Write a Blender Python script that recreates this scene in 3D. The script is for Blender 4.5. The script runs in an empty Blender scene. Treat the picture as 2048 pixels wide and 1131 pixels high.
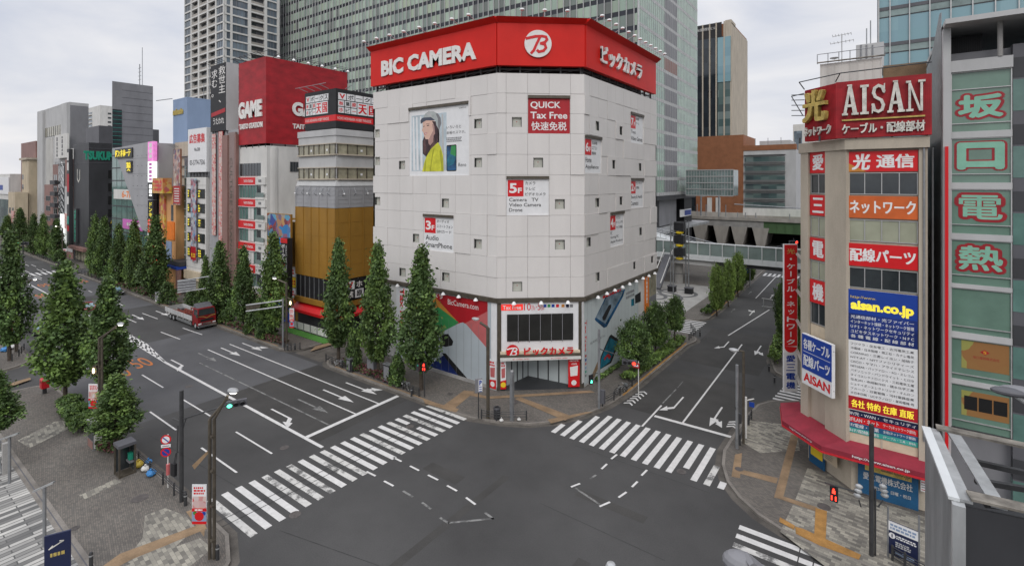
import bpy, math, random
from mathutils import Vector
random.seed(11)
sc = bpy.context.scene
COL = sc.collection
CAMH = 22.0
YAW = math.atan2(.5862, .8102)
CY, SY = math.cos(YAW), math.sin(YAW)

# ---------------------------------------------------------------- camera, sky, light, exposure
cd = bpy.data.cameras.new('camera')
cam = bpy.data.objects.new('camera', cd)
COL.objects.link(cam)
cam.location = (0, 0, CAMH)
cam.rotation_euler = (math.radians(90), 0, YAW)
cd.sensor_fit = 'HORIZONTAL'
cd.sensor_width = 36
cd.lens = 36 * 1000 / 2048
cd.shift_y = -203.5 / 2048
cd.clip_start = .1
cd.clip_end = 6000
sc.camera = cam

SUN_EL, SUN_AZ = math.radians(40), math.radians(144)
w = bpy.data.worlds.new('World')
sc.world = w
w.use_nodes = True
nt = w.node_tree
N = nt.nodes.new
L = nt.links.new
bg = nt.nodes['Background']
sky = N('ShaderNodeTexSky')
sky.sky_type = 'NISHITA'
sky.sun_disc = False
sky.sun_elevation = SUN_EL
sky.sun_rotation = SUN_AZ
sky.air_density = 1.5
sky.dust_density = 3
tc = N('ShaderNodeTexCoord')
sep = N('ShaderNodeSeparateXYZ')
L(tc.outputs['Generated'], sep.inputs[0])
mp = N('ShaderNodeMapping')
mp.inputs['Scale'].default_value = (1, 1, 3.2)
L(tc.outputs['Generated'], mp.inputs[0])
nz = N('ShaderNodeTexNoise')
nz.inputs['Scale'].default_value = 2.6
nz.inputs['Detail'].default_value = 6
nz.inputs['Roughness'].default_value = .52
nz.inputs['Distortion'].default_value = .5
L(mp.outputs[0], nz.inputs['Vector'])
cr = N('ShaderNodeValToRGB')
e = cr.color_ramp.elements
e[0].position, e[0].color = .3, (6.1, 6.5, 7.6, 1)
e[1].position, e[1].color = .68, (9.2, 9.1, 9.25, 1)
L(nz.outputs[0], cr.inputs[0])
ov = N('ShaderNodeMapRange')          # overcast sky: brighter towards the zenith
ov.inputs['From Min'].default_value = .3
ov.inputs['From Max'].default_value = 1
ov.inputs['To Min'].default_value = 1
ov.inputs['To Max'].default_value = 2.2
L(sep.outputs['Z'], ov.inputs['Value'])
ml = N('ShaderNodeMixRGB')
ml.blend_type = 'MULTIPLY'
ml.inputs[0].default_value = 1
L(cr.outputs[0], ml.inputs[1])
L(ov.outputs[0], ml.inputs[2])
mx = N('ShaderNodeMixRGB')
mx.inputs[0].default_value = .94
L(sky.outputs[0], mx.inputs[1])
L(ml.outputs[0], mx.inputs[2])
L(mx.outputs[0], bg.inputs[0])
bg.inputs[1].default_value = .1
ld = bpy.data.lights.new('sun', 'SUN')
ld.energy = 1.0
ld.angle = math.radians(25)
ld.color = (1, .97, .93)
sun = bpy.data.objects.new('sun', ld)
COL.objects.link(sun)
sun.rotation_euler = (math.radians(50), 0, math.radians(32))
sc.view_settings.view_transform = 'Standard'
sc.view_settings.look = 'None'
sc.view_settings.exposure = 0
sc.view_settings.gamma = 1
sc.render.engine = 'CYCLES'
sc.cycles.max_bounces = 5
sc.cycles.diffuse_bounces = 3
sc.cycles.glossy_bounces = 2
sc.cycles.caustics_reflective = False
sc.cycles.caustics_refractive = False

# ---------------------------------------------------------------- projection helpers: where a thing seen in the photo stands
def ray(px, py):
    a, b = (px - 1024) / 1000, (362 - py) / 1000
    return Vector((CY * a - SY, SY * a + CY, b))

def G(px, py, z=0.0):
    r = ray(px, py)
    t = (z - CAMH) / r.z
    return Vector((r.x * t, r.y * t, z))

def AT(px, py, d):
    return Vector((0, 0, CAMH)) + ray(px, py) * d

def depth(p):
    return -SY * p[0] + CY * p[1]

class Fr:
    """a vertical plane: origin, direction that runs to the right seen from outside, outward normal"""
    def __init__(s, o, ex, n):
        s.o = Vector((o[0], o[1], 0))
        s.ex = Vector((ex[0], ex[1], 0)).normalized()
        s.n = Vector((n[0], n[1], 0)).normalized()
    def P(s, u, z, w=0.0):
        return s.o + s.ex * u + s.n * w + Vector((0, 0, z))
    def uv(s, px, py, w=0.0):
        r = ray(px, py)
        c = Vector((0, 0, CAMH))
        o = s.o + s.n * w
        t = (o - c).dot(s.n) / r.dot(s.n)
        p = c + r * t
        return (p - s.o).dot(s.ex), p.z
    def rect(s, px0, px1, py0, py1, w=0.0):
        m = (px0 + px1) / 2
        return (s.uv(px0, py0, w)[0], s.uv(px1, py0, w)[0], s.uv(m, py1, w)[1], s.uv(m, py0, w)[1])

def FY(y):
    return Fr((0, y), (1, 0), (0, -1))      # faces the camera street (normal -y); u is the world x
def FX(x):
    return Fr((x, 0), (0, 1), (1, 0))       # normal +x; u is the world y

# ---------------------------------------------------------------- materials
MATS = {}
def mat(name, col, rough=.7, var=.1, scale=1.2, metal=0, streak=0, spec=.4, emit=0, bump=0, bscale=30, fine=0):
    m = bpy.data.materials.new(name)
    m.use_nodes = True
    t = m.node_tree
    b = t.nodes['Principled BSDF']
    b.inputs['Roughness'].default_value = rough
    b.inputs['Metallic'].default_value = metal
    b.inputs['Specular IOR Level'].default_value = spec
    tc = t.nodes.new('ShaderNodeTexCoord')
    n1 = t.nodes.new('ShaderNodeTexNoise')
    n1.inputs['Scale'].default_value = scale
    n1.inputs['Detail'].default_value = 7
    n1.inputs['Roughness'].default_value = .62
    if streak:
        mp = t.nodes.new('ShaderNodeMapping')
        mp.inputs['Scale'].default_value = (1, 1, streak)
        t.links.new(tc.outputs['Object'], mp.inputs[0])
        t.links.new(mp.outputs[0], n1.inputs['Vector'])
    else:
        t.links.new(tc.outputs['Object'], n1.inputs['Vector'])
    r = t.nodes.new('ShaderNodeValToRGB')
    lo = [max(0, c * (1 - var * 1.6)) for c in col]
    hi = [min(1, c * (1 + var)) for c in col]
    r.color_ramp.elements[0].position = .3
    r.color_ramp.elements[0].color = (*lo, 1)
    r.color_ramp.elements[1].position = .66
    r.color_ramp.elements[1].color = (*hi, 1)
    t.links.new(n1.outputs[0], r.inputs[0])
    out = r.outputs[0]
    if fine:
        n2 = t.nodes.new('ShaderNodeTexNoise')
        n2.inputs['Scale'].default_value = 14
        n2.inputs['Detail'].default_value = 4
        t.links.new(tc.outputs['Object'], n2.inputs['Vector'])
        r2 = t.nodes.new('ShaderNodeMapRange')
        r2.inputs['From Min'].default_value = .3
        r2.inputs['From Max'].default_value = .7
        r2.inputs['To Min'].default_value = 1 - fine
        r2.inputs['To Max'].default_value = 1 + fine
        t.links.new(n2.outputs[0], r2.inputs[0])
        mm = t.nodes.new('ShaderNodeMixRGB')
        mm.blend_type = 'MULTIPLY'
        mm.inputs[0].default_value = 1
        t.links.new(out, mm.inputs[1])
        t.links.new(r2.outputs[0], mm.inputs[2])
        out = mm.outputs[0]
    t.links.new(out, b.inputs['Base Color'])
    if emit:
        b.inputs['Emission Color'].default_value = (*col, 1)
        b.inputs['Emission Strength'].default_value = emit
    if bump:
        n3 = t.nodes.new('ShaderNodeTexNoise')
        n3.inputs['Scale'].default_value = bscale
        t.links.new(tc.outputs['Object'], n3.inputs['Vector'])
        bp = t.nodes.new('ShaderNodeBump')
        bp.inputs['Strength'].default_value = bump
        bp.inputs['Distance'].default_value = .03
        t.links.new(n3.outputs[0], bp.inputs['Height'])
        t.links.new(bp.outputs[0], b.inputs['Normal'])
    MATS[name] = m
    return m

def worn_mat(name, col, under, amount=.42, scale=1.6):
    """road paint worn through to the asphalt in irregular patches"""
    m = mat(name, col, .75, .08, 2.5)
    t = m.node_tree
    b = t.nodes['Principled BSDF']
    src = b.inputs['Base Color'].links[0].from_socket
    tc = t.nodes.new('ShaderNodeTexCoord')
    n = t.nodes.new('ShaderNodeTexNoise')
    n.inputs['Scale'].default_value = scale
    n.inputs['Detail'].default_value = 9
    n.inputs['Roughness'].default_value = .72
    t.links.new(tc.outputs['Object'], n.inputs['Vector'])
    r = t.nodes.new('ShaderNodeValToRGB')
    r.color_ramp.elements[0].position = 1 - amount - .04
    r.color_ramp.elements[0].color = (0, 0, 0, 1)
    r.color_ramp.elements[1].position = 1 - amount + .06
    r.color_ramp.elements[1].color = (.85, .85, .85, 1)
    t.links.new(n.outputs[0], r.inputs[0])
    mm = t.nodes.new('ShaderNodeMixRGB')
    t.links.new(r.outputs[0], mm.inputs[0])
    t.links.new(src, mm.inputs[1])
    mm.inputs[2].default_value = (*under, 1)
    t.links.new(mm.outputs[0], b.inputs['Base Color'])
    return m

def brick_mat(name, c1, c2, mortar, bw, rh, rot=0, bias=0, msize=.012, rough=.85, patch=None, pscale=.12, axes='xy'):
    m = bpy.data.materials.new(name)
    m.use_nodes = True
    t = m.node_tree
    b = t.nodes['Principled BSDF']
    b.inputs['Roughness'].default_value = rough
    b.inputs['Specular IOR Level'].default_value = .3
    tc = t.nodes.new('ShaderNodeTexCoord')
    mp = t.nodes.new('ShaderNodeMapping')
    if axes == 'xz':
        mp.inputs['Rotation'].default_value = (math.radians(90), 0, 0)
    mp.inputs['Rotation'].default_value[2] = rot
    t.links.new(tc.outputs['Object'], mp.inputs[0])
    br = t.nodes.new('ShaderNodeTexBrick')
    br.inputs['Scale'].default_value = 1
    br.inputs['Brick Width'].default_value = bw
    br.inputs['Row Height'].default_value = rh
    br.inputs['Mortar Size'].default_value = msize
    br.inputs['Bias'].default_value = bias
    br.inputs['Color1'].default_value = (*c1, 1)
    br.inputs['Color2'].default_value = (*c2, 1)
    br.inputs['Mortar'].default_value = (*mortar, 1)
    t.links.new(mp.outputs[0], br.inputs['Vector'])
    n = t.nodes.new('ShaderNodeTexNoise')
    n.inputs['Scale'].default_value = pscale
    n.inputs['Detail'].default_value = 8
    n.inputs['Roughness'].default_value = .65
    t.links.new(tc.outputs['Object'], n.inputs['Vector'])
    r = t.nodes.new('ShaderNodeValToRGB')
    r.color_ramp.elements[0].position = .3
    r.color_ramp.elements[0].color = (*(patch or (.72, .72, .72)), 1)
    r.color_ramp.elements[1].position = .68
    r.color_ramp.elements[1].color = (1.15, 1.14, 1.12, 1)
    t.links.new(n.outputs[0], r.inputs[0])
    mm = t.nodes.new('ShaderNodeMixRGB')
    mm.blend_type = 'MULTIPLY'
    mm.inputs[0].default_value = 1
    t.links.new(br.outputs[0], mm.inputs[1])
    t.links.new(r.outputs[0], mm.inputs[2])
    t.links.new(mm.outputs[0], b.inputs['Base Color'])
    MATS[name] = m
    return m

def pane_mat(name, cols, bay, floor, rough=.08, z0=0, spec=.5, u_axis='xy', metal=0):
    """window glass of a curtain wall: every pane its own tint (blinds, lit or dark rooms behind it)"""
    m = bpy.data.materials.new(name)
    m.use_nodes = True
    t = m.node_tree
    b = t.nodes['Principled BSDF']
    b.inputs['Roughness'].default_value = rough
    b.inputs['Specular IOR Level'].default_value = spec
    b.inputs['Metallic'].default_value = metal
    tc = t.nodes.new('ShaderNodeTexCoord')
    mp = t.nodes.new('ShaderNodeMapping')
    mp.inputs['Scale'].default_value = (1 / bay, 1 / bay, 1 / floor)
    mp.inputs['Location'].default_value = (.013, .013, -z0 / floor + .013)
    t.links.new(tc.outputs['Object'], mp.inputs[0])
    fl = t.nodes.new('ShaderNodeVectorMath')
    fl.operation = 'FLOOR'
    t.links.new(mp.outputs[0], fl.inputs[0])
    wn = t.nodes.new('ShaderNodeTexWhiteNoise')
    t.links.new(fl.outputs[0], wn.inputs['Vector'])
    r = t.nodes.new('ShaderNodeValToRGB')
    els = r.color_ramp.elements
    while len(els) < len(cols):
        els.new(.5)
    for i, c in enumerate(cols):
        els[i].position = i / (len(cols) - 1) if len(cols) > 1 else 0
        els[i].color = (*c, 1)
    t.links.new(wn.outputs['Value'], r.inputs[0])
    t.links.new(r.outputs[0], b.inputs['Base Color'])
    MATS[name] = m
    return m

white = (.78, .77, .75)
mat('white_panel', (.66, .632, .605), .55, .035, .35, streak=.25, fine=.03)
mat('skin_shade', (.4, .24, .21), .5, .06, 1)
mat('cap_dark', (.07, .08, .11), .7, .1, 1)
mat('hair_light', (.12, .06, .06), .5, .3, 2)
mat('yellow_shade', (.38, .38, .03), .7, .1, 1)
mat('backing', (.24, .235, .225), .9)
mat('window_well', (.4, .4, .36), .8, .1)
mat('window_blind', (.5, .5, .44), .6, .1)
mat('dark_glass', (.035, .042, .045), .06, .3, .4, spec=.7)
mat('green_glass', (.1, .19, .165), .06, .25, .35, spec=.7)
mat('pale_glass', (.2, .26, .25), .08, .3, .3, spec=.7)
mat('blue_glass', (.2, .31, .37), .05, .2, .25, spec=.8)
mat('warm_glass', (.3, .28, .2), .1, .3, .6, spec=.6)
mat('alu', (.5, .5, .49), .4, .08, 2, metal=.5)
mat('steel', (.3, .31, .32), .45, .15, 2, metal=.6)
mat('dark_steel', (.055, .056, .058), .5, .2, 2, metal=.3)
mat('black', (.016, .016, .018), .55, .2)
mat('void', (.01, .01, .01), .95, .1)
mat('white', (.78, .77, .75), .55, .05)
mat('off_white', (.62, .61, .58), .6, .08, .6, streak=.3)
mat('sign_white', (.74, .74, .74), .45, .04)
mat('sign_red', (.62, .012, .016), .38, .06, .5)
mat('store_red', (.62, .018, .012), .45, .06, .3, spec=.22)
mat('letter_white', (.74, .72, .69), .5, .05)
mat('ad_red', (.4, .014, .022), .5, .14, .4, streak=.35)
mat('tarp_red', (.34, .012, .018), .55, .2, .5, streak=2)
mat('sign_blue', (.012, .05, .3), .4, .05)
mat('sign_navy', (.012, .018, .06), .4, .1)
mat('yellow', (.8, .58, .03), .5, .08)
mat('gold', (.55, .42, .12), .4, .25, 3, metal=.3)
mat('old_white', (.62, .6, .54), .55, .22, 2.5)
mat('grey_panel', (.33, .33, .34), .5, .06, .4, streak=.4)
mat('grey_light', (.46, .46, .455), .6, .08, .4, streak=.4)
mat('grey_dark', (.1, .1, .11), .5, .12, .4, streak=.4)
mat('grey_mid', (.2, .2, .21), .55, .1, .4, streak=.4)
mat('charcoal', (.045, .046, .05), .5, .15, .4, streak=.4)
mat('ochre', (.3, .155, .022), .6, .1, .4, streak=.4)
mat('concrete', (.36, .335, .3), .85, .14, .5, streak=.3, fine=.06)
mat('concrete_beige', (.45, .395, .315), .8, .12, .5, streak=.25, fine=.06)
mat('stone', (.34, .33, .315), .85, .16, .5, fine=.1)
mat('kerb_stone', (.2, .182, .16), .85, .22, .7, fine=.15)
mat('beige', (.5, .42, .3), .7, .12, .5, streak=.4)
mat('orange_wall', (.6, .32, .13), .7, .12, .6, streak=.4)
mat('brown_pink', (.25, .14, .12), .55, .12, .5, streak=.4)
mat('brown_glass', (.2, .12, .1), .25, .12, .3, spec=.7)
mat('brown_brick', (.24, .1, .05), .7, .12, .4)
mat('terracotta', (.27, .11, .05), .7, .12, .4)
mat('pink', (.62, .16, .5), .5, .1)
mat('led_pink', (.8, .25, .6), .4, .3, 1, emit=.35)
mat('led_white', (.85, .88, .85), .4, .1, 1, emit=.9)
mat('lamp_white', (.8, .8, .79), .4, .02)
mat('lamp_warm', (1, .78, .45), .4, .02, emit=6)
mat('lamp_cool', (1, .95, .85), .4, .02, emit=8)
mat('led_red', (1, .03, .015), .4, .02, emit=5)
mat('led_green', (.1, 1, .6), .4, .02, emit=4)
mat('sign_glow_red', (.85, .04, .03), .4, .08, emit=.5)
mat('sign_glow_yellow', (.9, .75, .06), .4, .08, emit=.4)
mat('sky_blue_wall', (.24, .32, .46), .6, .06, .3, streak=.4)
mat('teal', (.05, .36, .3), .4, .1)
mat('net_orange', (.58, .12, .025), .45, .12, 1)
mat('mint', (.23, .47, .35), .35, .08)
mat('blind_glass', (.33, .34, .25), .25, .08, .8, spec=.5)
mat('mint_glass', (.135, .225, .175), .08, .12, .5, spec=.8)
mat('tag_red', (.33, .022, .03), .3, .1)
mat('green_sign', (.02, .3, .19), .5, .1)
mat('poster_sky', (.5, .58, .62), .5, .25, .35)
mat('skin', (.66, .43, .34), .5, .06, 1)
mat('hair', (.05, .025, .03), .5, .3, 2)
mat('cap', (.4, .43, .42), .7, .12, 1)
mat('yellow_cloth', (.6, .6, .05), .7, .2, .9)
mat('phone_blue', (.02, .09, .2), .2, .7, .5)
mat('phone_teal', (.02, .17, .25), .25, .5, .4)
mat('phone_silver', (.2, .27, .33), .25, .5, .35)
mat('poster_grey', (.42, .47, .5), .5, .05, .3)
mat('poster_pale', (.5, .55, .55), .5, .06, .3)
mat('deep_blue', (.012, .03, .16), .4, .5, .4)
mat('ad_green', (.04, .26, .08), .5, .08)
mat('ad_orange', (.55, .22, .04), .5, .1)
mat('ad_salmon', (.5, .13, .13), .5, .06)
mat('orange', (.78, .2, .02), .5, .1)
mat('awning_red', (.26, .022, .04), .6, .15, .8)
mat('awning_edge', (.55, .02, .03), .5, .1)
mat('shutter_blue', (.02, .1, .21), .5, .12, 1)
mat('cream', (.62, .52, .38), .7, .1)
mat('lawn', (.07, .22, .035), .9, .2, 6)
mat('bark', (.07, .055, .042), .9, .3, 5)
mat('leaf_dark', (.07, .122, .034), .6, .5, .7)
mat('leaf_mid', (.125, .2, .046), .6, .5, .7)
mat('leaf_light', (.18, .27, .058), .6, .5, .7)
mat('leaf_red', (.13, .045, .05), .7, .5, 2)
mat('soil', (.12, .075, .05), .95, .2, 4)
mat('yellow_bag', (.75, .55, .08), .4, .15, 5)
mat('blue_bag', (.05, .22, .5), .4, .2, 5)
mat('rubber', (.02, .02, .02), .85, .1)
mat('chrome', (.6, .6, .6), .15, .1, metal=1)
mat('truck_red', (.22, .012, .014), .3, .15, 1)
mat('rust_red', (.22, .05, .035), .6, .25, 3)
mat('taxi_black', (.012, .014, .016), .15, .1, spec=.6)
mat('mail_red', (.5, .015, .025), .35, .08)
mat('girder_green', (.07, .13, .055), .6, .15, .3)
mat('bridge_white', (.6, .62, .62), .5, .07, .5)
mat('rail_glass', (.2, .25, .235), .08, .12, .3, spec=.7)
mat('old_metal', (.42, .43, .43), .45, .2, 1.2, metal=.4, streak=.3)
mat('rusty_metal', (.23, .21, .18), .6, .4, 2.2, metal=.3)
mat('rust_white', (.58, .56, .52), .7, .12, .8, streak=.08)
mat('bronze', (.1, .085, .065), .45, .2, 2, metal=.3)
mat('plaza_white', (.34, .33, .31), .85, .12, .5, fine=.08)
mat('plaza_dark', (.11, .11, .11), .85, .12, .5)
mat('screen_dark', (.022, .022, .02), .35, .2, .5)
mat('tile_orange', (.36, .19, .055), .8, .18, 1.5, fine=.12)
mat('tile_beige', (.25, .17, .1), .85, .18, 1, fine=.12)
mat('road_orange', (.5, .16, .04), .8, .25, 2)
mat('asphalt', (.06, .059, .0575), .88, .2, .09, fine=.13, bump=.2)
mat('asphalt_light', (.09, .09, .093), .88, .15, .12, fine=.12, bump=.2)
mat('asphalt_dark', (.052, .05, .047), .9, .18, .2, fine=.14, bump=.2)
mat('gutter', (.1, .09, .078), .88, .3, .6, fine=.14)
mat('seam', (.038, .038, .037), .9, .3, 1)
mat('iron', (.09, .08, .075), .7, .25, 3)
worn_mat('paint', (.6, .59, .57), (.08, .08, .078), .34)
worn_mat('paint_worn', (.55, .54, .51), (.065, .065, .063), .47, 1.1)
worn_mat('paint_old', (.22, .22, .21), (.065, .065, .063), .5, 1.5)
brick_mat('paving', (.175, .158, .138), (.115, .108, .098), (.08, .077, .073), .22, .11, .2, 0, .008, patch=(.75, .73, .72), pscale=.16)
brick_mat('paving_mosaic', (.36, .34, .285), (.125, .118, .107), (.11, .105, .098), .45, .22, .1, -.1, .006, pscale=.25)
brick_mat('plaza_stripe', (.5, .49, .46), (.09, .09, .09), (.1, .1, .098), 2.2, .36, math.radians(90), -.05, .035, pscale=.4, patch=(.85, .85, .85))
brick_mat('ribbed_metal', (.46, .44, .44), (.43, .41, .41), (.28, .27, .27), 20, .12, math.radians(90), 0, .02, .5, axes='xz')
pane_mat('tower_pane', [(.36, .45, .36), (.4, .49, .4), (.32, .41, .34), (.14, .15, .14), (.25, .32, .28), (.38, .45, .33)], 2.0, 4.25, .12)
pane_mat('tower_band', [(.02, .022, .03), (.028, .032, .042), (.015, .016, .022)], 2.0, 4.25, .1)
pane_mat('tower_side', [(.3, .41, .34), (.34, .46, .37), (.25, .34, .29), (.37, .48, .39)], 2.0, 4.25, .08)
pane_mat('office_pane', [(.06, .1, .1), (.12, .17, .16), (.2, .25, .24), (.04, .06, .065)], 3.0, 4.0, .08)
pane_mat('flat_pane', [(.08, .1, .12), (.14, .17, .2), (.2, .25, .29), (.06, .07, .085)], 2.4, 3.3, .07)
pane_mat('sky_pane', [(.2, .34, .38), (.24, .38, .42), (.18, .31, .36)], 4.4, 5, .05, spec=.7)
pane_mat('black_pane', [(.015, .02, .025), (.03, .038, .045), (.012, .014, .018)], 2.5, 4.0, .06, spec=.7)

def art_mat(name, cols, scale, rough=.45, zs=1.0):
    """printed artwork: irregular soft-edged patches of several inks"""
    m = bpy.data.materials.new(name)
    m.use_nodes = True
    t = m.node_tree
    b = t.nodes['Principled BSDF']
    b.inputs['Roughness'].default_value = rough
    tc = t.nodes.new('ShaderNodeTexCoord')
    mp = t.nodes.new('ShaderNodeMapping')
    mp.inputs['Scale'].default_value = (1, 1, zs)
    t.links.new(tc.outputs['Object'], mp.inputs[0])
    n = t.nodes.new('ShaderNodeTexNoise')
    n.inputs['Scale'].default_value = scale * .9
    n.inputs['Detail'].default_value = 3
    t.links.new(mp.outputs[0], n.inputs['Vector'])
    ad = t.nodes.new('ShaderNodeVectorMath')
    ad.operation = 'MULTIPLY_ADD'
    t.links.new(n.outputs['Color'], ad.inputs[0])
    ad.inputs[1].default_value = (1.1 / scale,) * 3
    t.links.new(mp.outputs[0], ad.inputs[2])
    v = t.nodes.new('ShaderNodeTexVoronoi')
    v.inputs['Scale'].default_value = scale
    t.links.new(ad.outputs[0], v.inputs['Vector'])
    sp = t.nodes.new('ShaderNodeSeparateXYZ')
    t.links.new(v.outputs['Color'], sp.inputs[0])
    r = t.nodes.new('ShaderNodeValToRGB')
    r.color_ramp.interpolation = 'LINEAR'
    els = r.color_ramp.elements
    while len(els) < len(cols):
        els.new(.5)
    for i, c in enumerate(cols):
        els[i].position = i / (len(cols) - 1)
        els[i].color = (*c, 1)
    t.links.new(sp.outputs[0], r.inputs[0])
    t.links.new(r.outputs[0], b.inputs['Base Color'])
    MATS[name] = m
art_mat('poster_art', [(.3, .05, .07), (.5, .36, .3), (.1, .08, .14), (.5, .42, .3), (.2, .06, .06), (.55, .5, .46)], 1.5)
art_mat('banner_art', [(.6, .57, .55), (.55, .06, .06), (.62, .58, .55), (.62, .3, .22), (.6, .5, .45), (.5, .08, .1)], 3.2)
art_mat('strip_art', [(.12, .22, .42), (.5, .46, .44), (.25, .4, .5), (.5, .12, .12), (.06, .06, .1), (.55, .5, .48)], 1.6)
art_mat('battle_art', [(.02, .05, .2), (.03, .2, .45), (.35, .05, .03), (.02, .02, .07), (.12, .35, .5), (.5, .26, .06), (.04, .06, .25)], .9)
art_mat('warm_art', [(.27, .28, .07), (.3, .29, .08), (.28, .2, .06), (.28, .07, .03), (.24, .25, .06)], .5)
art_mat('yellow_art', [(.6, .5, .06), (.5, .08, .05), (.65, .55, .15), (.45, .1, .12), (.6, .35, .08)], 1.6)

# ---------------------------------------------------------------- mesh helpers
class MB:
    def __init__(s, m='white'):
        s.v, s.f, s.fm, s.m = [], [], [], m
    def add(s, vs, fs, m=None):
        k = len(s.v)
        s.v += [tuple(p) for p in vs]
        for f in fs:
            s.f.append([i + k for i in f])
            s.fm.append(m or s.m)
        return s
    def quad(s, a, b, c, d, m=None):
        return s.add([a, b, c, d], [[0, 1, 2, 3]], m)
    def poly(s, pts, m=None):
        return s.add(pts, [list(range(len(pts)))], m)
    def hexa(s, p, m=None):          # 8 points: bottom ring 0-3, top ring 4-7
        return s.add(p, [[3, 2, 1, 0], [4, 5, 6, 7], [0, 1, 5, 4], [1, 2, 6, 5], [2, 3, 7, 6], [3, 0, 4, 7]], m)
    def box(s, x0, x1, y0, y1, z0, z1, m=None):
        return s.hexa([(x0, y0, z0), (x1, y0, z0), (x1, y1, z0), (x0, y1, z0), (x0, y0, z1), (x1, y0, z1), (x1, y1, z1), (x0, y1, z1)], m)
    def fbox(s, fr, u0, u1, z0, z1, w0, w1, m=None):
        P = fr.P
        return s.hexa([P(u0, z0, w1), P(u1, z0, w1), P(u1, z0, w0), P(u0, z0, w0), P(u0, z1, w1), P(u1, z1, w1), P(u1, z1, w0), P(u0, z1, w0)], m)
    def prism(s, pts, z0, z1, m=None, side=None):
        n = len(pts)
        s.add([(p[0], p[1], z1) for p in pts], [list(range(n))], m)
        s.add([(p[0], p[1], z0) for p in pts] + [(p[0], p[1], z1) for p in pts], [[i, (i + 1) % n, n + (i + 1) % n, n + i] for i in range(n)], side or m)
        return s
    def fprism(s, fr, pts, w0, w1, m=None):   # pts (u, z) on a vertical plane
        n = len(pts)
        s.add([fr.P(u, z, w1) for u, z in pts], [list(range(n))], m)
        if abs(w1 - w0) > 1e-5:
            s.add([fr.P(u, z, w0) for u, z in pts] + [fr.P(u, z, w1) for u, z in pts], [[i, (i + 1) % n, n + (i + 1) % n, n + i] for i in range(n)], m)
        return s
    def pxpoly(s, fr, pp, w, m=None):         # a printed patch on a plane, outline measured in the photo
        return s.poly([fr.P(*fr.uv(x, y), w) for x, y in pp], m)
    def tube(s, p0, p1, r0, r1=None, n=10, m=None, cap=True):
        p0, p1 = Vector(p0), Vector(p1)
        r1 = r0 if r1 is None else r1
        d = (p1 - p0).normalized()
        a = d.cross(Vector((0, 0, 1)) if abs(d.z) < .9 else Vector((1, 0, 0))).normalized()
        b = d.cross(a)
        vs = []
        for p, r in ((p0, r0), (p1, r1)):
            for i in range(n):
                t = 2 * math.pi * i / n
                vs.append(p + a * (r * math.cos(t)) + b * (r * math.sin(t)))
        fs = [[i, (i + 1) % n, n + (i + 1) % n, n + i] for i in range(n)]
        if cap:
            fs += [list(range(n))[::-1], list(range(n, 2 * n))]
        return s.add(vs, fs, m)
    def path(s, pts, r, n=8, m=None):
        for a, b in zip(pts, pts[1:]):
            s.tube(a, b, r, r, n, m)
        return s
    def lathe(s, prof, c=(0, 0, 0), n=14, m=None):
        vs, fs = [], []
        for r, z in prof:
            for i in range(n):
                t = 2 * math.pi * i / n
                vs.append((c[0] + r * math.cos(t), c[1] + r * math.sin(t), c[2] + z))
        for k in range(len(prof) - 1):
            for i in range(n):
                fs.append([k * n + i, k * n + (i + 1) % n, (k + 1) * n + (i + 1) % n, (k + 1) * n + i])
        return s.add(vs, fs, m)
    def disc(s, fr, u, z, r, w0, w1, n=28, m=None, a0=0, a1=2 * math.pi):
        pts = [(u + r * math.cos(a0 + (a1 - a0) * i / n), z + r * math.sin(a0 + (a1 - a0) * i / n)) for i in range(n)]
        return s.fprism(fr, pts, w0, w1, m)
    def stroke(s, fr, pts, wd, w0, w1, m=None):
        for (a, b), (c, d) in zip(pts, pts[1:]):
            l = math.hypot(c - a, d - b) or 1e-6
            nx, nz = -(d - b) / l * wd / 2, (c - a) / l * wd / 2
            ex, ez = (c - a) / l * wd * .3, (d - b) / l * wd * .3
            s.fprism(fr, [(a + nx - ex, b + nz - ez), (a - nx - ex, b - nz - ez), (c - nx + ex, d - nz + ez), (c + nx + ex, d + nz + ez)], w0, w1, m)
            w1 += .002
        return s
    def sphere(s, c, rx, ry, rz, n=12, k=7, m=None):
        prof = []
        vs, fs = [], []
        for j in range(k + 1):
            t = math.pi * j / k
            for i in range(n):
                a = 2 * math.pi * i / n
                vs.append((c[0] + rx * math.sin(t) * math.cos(a), c[1] + ry * math.sin(t) * math.sin(a), c[2] - rz * math.cos(t)))
        for j in range(k):
            for i in range(n):
                fs.append([j * n + i, j * n + (i + 1) % n, (j + 1) * n + (i + 1) % n, (j + 1) * n + i])
        return s.add(vs, fs, m)
    def build(s, name, parent=None, label=None, cat=None, group=None, kind=None, loc=None, smooth=False):
        me = bpy.data.meshes.new(name)
        o = Vector(LOC.get(parent.name, (0, 0, 0))) if parent else Vector(loc or (0, 0, 0))
        me.from_pydata([(x - o.x, y - o.y, z - o.z) for x, y, z in s.v], [], s.f)
        names = []
        for n in s.fm:
            if n not in names:
                names.append(n)
        for n in names:
            me.materials.append(MATS[n])
        idx = {n: i for i, n in enumerate(names)}
        me.polygons.foreach_set('material_index', [idx[n] for n in s.fm])
        if smooth:
            me.polygons.foreach_set('use_smooth', [True] * len(me.polygons))
        me.update()
        ob = bpy.data.objects.new(name, me)
        COL.objects.link(ob)
        if parent:
            ob.parent = parent
            LOC[ob.name] = tuple(o)
        else:
            ob.location = o
            LOC[ob.name] = tuple(o)
        tag(ob, label, cat, group, kind)
        return ob

LOC = {}
def tag(o, label=None, cat=None, group=None, kind=None):
    for k, v in (('label', label), ('category', cat), ('group', group), ('kind', kind)):
        if v:
            o[k] = v

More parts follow.
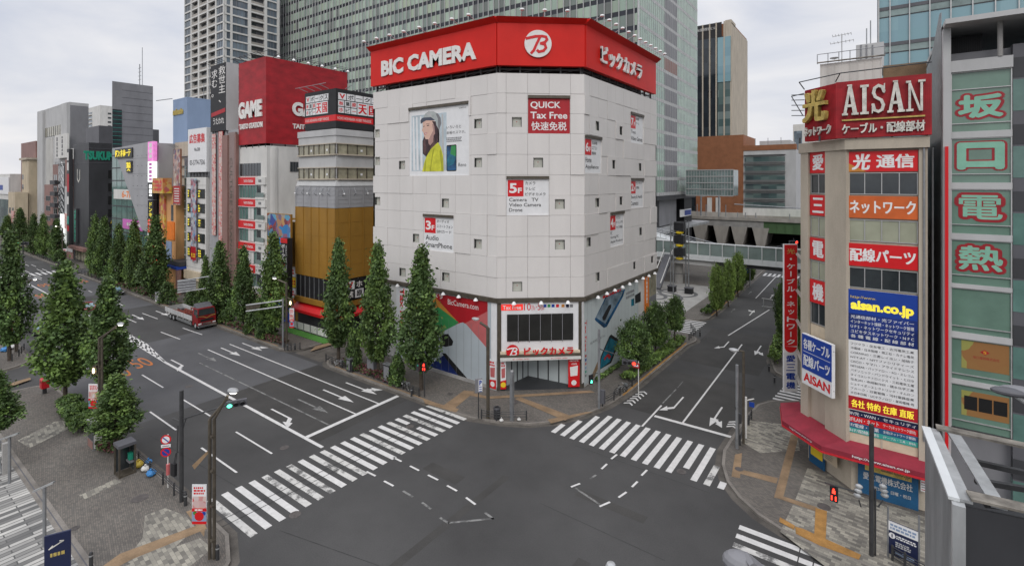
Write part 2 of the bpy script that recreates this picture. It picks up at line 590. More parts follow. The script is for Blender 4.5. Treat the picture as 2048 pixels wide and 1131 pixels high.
def thing(name, label, cat, loc=(0, 0, 0), group=None, rz=0):
    o = bpy.data.objects.new(name, None)
    COL.objects.link(o)
    o.empty_display_size = .5
    o.location = loc
    o.rotation_euler = (0, 0, rz)
    LOC[o.name] = tuple(loc)
    tag(o, label, cat, group)
    return o

def kids(o):
    return [c for c in bpy.data.objects if c.parent == o]

TREEKIDS = {}
def dup(root, loc, rz=0, scale=None, label=None, group=None):
    def cp(o, par):
        c = o.copy()
        COL.objects.link(c)
        if par:
            c.parent = par
        for ch in TREEKIDS.setdefault(o.name, kids(o)):
            cp(ch, c)
        return c
    r = cp(root, None)
    r.location = loc
    r.rotation_euler = (0, 0, rz)
    if scale:
        r.scale = scale
    if label:
        r['label'] = label
    if group:
        r['group'] = group
    return r

def place(first, proto, loc, rz=0, scale=None, label=None):
    """the first use moves the prototype itself, later ones copy it"""
    if first:
        proto.location = loc
        proto.rotation_euler = (0, 0, rz)
        if scale:
            proto.scale = scale
        if label:
            proto['label'] = label
        return proto
    return dup(proto, loc, rz, scale, label)

# ---------------------------------------------------------------- lettering
TXC = {}
def glyphs(s, bold=.0, shear=0, ls=1.0, cs=1.0):
    key = (s, bold, shear, ls, cs)
    if key in TXC:
        return TXC[key]
    c = bpy.data.curves.new('t', 'FONT')
    c.body = s
    c.size = 1
    c.align_x = 'CENTER'
    c.offset = bold
    c.shear = shear
    c.space_line = ls
    c.space_character = cs
    c.resolution_u = 2 if len(s) > 6 else 4
    o = bpy.data.objects.new('t', c)
    COL.objects.link(o)
    dg = bpy.context.evaluated_depsgraph_get()
    me = bpy.data.meshes.new_from_object(o.evaluated_get(dg))
    vs = [(v.co.x, v.co.y) for v in me.vertices]
    fs = [list(p.vertices) for p in me.polygons]
    ec = {}
    for f in fs:
        for a, b in zip(f, f[1:] + f[:1]):
            k = (min(a, b), max(a, b))
            ec[k] = ec.get(k, 0) + 1
    rim = [k for k, n in ec.items() if n == 1]
    bpy.data.meshes.remove(me)
    bpy.data.objects.remove(o)
    bpy.data.curves.remove(c)
    if not vs:
        vs = [(0, 0), (1, 1)]
    bb = (min(v[0] for v in vs), max(v[0] for v in vs), min(v[1] for v in vs), max(v[1] for v in vs))
    TXC[key] = (vs, fs, rim, bb)
    return TXC[key]

def text(mb, fr, s, r, w, m, bold=.0, th=0.0, shear=0, ls=1.0, cs=1.0):
    """letters filling the rectangle r = (u0, u1, z0, z1) of plane fr, w in front of it, th thick"""
    u0, u1, z0, z1 = r
    if bold > 0 and any(ord(ch) > 0x2fff for ch in s):       # heavy kanji: the thin face laid four times, a hair apart
        lines = s.split('\n')
        k = min((u1 - u0) / max(len(x) for x in lines), (z1 - z0) / len(lines)) * min(bold, .048) * .8
        for i, (du, dz) in enumerate(((-k, -k * .6), (k, k * .6), (-k, k * .6), (k, -k * .6))):
            text(mb, fr, s, (u0 + k + du, u1 - k + du, z0 + k + dz, z1 - k + dz), w + i * .0012, m, 0, th, shear, ls, cs)
        return mb
    vs, fs, rim, bb = glyphs(s, bold, shear, ls, cs)
    sx = (u1 - u0) / max(1e-6, bb[1] - bb[0])
    sz = (z1 - z0) / max(1e-6, bb[3] - bb[2])
    P = [fr.P(u0 + (x - bb[0]) * sx, z0 + (y - bb[2]) * sz, w + th) for x, y in vs]
    mb.add(P, fs, m)
    if th:
        Q = [p - fr.n * th for p in P]
        n = len(P)
        mb.add(P + Q, [[a, b, n + b, n + a] for a, b in rim], m)
    return mb

def scribble(b, fr, r, rows, w, m, seed=1, cols=9):
    """small print too far off to read: rows of uneven dashes"""
    rd = random.Random(seed)
    for i in range(rows):
        x = 0
        while x < 1:
            l = rd.uniform(.5, 1.6) / cols
            if x + l < 1.02:
                b.fbox(fr, *sub(r, x, min(1, x + l), (i + .18) / rows, (i + .82) / rows), w, w + .004, m)
            x += l + .35 / cols
    return b

def sub(r, a0, a1, b0, b1):
    """fraction of a rectangle: a from left, b from the top"""
    u0, u1, z0, z1 = r
    return (u0 + (u1 - u0) * a0, u0 + (u1 - u0) * a1, z1 - (z1 - z0) * b1, z1 - (z1 - z0) * b0)

def board(name, label, cat, fr, r, m, th=.12, w0=.03, rim=None, group=None):
    """a sign: an Empty with its panel; returns (thing, w of the front)"""
    t = thing(name, label, cat, fr.P((r[0] + r[1]) / 2, r[2], w0), group)
    b = MB(m).fbox(fr, r[0], r[1], r[2], r[3], w0, w0 + th)
    b.build('panel', t)
    if rim:
        k = .05 if r[1] - r[0] < 4 else .09
        f = MB(rim)
        for q in ((r[0] - k, r[1] + k, r[3], r[3] + k), (r[0] - k, r[1] + k, r[2] - k, r[2]), (r[0] - k, r[0], r[2], r[3]), (r[1], r[1] + k, r[2], r[3])):
            f.fbox(fr, *q, w0, w0 + th + .02)
        f.build('frame', t)
    return t, w0 + th + .004

def letters(t, fr, items, name='lettering'):
    """items: (string, rect, w, material, kwargs)"""
    for it in items:
        b = MB()
        text(b, fr, it[0], it[1], it[2], it[3], **(it[4] if len(it) > 4 else {}))
        b.build(name, t)

def window(fr, u0, u1, z0, z1, parent, glass='dark_glass', frame='alu', nx=2, nz=1, w=.02, name='window'):
    b = MB()
    k = .05
    b.fbox(fr, u0, u1, z0, z1, -.05, w + .01, glass)
    for i in range(nx + 1):
        u = u0 + (u1 - u0) * i / nx
        b.fbox(fr, max(u - k / 2, u0 - k), min(u + k / 2, u1 + k), z0, z1, w + .012, w + .06, frame)
    for i in range(nz + 1):
        z = z0 + (z1 - z0) * i / nz
        b.fbox(fr, u0 - k / 2, u1 + k / 2, z - k / 2, z + k / 2, w + .013, w + .065, frame)
    return b.build(name, parent)
# ---------------------------------------------------------------- ground, roads, pavements, road paint
ST = 'structure'
MB('asphalt_dark').quad((-2500, -800, -.3), (1500, -800, -.3), (1500, 2500, -.3), (-2500, 2500, -.3)).build('ground', kind=ST)
MB('asphalt').quad((-420, -60, 0), (90, -60, 0), (90, 330, 0), (-420, 330, 0)).build('road', kind=ST)
b = MB()
def sheet(b, x0, x1, y0, y1, z, m):
    b.quad((x0, y0, z), (x1, y0, z), (x1, y1, z), (x0, y1, z), m)
sheet(b, -80.1, -54, 14.7, 35, .004, 'asphalt_light')
sheet(b, -117, -104, 14.5, 35.1, .004, 'asphalt_light')
sheet(b, -150, -121.5, 14.5, 35.1, .004, 'asphalt_light')
sheet(b, -54, -38, 24.6, 34.9, .004, 'asphalt_dark')
sheet(b, -20.3, -10.2, 46, 58, .004, 'asphalt_dark')
sheet(b, -19.5, -10.5, 62, 78, .004, 'asphalt_dark')
sheet(b, -60.2, -54.6, 35.6, 75, .006, 'gutter')
for q in ((-28, -24.6, 27, 28.1), (-17, -12, 31, 31.8), (-34, -28.5, 9, 9.8), (-22.5, -21.9, 12, 30), (-14, -13.2, 14, 26)):
    sheet(b, *q, .005, 'asphalt_dark')
b.build('asphalt_patches', kind=ST)
sm = MB('seam')
for p0, p1 in (((1080, 1005), (1330, 1120)), ((560, 1060), (760, 1131)), ((1150, 890), (1420, 985)), ((300, 870), (520, 1000))):
    a, c = G(*p0), G(*p1)
    n = Vector((-(c - a).y, (c - a).x, 0)).normalized() * .018
    z_ = Vector((0, 0, .0065))
    sm.quad(a + n + z_, a - n + z_, c - n + z_, c + n + z_)
sm.build('asphalt_seams', kind=ST)
def arc(c, r, a0, a1, n=8):
    return [(c[0] + r * math.cos(math.radians(a0 + (a1 - a0) * i / n)), c[1] + r * math.sin(math.radians(a0 + (a1 - a0) * i / n))) for i in range(n + 1)]

def offset_strip(pts, d0, d1):
    L0, L1 = [], []
    n = len(pts)
    for i, p in enumerate(pts):
        a = Vector(pts[max(0, i - 1)]); c = Vector(pts[min(n - 1, i + 1)])
        t = (c - a).normalized()
        nn = Vector((-t.y, t.x))
        L0.append(Vector(p) + nn * d0); L1.append(Vector(p) + nn * d1)
    return L0, L1

def strip(b, pts, d0, d1, z, m):
    A, B = offset_strip(pts, d0, d1)
    for i in range(len(pts) - 1):
        b.quad((*A[i], z), (*A[i + 1], z), (*B[i + 1], z), (*B[i], z), m)

def pavement(name, kerb_line, rest, m='paving', side=1):
    """kerb_line: outer edge beside the road (pavement on its left when side = 1); rest closes the outline behind"""
    MB(m).prism(kerb_line + rest, -.1, .15, m, 'kerb_stone').build(name, kind=ST)
    k = MB('kerb_stone')
    A, B = offset_strip(kerb_line, -.02 * side, .2 * side)
    for i in range(len(kerb_line) - 1):
        k.hexa([(*A[i], 0), (*A[i + 1], 0), (*B[i + 1], 0), (*B[i], 0), (*A[i], .165), (*A[i + 1], .165), (*B[i + 1], .165), (*B[i], .165)])
    strip(k, kerb_line, -.5 * side, -.02 * side, .006, 'gutter')
    k.build('kerb', kind=ST)

# the corner in front of the white store, between the wide street and the side street
kl = [(-54.6, 60), (-54.6, 38.2)] + arc((-52, 37.9), 2.6, 180, 270, 6) + [(-48, 35.25), (-40, 35.2), (-33, 35.1), (-30.2, 35.25), (-27.4, 36.2), (-25.2, 37.4), (-23.5, 39.2), (-22, 41.9), (-21, 45.2), (-20.5, 50), (-20.35, 59), (-20.2, 68)] + arc((-22.3, 70.2), 2.6, -20, 90, 6) + [(-34, 73.5), (-54.6, 75)]
pavement('pavement', kl, [])
# far side of the wide street, up to the alley beside the construction wrapped building
kl = [(-152, 35.6), (-130, 35.5), (-105, 35.3), (-85, 35.3), (-63, 35.2)] + arc((-62.8, 37.6), 2.4, -90, 0, 6) + [(-60.3, 44), (-60.3, 75)]
pavement('pavement', kl, [(-152, 75)])
kl = [(-420, 36.3), (-220, 36.3), (-164, 36)] + arc((-163.5, 38), 2, -90, 0, 5) + [(-161.4, 75)]
pavement('pavement', kl, [(-420, 75)])
# near side of the wide street
kl = [(-26, -60), (-26, -5), (-26, 4), (-26.6, 8), (-28, 11.6), (-30, 13.8), (-32.4, 14.8), (-36, 14.9), (-48, 14.8), (-60, 14.7), (-70.5, 14.6)] + arc((-70.5, 12.4), 2.2, 90, 180, 6) + [(-73, 5), (-73, -60)]
pavement('pavement', kl, [], side=1)
kl = [(-81.6, -60), (-81.6, 5), (-81.7, 12)] + arc((-84.9, 12), 3.2, 0, 80, 6) + [(-92, 15.2), (-130, 14.8), (-420, 14.3)]
pavement('pavement', kl, [(-420, -60)], side=1)
# right-hand corner in front of the cable shop
kl = [(40, 34.9), (0, 34.9), (-2.6, 34.95), (-4.6, 35.3), (-6.2, 36.1), (-7.6, 37.3), (-8.7, 38.8), (-9.5, 40.8), (-9.9, 43), (-9.8, 47), (-9.6, 51)] + [(-9.2, 53.9), (-8.2, 55.6), (-6, 57.2), (-2, 58), (10, 58.4), (40, 58.4)]
pavement('pavement', kl, [], side=-1)
kl = [(40, 62.2), (-4, 62.2), (-7.4, 62.6), (-9.2, 64.3), (-10.2, 68), (-10.9, 75), (-11.4, 89), (-11.6, 130)]
pavement('pavement', kl, [(40, 130)], side=-1)
# left side of the side street beyond the store, with the tower's plaza
kl = [(-60, 80), (-24.5, 80.4), (-22.4, 81), (-21.3, 83), (-21.1, 90), (-21.5, 110), (-22, 150)]
pavement('pavement', kl, [(-60, 150)])
sheet_ = MB('plaza_white')
sheet(sheet_, -52, -25.5, 83.5, 108, .156, 'plaza_white')
for c, r in (((-34, 92.5), 2.4), ((-34, 92.5), 5.2), ((-40.5, 96), 4.2), ((-31, 98), 3.4)):
    strip(sheet_, [(c[0] + r * math.cos(t * .2618), c[1] + r * math.sin(t * .2618)) for t in range(25)], -.35, .35, .161 + .002 * r, 'plaza_dark')
for k in range(5):
    sheet(sheet_, -52, -25.5, 84.5 + k * 4.6, 84.62 + k * 4.6, .159, 'stone')
sheet_.build('plaza_paving', kind=ST)
q = MB('plaza_stripe')
q.poly([(-150, 8.6, .156), (-150, -40, .156), (-32.5, -40, .156), (-32.5, 8.6, .156)])
q.build('plaza_paving', kind=ST)
q = MB('kerb_stone')
sheet(q, -150, -32.2, 8.6, 9.15, .158, 'kerb_stone')
sheet(q, -150, -32.2, 8.84, 8.9, .161, 'grey_dark')
q.build('drain_channel', kind=ST)
# light block mosaic and yellow tactile paths
b = MB()
def gpoly(b, pp, z, m):
    b.poly([tuple(G(x, y, z)) for x, y in pp], m)
gpoly(b, [(1615, 935), (1660, 948), (1700, 985), (1860, 1035), (1860, 1131), (1650, 1131), (1560, 1062), (1590, 1000)], .155, 'paving_mosaic')
gpoly(b, [(1480, 880), (1500, 840), (1590, 850), (1600, 900), (1520, 905)], .154, 'paving_mosaic')
gpoly(b, [(290, 1030), (330, 1015), (372, 1030), (392, 1055), (330, 1110), (270, 1131), (250, 1120), (285, 1075)], .156, 'paving_mosaic')
gpoly(b, [(400, 1075), (425, 1095), (380, 1131), (250, 1131), (300, 1110)], .155, 'paving_mosaic')
gpoly(b, [(158, 990), (230, 957), (244, 962), (170, 997)], .155, 'paving_mosaic')
gpoly(b, [(35, 880), (110, 842), (150, 838), (140, 855), (60, 895)], .155, 'paving_mosaic')
b.build('paving_patches', kind=ST)
b = MB()
yel = [[(1470, 908), (1484, 905), (1480, 955), (1463, 952)], [(1482, 938), (1556, 955), (1553, 966), (1480, 946)], [(1582, 868), (1598, 868), (1566, 996), (1548, 994)], [(1562, 990), (1634, 1013), (1630, 1021), (1555, 995)],
       [(1631, 1014), (1654, 1021), (1651, 1085), (1628, 1080)], [(1590, 1052), (1606, 1056), (1722, 1108), (1718, 1118), (1640, 1090), (1592, 1066)], [(1560, 1033), (1590, 1050), (1588, 1058), (1558, 1042)]]
for k, pp in enumerate(yel):
    gpoly(b, pp, .16 + .004 * k, 'tile_orange' if k > 3 else 'tile_beige')
for k, pp in enumerate(([(205, 1131), (240, 1106), (408, 1044), (414, 1056), (262, 1118), (238, 1131)], [(372, 1022), (384, 1018), (410, 1056), (408, 1072)],
           [(884, 812), (928, 780), (950, 782), (902, 822)], [(846, 798), (918, 817), (912, 824), (850, 806)], [(938, 783), (976, 792), (1180, 780), (1190, 784), (975, 797), (930, 788)],
           [(1030, 797), (1040, 793), (1145, 832), (1130, 840)], [(1095, 838), (1172, 823), (1186, 823), (1102, 846)],
           [(630, 692), (660, 684), (666, 688), (620, 702)], [(0, 772), (60, 754), (62, 758), (0, 780)])):
    gpoly(b, pp, .162 + .004 * k, 'tile_beige')
b.build('tactile_paving', kind=ST)

# painted markings
pt = MB('paint')
def gline(b, p0, p1, wd, m='paint', z=.009):
    a, c = G(*p0), G(*p1)
    d = (c - a).normalized()
    n = Vector((-d.y, d.x, 0)) * wd / 2
    zz = Vector((0, 0, z))
    b.quad(a + n + zz, a - n + zz, c - n + zz, c + n + zz, m)
def bar(b, x0, x1, y, wd=.15, m='paint', z=.009):
    sheet(b, x0, x1, y - wd / 2, y + wd / 2, z, m)
bar(pt, -70.5, -39.6, 29.65, .16)
bar(pt, -70.5, -39.6, 32.36, .16)
bar(pt, -66.2, -39.5, 26.9, .16, 'paint_old')
gline(pt, (329.6, 723.6), (645, 894), .3)
gline(pt, (53, 565), (113, 597), .24)
gline(pt, (164, 624.8), (184, 634), .24)
for x in range(-400, -150, 11):
    bar(pt, x, x + 6, 26, .2); bar(pt, x, x + 5, 29.4); bar(pt, x, x + 5, 32.5)
    bar(pt, x, x + 5, 21.4); bar(pt, x, x + 5, 18.4)
for (x, y) in ((-45.4, 21.37), (-56.4, 21.4), (-67.4, 21.4), (-78, 21.4), (-45, 18.42), (-56, 18.42), (-67, 18.4), (-89.5, 21.6), (-78, 18.3), (-89.5, 18.3), (-101, 18.3), (-112, 18.3)):
    bar(pt, x, x + 6, y)
for p0, p1 in [((1281 / 5.653, 440 + 916 / 5.653), (1400 / 5.653, 440 + 968 / 5.653)), ((195 / 5.653 + 250, 560 + 373 / 5.653), (250 + 370 / 5.653, 560 + 437 / 5.653)), ((250, 560 + 424 / 5.653), (250 + 128 / 5.653, 560 + 478 / 5.653)),
               ((250 + 405 / 5.653, 560 + 585 / 5.653), (250 + 622 / 5.653, 560 + 667 / 5.653)), ((250 + 652 / 5.653, 560 + 540 / 5.653), (250 + 872 / 5.653, 560 + 615 / 5.653)),
               ((1000 / 5.653, 440 + 797 / 5.653), (1040 / 5.653, 440 + 815 / 5.653)), ((580 / 5.653, 440 + 622 / 5.653), (640 / 5.653, 440 + 648 / 5.653)), ((415 / 5.653, 440 + 553 / 5.653), (480 / 5.653, 440 + 580 / 5.653)),
               ((268 / 5.653, 440 + 493 / 5.653), (328 / 5.653, 440 + 518 / 5.653)), ((390 / 5.653, 440 + 643 / 5.653), (470 / 5.653, 440 + 673 / 5.653)), ((245 / 5.653, 440 + 570 / 5.653), (303 / 5.653, 440 + 598 / 5.653)), ((580 / 5.653, 440 + 725 / 5.653), (640 / 5.653, 440 + 755 / 5.653))]:
    gline(pt, p0, p1, .15)
# hatched nose between the directions
e0, e1, mid = (237, 662), (329, 722), (301, 692)
gline(pt, (184, 634), (250, 674), .2); gline(pt, (250, 674), (330, 723.6), .3); gline(pt, (222, 646), (262, 671), .2); gline(pt, (262, 671), (292, 687), .2); gline(pt, (292, 687), (329, 722), .2)
for k in range(9):
    t = .06 + k * .1
    a = (232 + (329 - 232) * t, 663 + (722 - 663) * t)
    c = (240 + (292 - 240) * min(1, t / .6) + max(0, t - .6) / .4 * 37, 657 + (687 - 657) * min(1, t / .6) + max(0, t - .6) / .4 * 35)
    gline(pt, a, c, .34)
sheet(pt, -39.75, -39.3, 24.5, 34.7, .0095, 'paint')
# side street lines
gline(pt, (1365.5, 844.6), (1484, 688.3), .17)
gline(pt, (1456.5, 670.5), (1538.7, 619.1), .17); gline(pt, (1511.5, 596), (1552.5, 552.4), .16); gline(pt, (1590, 640), (1566, 612), .12)
gline(pt, (1309, 831), (1462, 873), .4, z=.0095)
gline(pt, (1323, 810), (1284, 852), .17); gline(pt, (1325, 806), (1352, 778), .12, 'paint_old'); gline(pt, (1355, 775), (1366, 762), .1, 'paint_old')
gline(pt, (1530, 551), (1568, 553.5), .3)
# guide dashes through the junction
for p0, p1 in (((787, 914), (803, 922)), ((820, 931), (838, 940)), ((856, 949), (876, 959)), ((894, 970), (914, 981)), ((932, 994), (951, 1008)), ((733, 942), (751, 951)), ((768, 961), (787, 971)),
               ((1222.5, 917), (1234, 908)), ((1203, 937), (1214, 927)), ((1283, 950), (1294, 939)), ((1264, 973), (1275, 962)), ((1237, 994), (1253, 983)), ((1199, 1012), (1220, 1003)), ((1142, 973), (1160, 966))):
    gline(pt, p0, p1, .16)
for p0, p1 in (((806, 981), (826, 993)), ((844, 1004), (862, 1017)), ((880, 1034), (898, 1046)), ((896, 1045), (988, 1036)), ((988, 1038), (970, 1024)), ((1150, 975), (1200, 1008)), ((1180, 957), (1192, 949))):
    gline(pt, p0, p1, .17, 'paint_old')
# arrows: (u along the arrow, v to its left)
AR = {'s': [[(-2.6, .09), (-2.6, -.09), (.6, -.09), (.6, .09)], [(.6, .42), (.6, -.42), (2.6, 0)]],
      'l': [[(-2.6, .09), (-2.6, -.09), (.9, -.09), (.9, .09)], [(.5, .09), (.9, -.09), (1.5, .5), (1.1, .62)], [(.7, .75), (1.7, .35), (2.2, 1.1)]]}
def arrow(px, py, d, kind, m='paint', k=1.0, flip=1):
    c = G(px, py)
    d = Vector((*d, 0)).normalized()
    n = Vector((-d.y, d.x, 0)) * flip
    for i, poly in enumerate(AR[kind] if kind != 'sl' else AR['s'] + AR['l'][1:]):
        pt.poly([c + d * (u * k) + n * (v * k) + Vector((0, 0, .0093 + .0004 * i)) for u, v in poly], m)
R, U = (1, 0), (0, -1)
arrow(360, 728, R, 'l', flip=-1); arrow(415, 714, R, 's', 'paint_old'); arrow(461, 703, R, 's'); arrow(504, 693, R, 'sl', flip=1)
arrow(572, 832, R, 'l', flip=-1); arrow(625, 811, R, 's', 'paint_old'); arrow(676, 791, R, 's'); arrow(722, 776, R, 'sl', flip=1)
arrow(276, 634, R, 's'); arrow(324, 626, R, 'sl'); arrow(1352, 810, U, 'l', k=.9, flip=-1); arrow(1432, 832, U, 'sl', k=.9); arrow(1450, 691, U, 'l', k=.85, flip=-1); arrow(1516, 700, U, 'sl', k=.85)
arrow(1504, 625, (0, 1), 'sl', k=.8); arrow(1544, 592, (0, 1), 's', k=.8); arrow(1466, 620, (0, 1), 's', 'paint_old', .6); arrow(1500, 585, (0, 1), 's', 'paint_old', .6)
for px, py in ((1258, 806), (1275, 793), (1465, 853)):
    for k in range(3):
        c = G(px + (6 * k if px < 1400 else 2 * k), py - 4.5 * k)
        for sgn in (1, -1):
            pt.poly([c + Vector(v) + Vector((0, 0, .01)) for v in ((0, .3, 0), (0, .05, 0), (sgn * .45, -.35, 0), (sgn * .45, -.1, 0))])
pt.build('road_markings', kind=ST)

cw = MB('paint')
for k in range(22):
    y = 15.55 + .91 * k
    t = k / 21
    x0, x1 = -37.2 + 1.7 * t, -31.2 + .65 * t
    m = 'paint_worn' if k in (0, 4, 5, 6, 8, 9, 13, 16, 18, 21) else 'paint'
    if k == 17:
        sheet(cw, x0, -34.2, y, y + .46, .009, m); sheet(cw, -33, x1, y, y + .46, .009, m)
    else:
        sheet(cw, x0, x1, y, y + .46, .009, m)
for k in range(16):
    x = -23 + .925 * k
    y0, y1 = 37.6, 43.4 - .02 * k
    if k < 3:
        y1 = (39.4, 40.9, 42.6)[k]
    if k == 14: y1 = 40.6
    if k == 15: y0, y1 = 37.75, 38.7
    if k == 12: y0 = 38.9
    sheet(cw, x, x + .46, y0, y1, .009, 'paint_worn' if k == 14 else 'paint')
for k in range(10):
    y = 34.05 - .93 * k
    sheet(cw, -6.95 + .02 * k, 6, y, y + .46, .009, 'paint_worn' if k in (2, 3) else 'paint')
for k in range(12):
    y = 11.2 - .93 * k
    sheet(cw, -81.4, -73.3, y, y + .46, .009, 'paint')
for k in range(8):
    y = 74.6 + .95 * k - 1
    sheet(cw, -24.6, -21.2 + .02 * k, y, y + .46, .009, 'paint')
for k in range(7):
    sheet(cw, -8.3 + .1 * k, -2, 57.3 + .82 * k - .9, 57.7 + .82 * k - .9, .009, 'paint')
for k in range(11):
    sheet(cw, -21 + .95 * k, -20.5 + .95 * k, 128.5, 132.5, .009, 'paint')
for k in range(20):
    sheet(cw, -163, -158, 16 + 1 * k, 16.5 + k, .009, 'paint')
cw.build('crosswalk', kind=ST)
q = MB('seam')
for dx in (0, .75):
    q.quad((-34.4 + dx, 14.9, .0135), (-34.34 + dx, 14.9, .0135), (-33.14 + dx, 35, .0135), (-33.2 + dx, 35, .0135))
    sheet(q, -3.6 + dx, -3.54 + dx, 22, 34.8, .0135, 'seam')
q.build('crosswalk_joints', kind=ST)
q = MB('road_orange')
for pts in ([(-20.45, 48), (-20.35, 59), (-20.2, 68.5)], [(-51.5, 35.25), (-48, 35.25), (-40, 35.2), (-34, 35.12)], [(-104, 35.3), (-85, 35.3), (-64, 35.2)], [(-21.1, 85), (-21.1, 90), (-21.5, 110)]):
    strip(q, pts, .2, .42, .168, 'tile_orange' if pts[0][0] > -22 else 'tile_beige')
q.build('kerb_edging', kind=ST)
oz = MB('road_orange')
class Flat:
    def __init__(s, o, ex, ey): s.o, s.ex, s.ey, s.n = Vector(o), Vector(ex), Vector(ey), Vector((0, 0, 1))
    def P(s, u, v, w=0): return s.o + s.ex * u + s.ey * v + s.n * w
for (px, py, sx) in ((281, 725, -1), (236, 745, -1), (258 * 0 + 88, 570, 1), (83, 591, -1), (163, 562, 1), (178, 610, 1)):
    c = G(px, py)
    text(oz, Flat((c.x, c.y, .0105), (0, -sx, 0), (sx, 0, 0)), '50', (-.9, .9, -2.1, 2.1), 0, 'road_orange', bold=.0)
oz.build('speed_limit_marking', kind=ST)
mh = MB('iron')
for (px, py, r, z) in ((378, 772, .38, .011), (590, 1028, .38, .012), (569, 894, .36, .011), (820, 852, .36, .014), (1363, 942, .36, .0145), (280, 995, .5, .165), (1478, 937, .3, .166), (1648, 1012, .4, .166), (936, 787, .3, .165), (150, 1055, .25, .165), (900, 787, .3, .165), (1028, 803, .45, .165), (632, 700, .4, .008)):
    c = G(px, py, z)
    mh.lathe([(0, 0), (r, 0), (r, -.006)], c, 20)
mh.build('manhole_covers', kind=ST)
# ---------------------------------------------------------------- the white camera store on the corner
C1, C2 = Vector((-31.9, 41.42)), Vector((-24.85, 47.4))
LL, RL = 19.95, 21.7
FL = Fr((C1.x - LL, C1.y), (1, 0), (0, -1))
FF = Fr(C1, (C2 - C1), ((C2 - C1).y, -(C2 - C1).x))
FR = Fr(C2, (0, 1), (1, 0))
WF = (C2 - C1).length
store = thing('department_store', 'white panelled corner department store with small square windows under a red rooftop sign', 'building', (-32, 48, 0))
Z0, Z1 = 9.75, 33.3
rows = [9.75, 11.9, 14.05, 16.2, 18.4, 20.5, 22.65, 24.8, 27, 29.1, 31.2, 33.3]
rnd = random.Random(5)
def panel_face(fr, W, cols, holes):
    us = sorted(set([0, W] + cols + [h[0] for h in holes] + [h[1] for h in holes]))
    zs = sorted(set(rows + [h[2] for h in holes] + [h[3] for h in holes]))
    off = {}
    b = MB('white_panel')
    cb = sorted([0, W] + cols)
    for j in range(len(rows) - 1):
        i = 0
        while i < len(cb) - 1:
            o = rnd.choice([0, 0, 0, .04, .09])
            n = rnd.choice([1, 1, 2])
            for k in range(n):
                if i + k < len(cb) - 1:
                    off[(i + k, j)] = o if j < len(rows) - 2 else .03
            i += n
    for a, c in zip(us, us[1:]):
        for d, f in zip(zs, zs[1:]):
            mu, mz = (a + c) / 2, (d + f) / 2
            if c - a < .004 or f - d < .004 or any(h[0] < mu < h[1] and h[2] < mz < h[3] for h in holes):
                continue
            i = max(k for k in range(len(cb) - 1) if cb[k] <= mu)
            j = max(k for k in range(len(rows) - 1) if rows[k] <= mz)
            g = .011
            a2 = a + g if abs(a - cb[i]) < 1e-4 and a > .01 else a
            c2 = c - g if abs(c - cb[i + 1]) < 1e-4 and c < W - .01 else c
            d2 = d + g if abs(d - rows[j]) < 1e-4 else d
            f2 = f - g if abs(f - rows[j + 1]) < 1e-4 else f
            b.fbox(fr, a2, c2, d2, f2, -.3, off[(i, j)])
    return b.build('cladding_panels', store)
def hole_px(fr, px, py, wpx, hm=1.05):
    u, z = fr.uv(px, py)
    u0, u1 = fr.uv(px - wpx / 2, py)[0], fr.uv(px + wpx / 2, py)[0]
    return [u0, u1, z - hm / 2, z + hm / 2]
lw = [hole_px(FL, x, y, wd) for x, y, wd in ((754, 267, 10.5), (754.5, 322, 10.5), (804, 330, 12), (956, 247, 15), (956.3, 325, 15), (755, 402, 10.5), (890.6, 406, 14), (832, 476, 12.5), (956.6, 487.6, 16), (805, 544, 12.5), (891.5, 553.6, 14.5), (757, 521, 8))]
fw = [hole_px(FF, x, y, 19.5) for x, y in ((1033.7, 244), (1076.5, 325), (1119.5, 408), (1119.8, 489), (1034.7, 572.6))]
rw = [hole_px(FR, x, y, wd) for x, y, wd in ((1194.5, 252, 7.5), (1241, 261.5, 6.3), (1226.5, 329, 6.5), (1280, 334, 5.3), (1194.5, 405, 7.5), (1241, 401.5, 6.3), (1177.5, 484, 8), (1281, 462.5, 5), (1268, 531, 5.5), (1303.5, 519, 4.8), (1195.4, 553.6, 7.5))]
posters = {'girl': (FL, FL.rect(818, 938, 209, 351)), '3F': (FL, FL.rect(847, 907, 429, 502)), 'quick': (FF, FF.rect(1056, 1140, 191, 267)), '5F': (FF, FF.rect(1013, 1098, 352, 430)),
           '7F': (FR, FR.rect(1261.5, 1287, 227, 287)), '6F': (FR, FR.rect(1170, 1203, 272, 346)), '2F': (FR, FR.rect(1261.5, 1287, 356, 415)), '4F': (FR, FR.rect(1220.5, 1248, 423, 491))}
def colsteps(first, W, step=2.27):
    c, u = [], first
    while u < W - .5:
        c.append(u); u += step
    return c
panel_face(FL, LL, sorted(LL - x for x in colsteps(1.3, LL)), lw + [list(posters[k][1]) for k in ('girl', '3F')])
panel_face(FF, WF, colsteps(.95, WF, 2.27), fw + [list(posters[k][1]) for k in ('quick', '5F')])
panel_face(FR, RL, colsteps(1.1, RL, 2.27), rw + [list(posters[k][1]) for k in ('7F', '6F', '2F', '4F')])
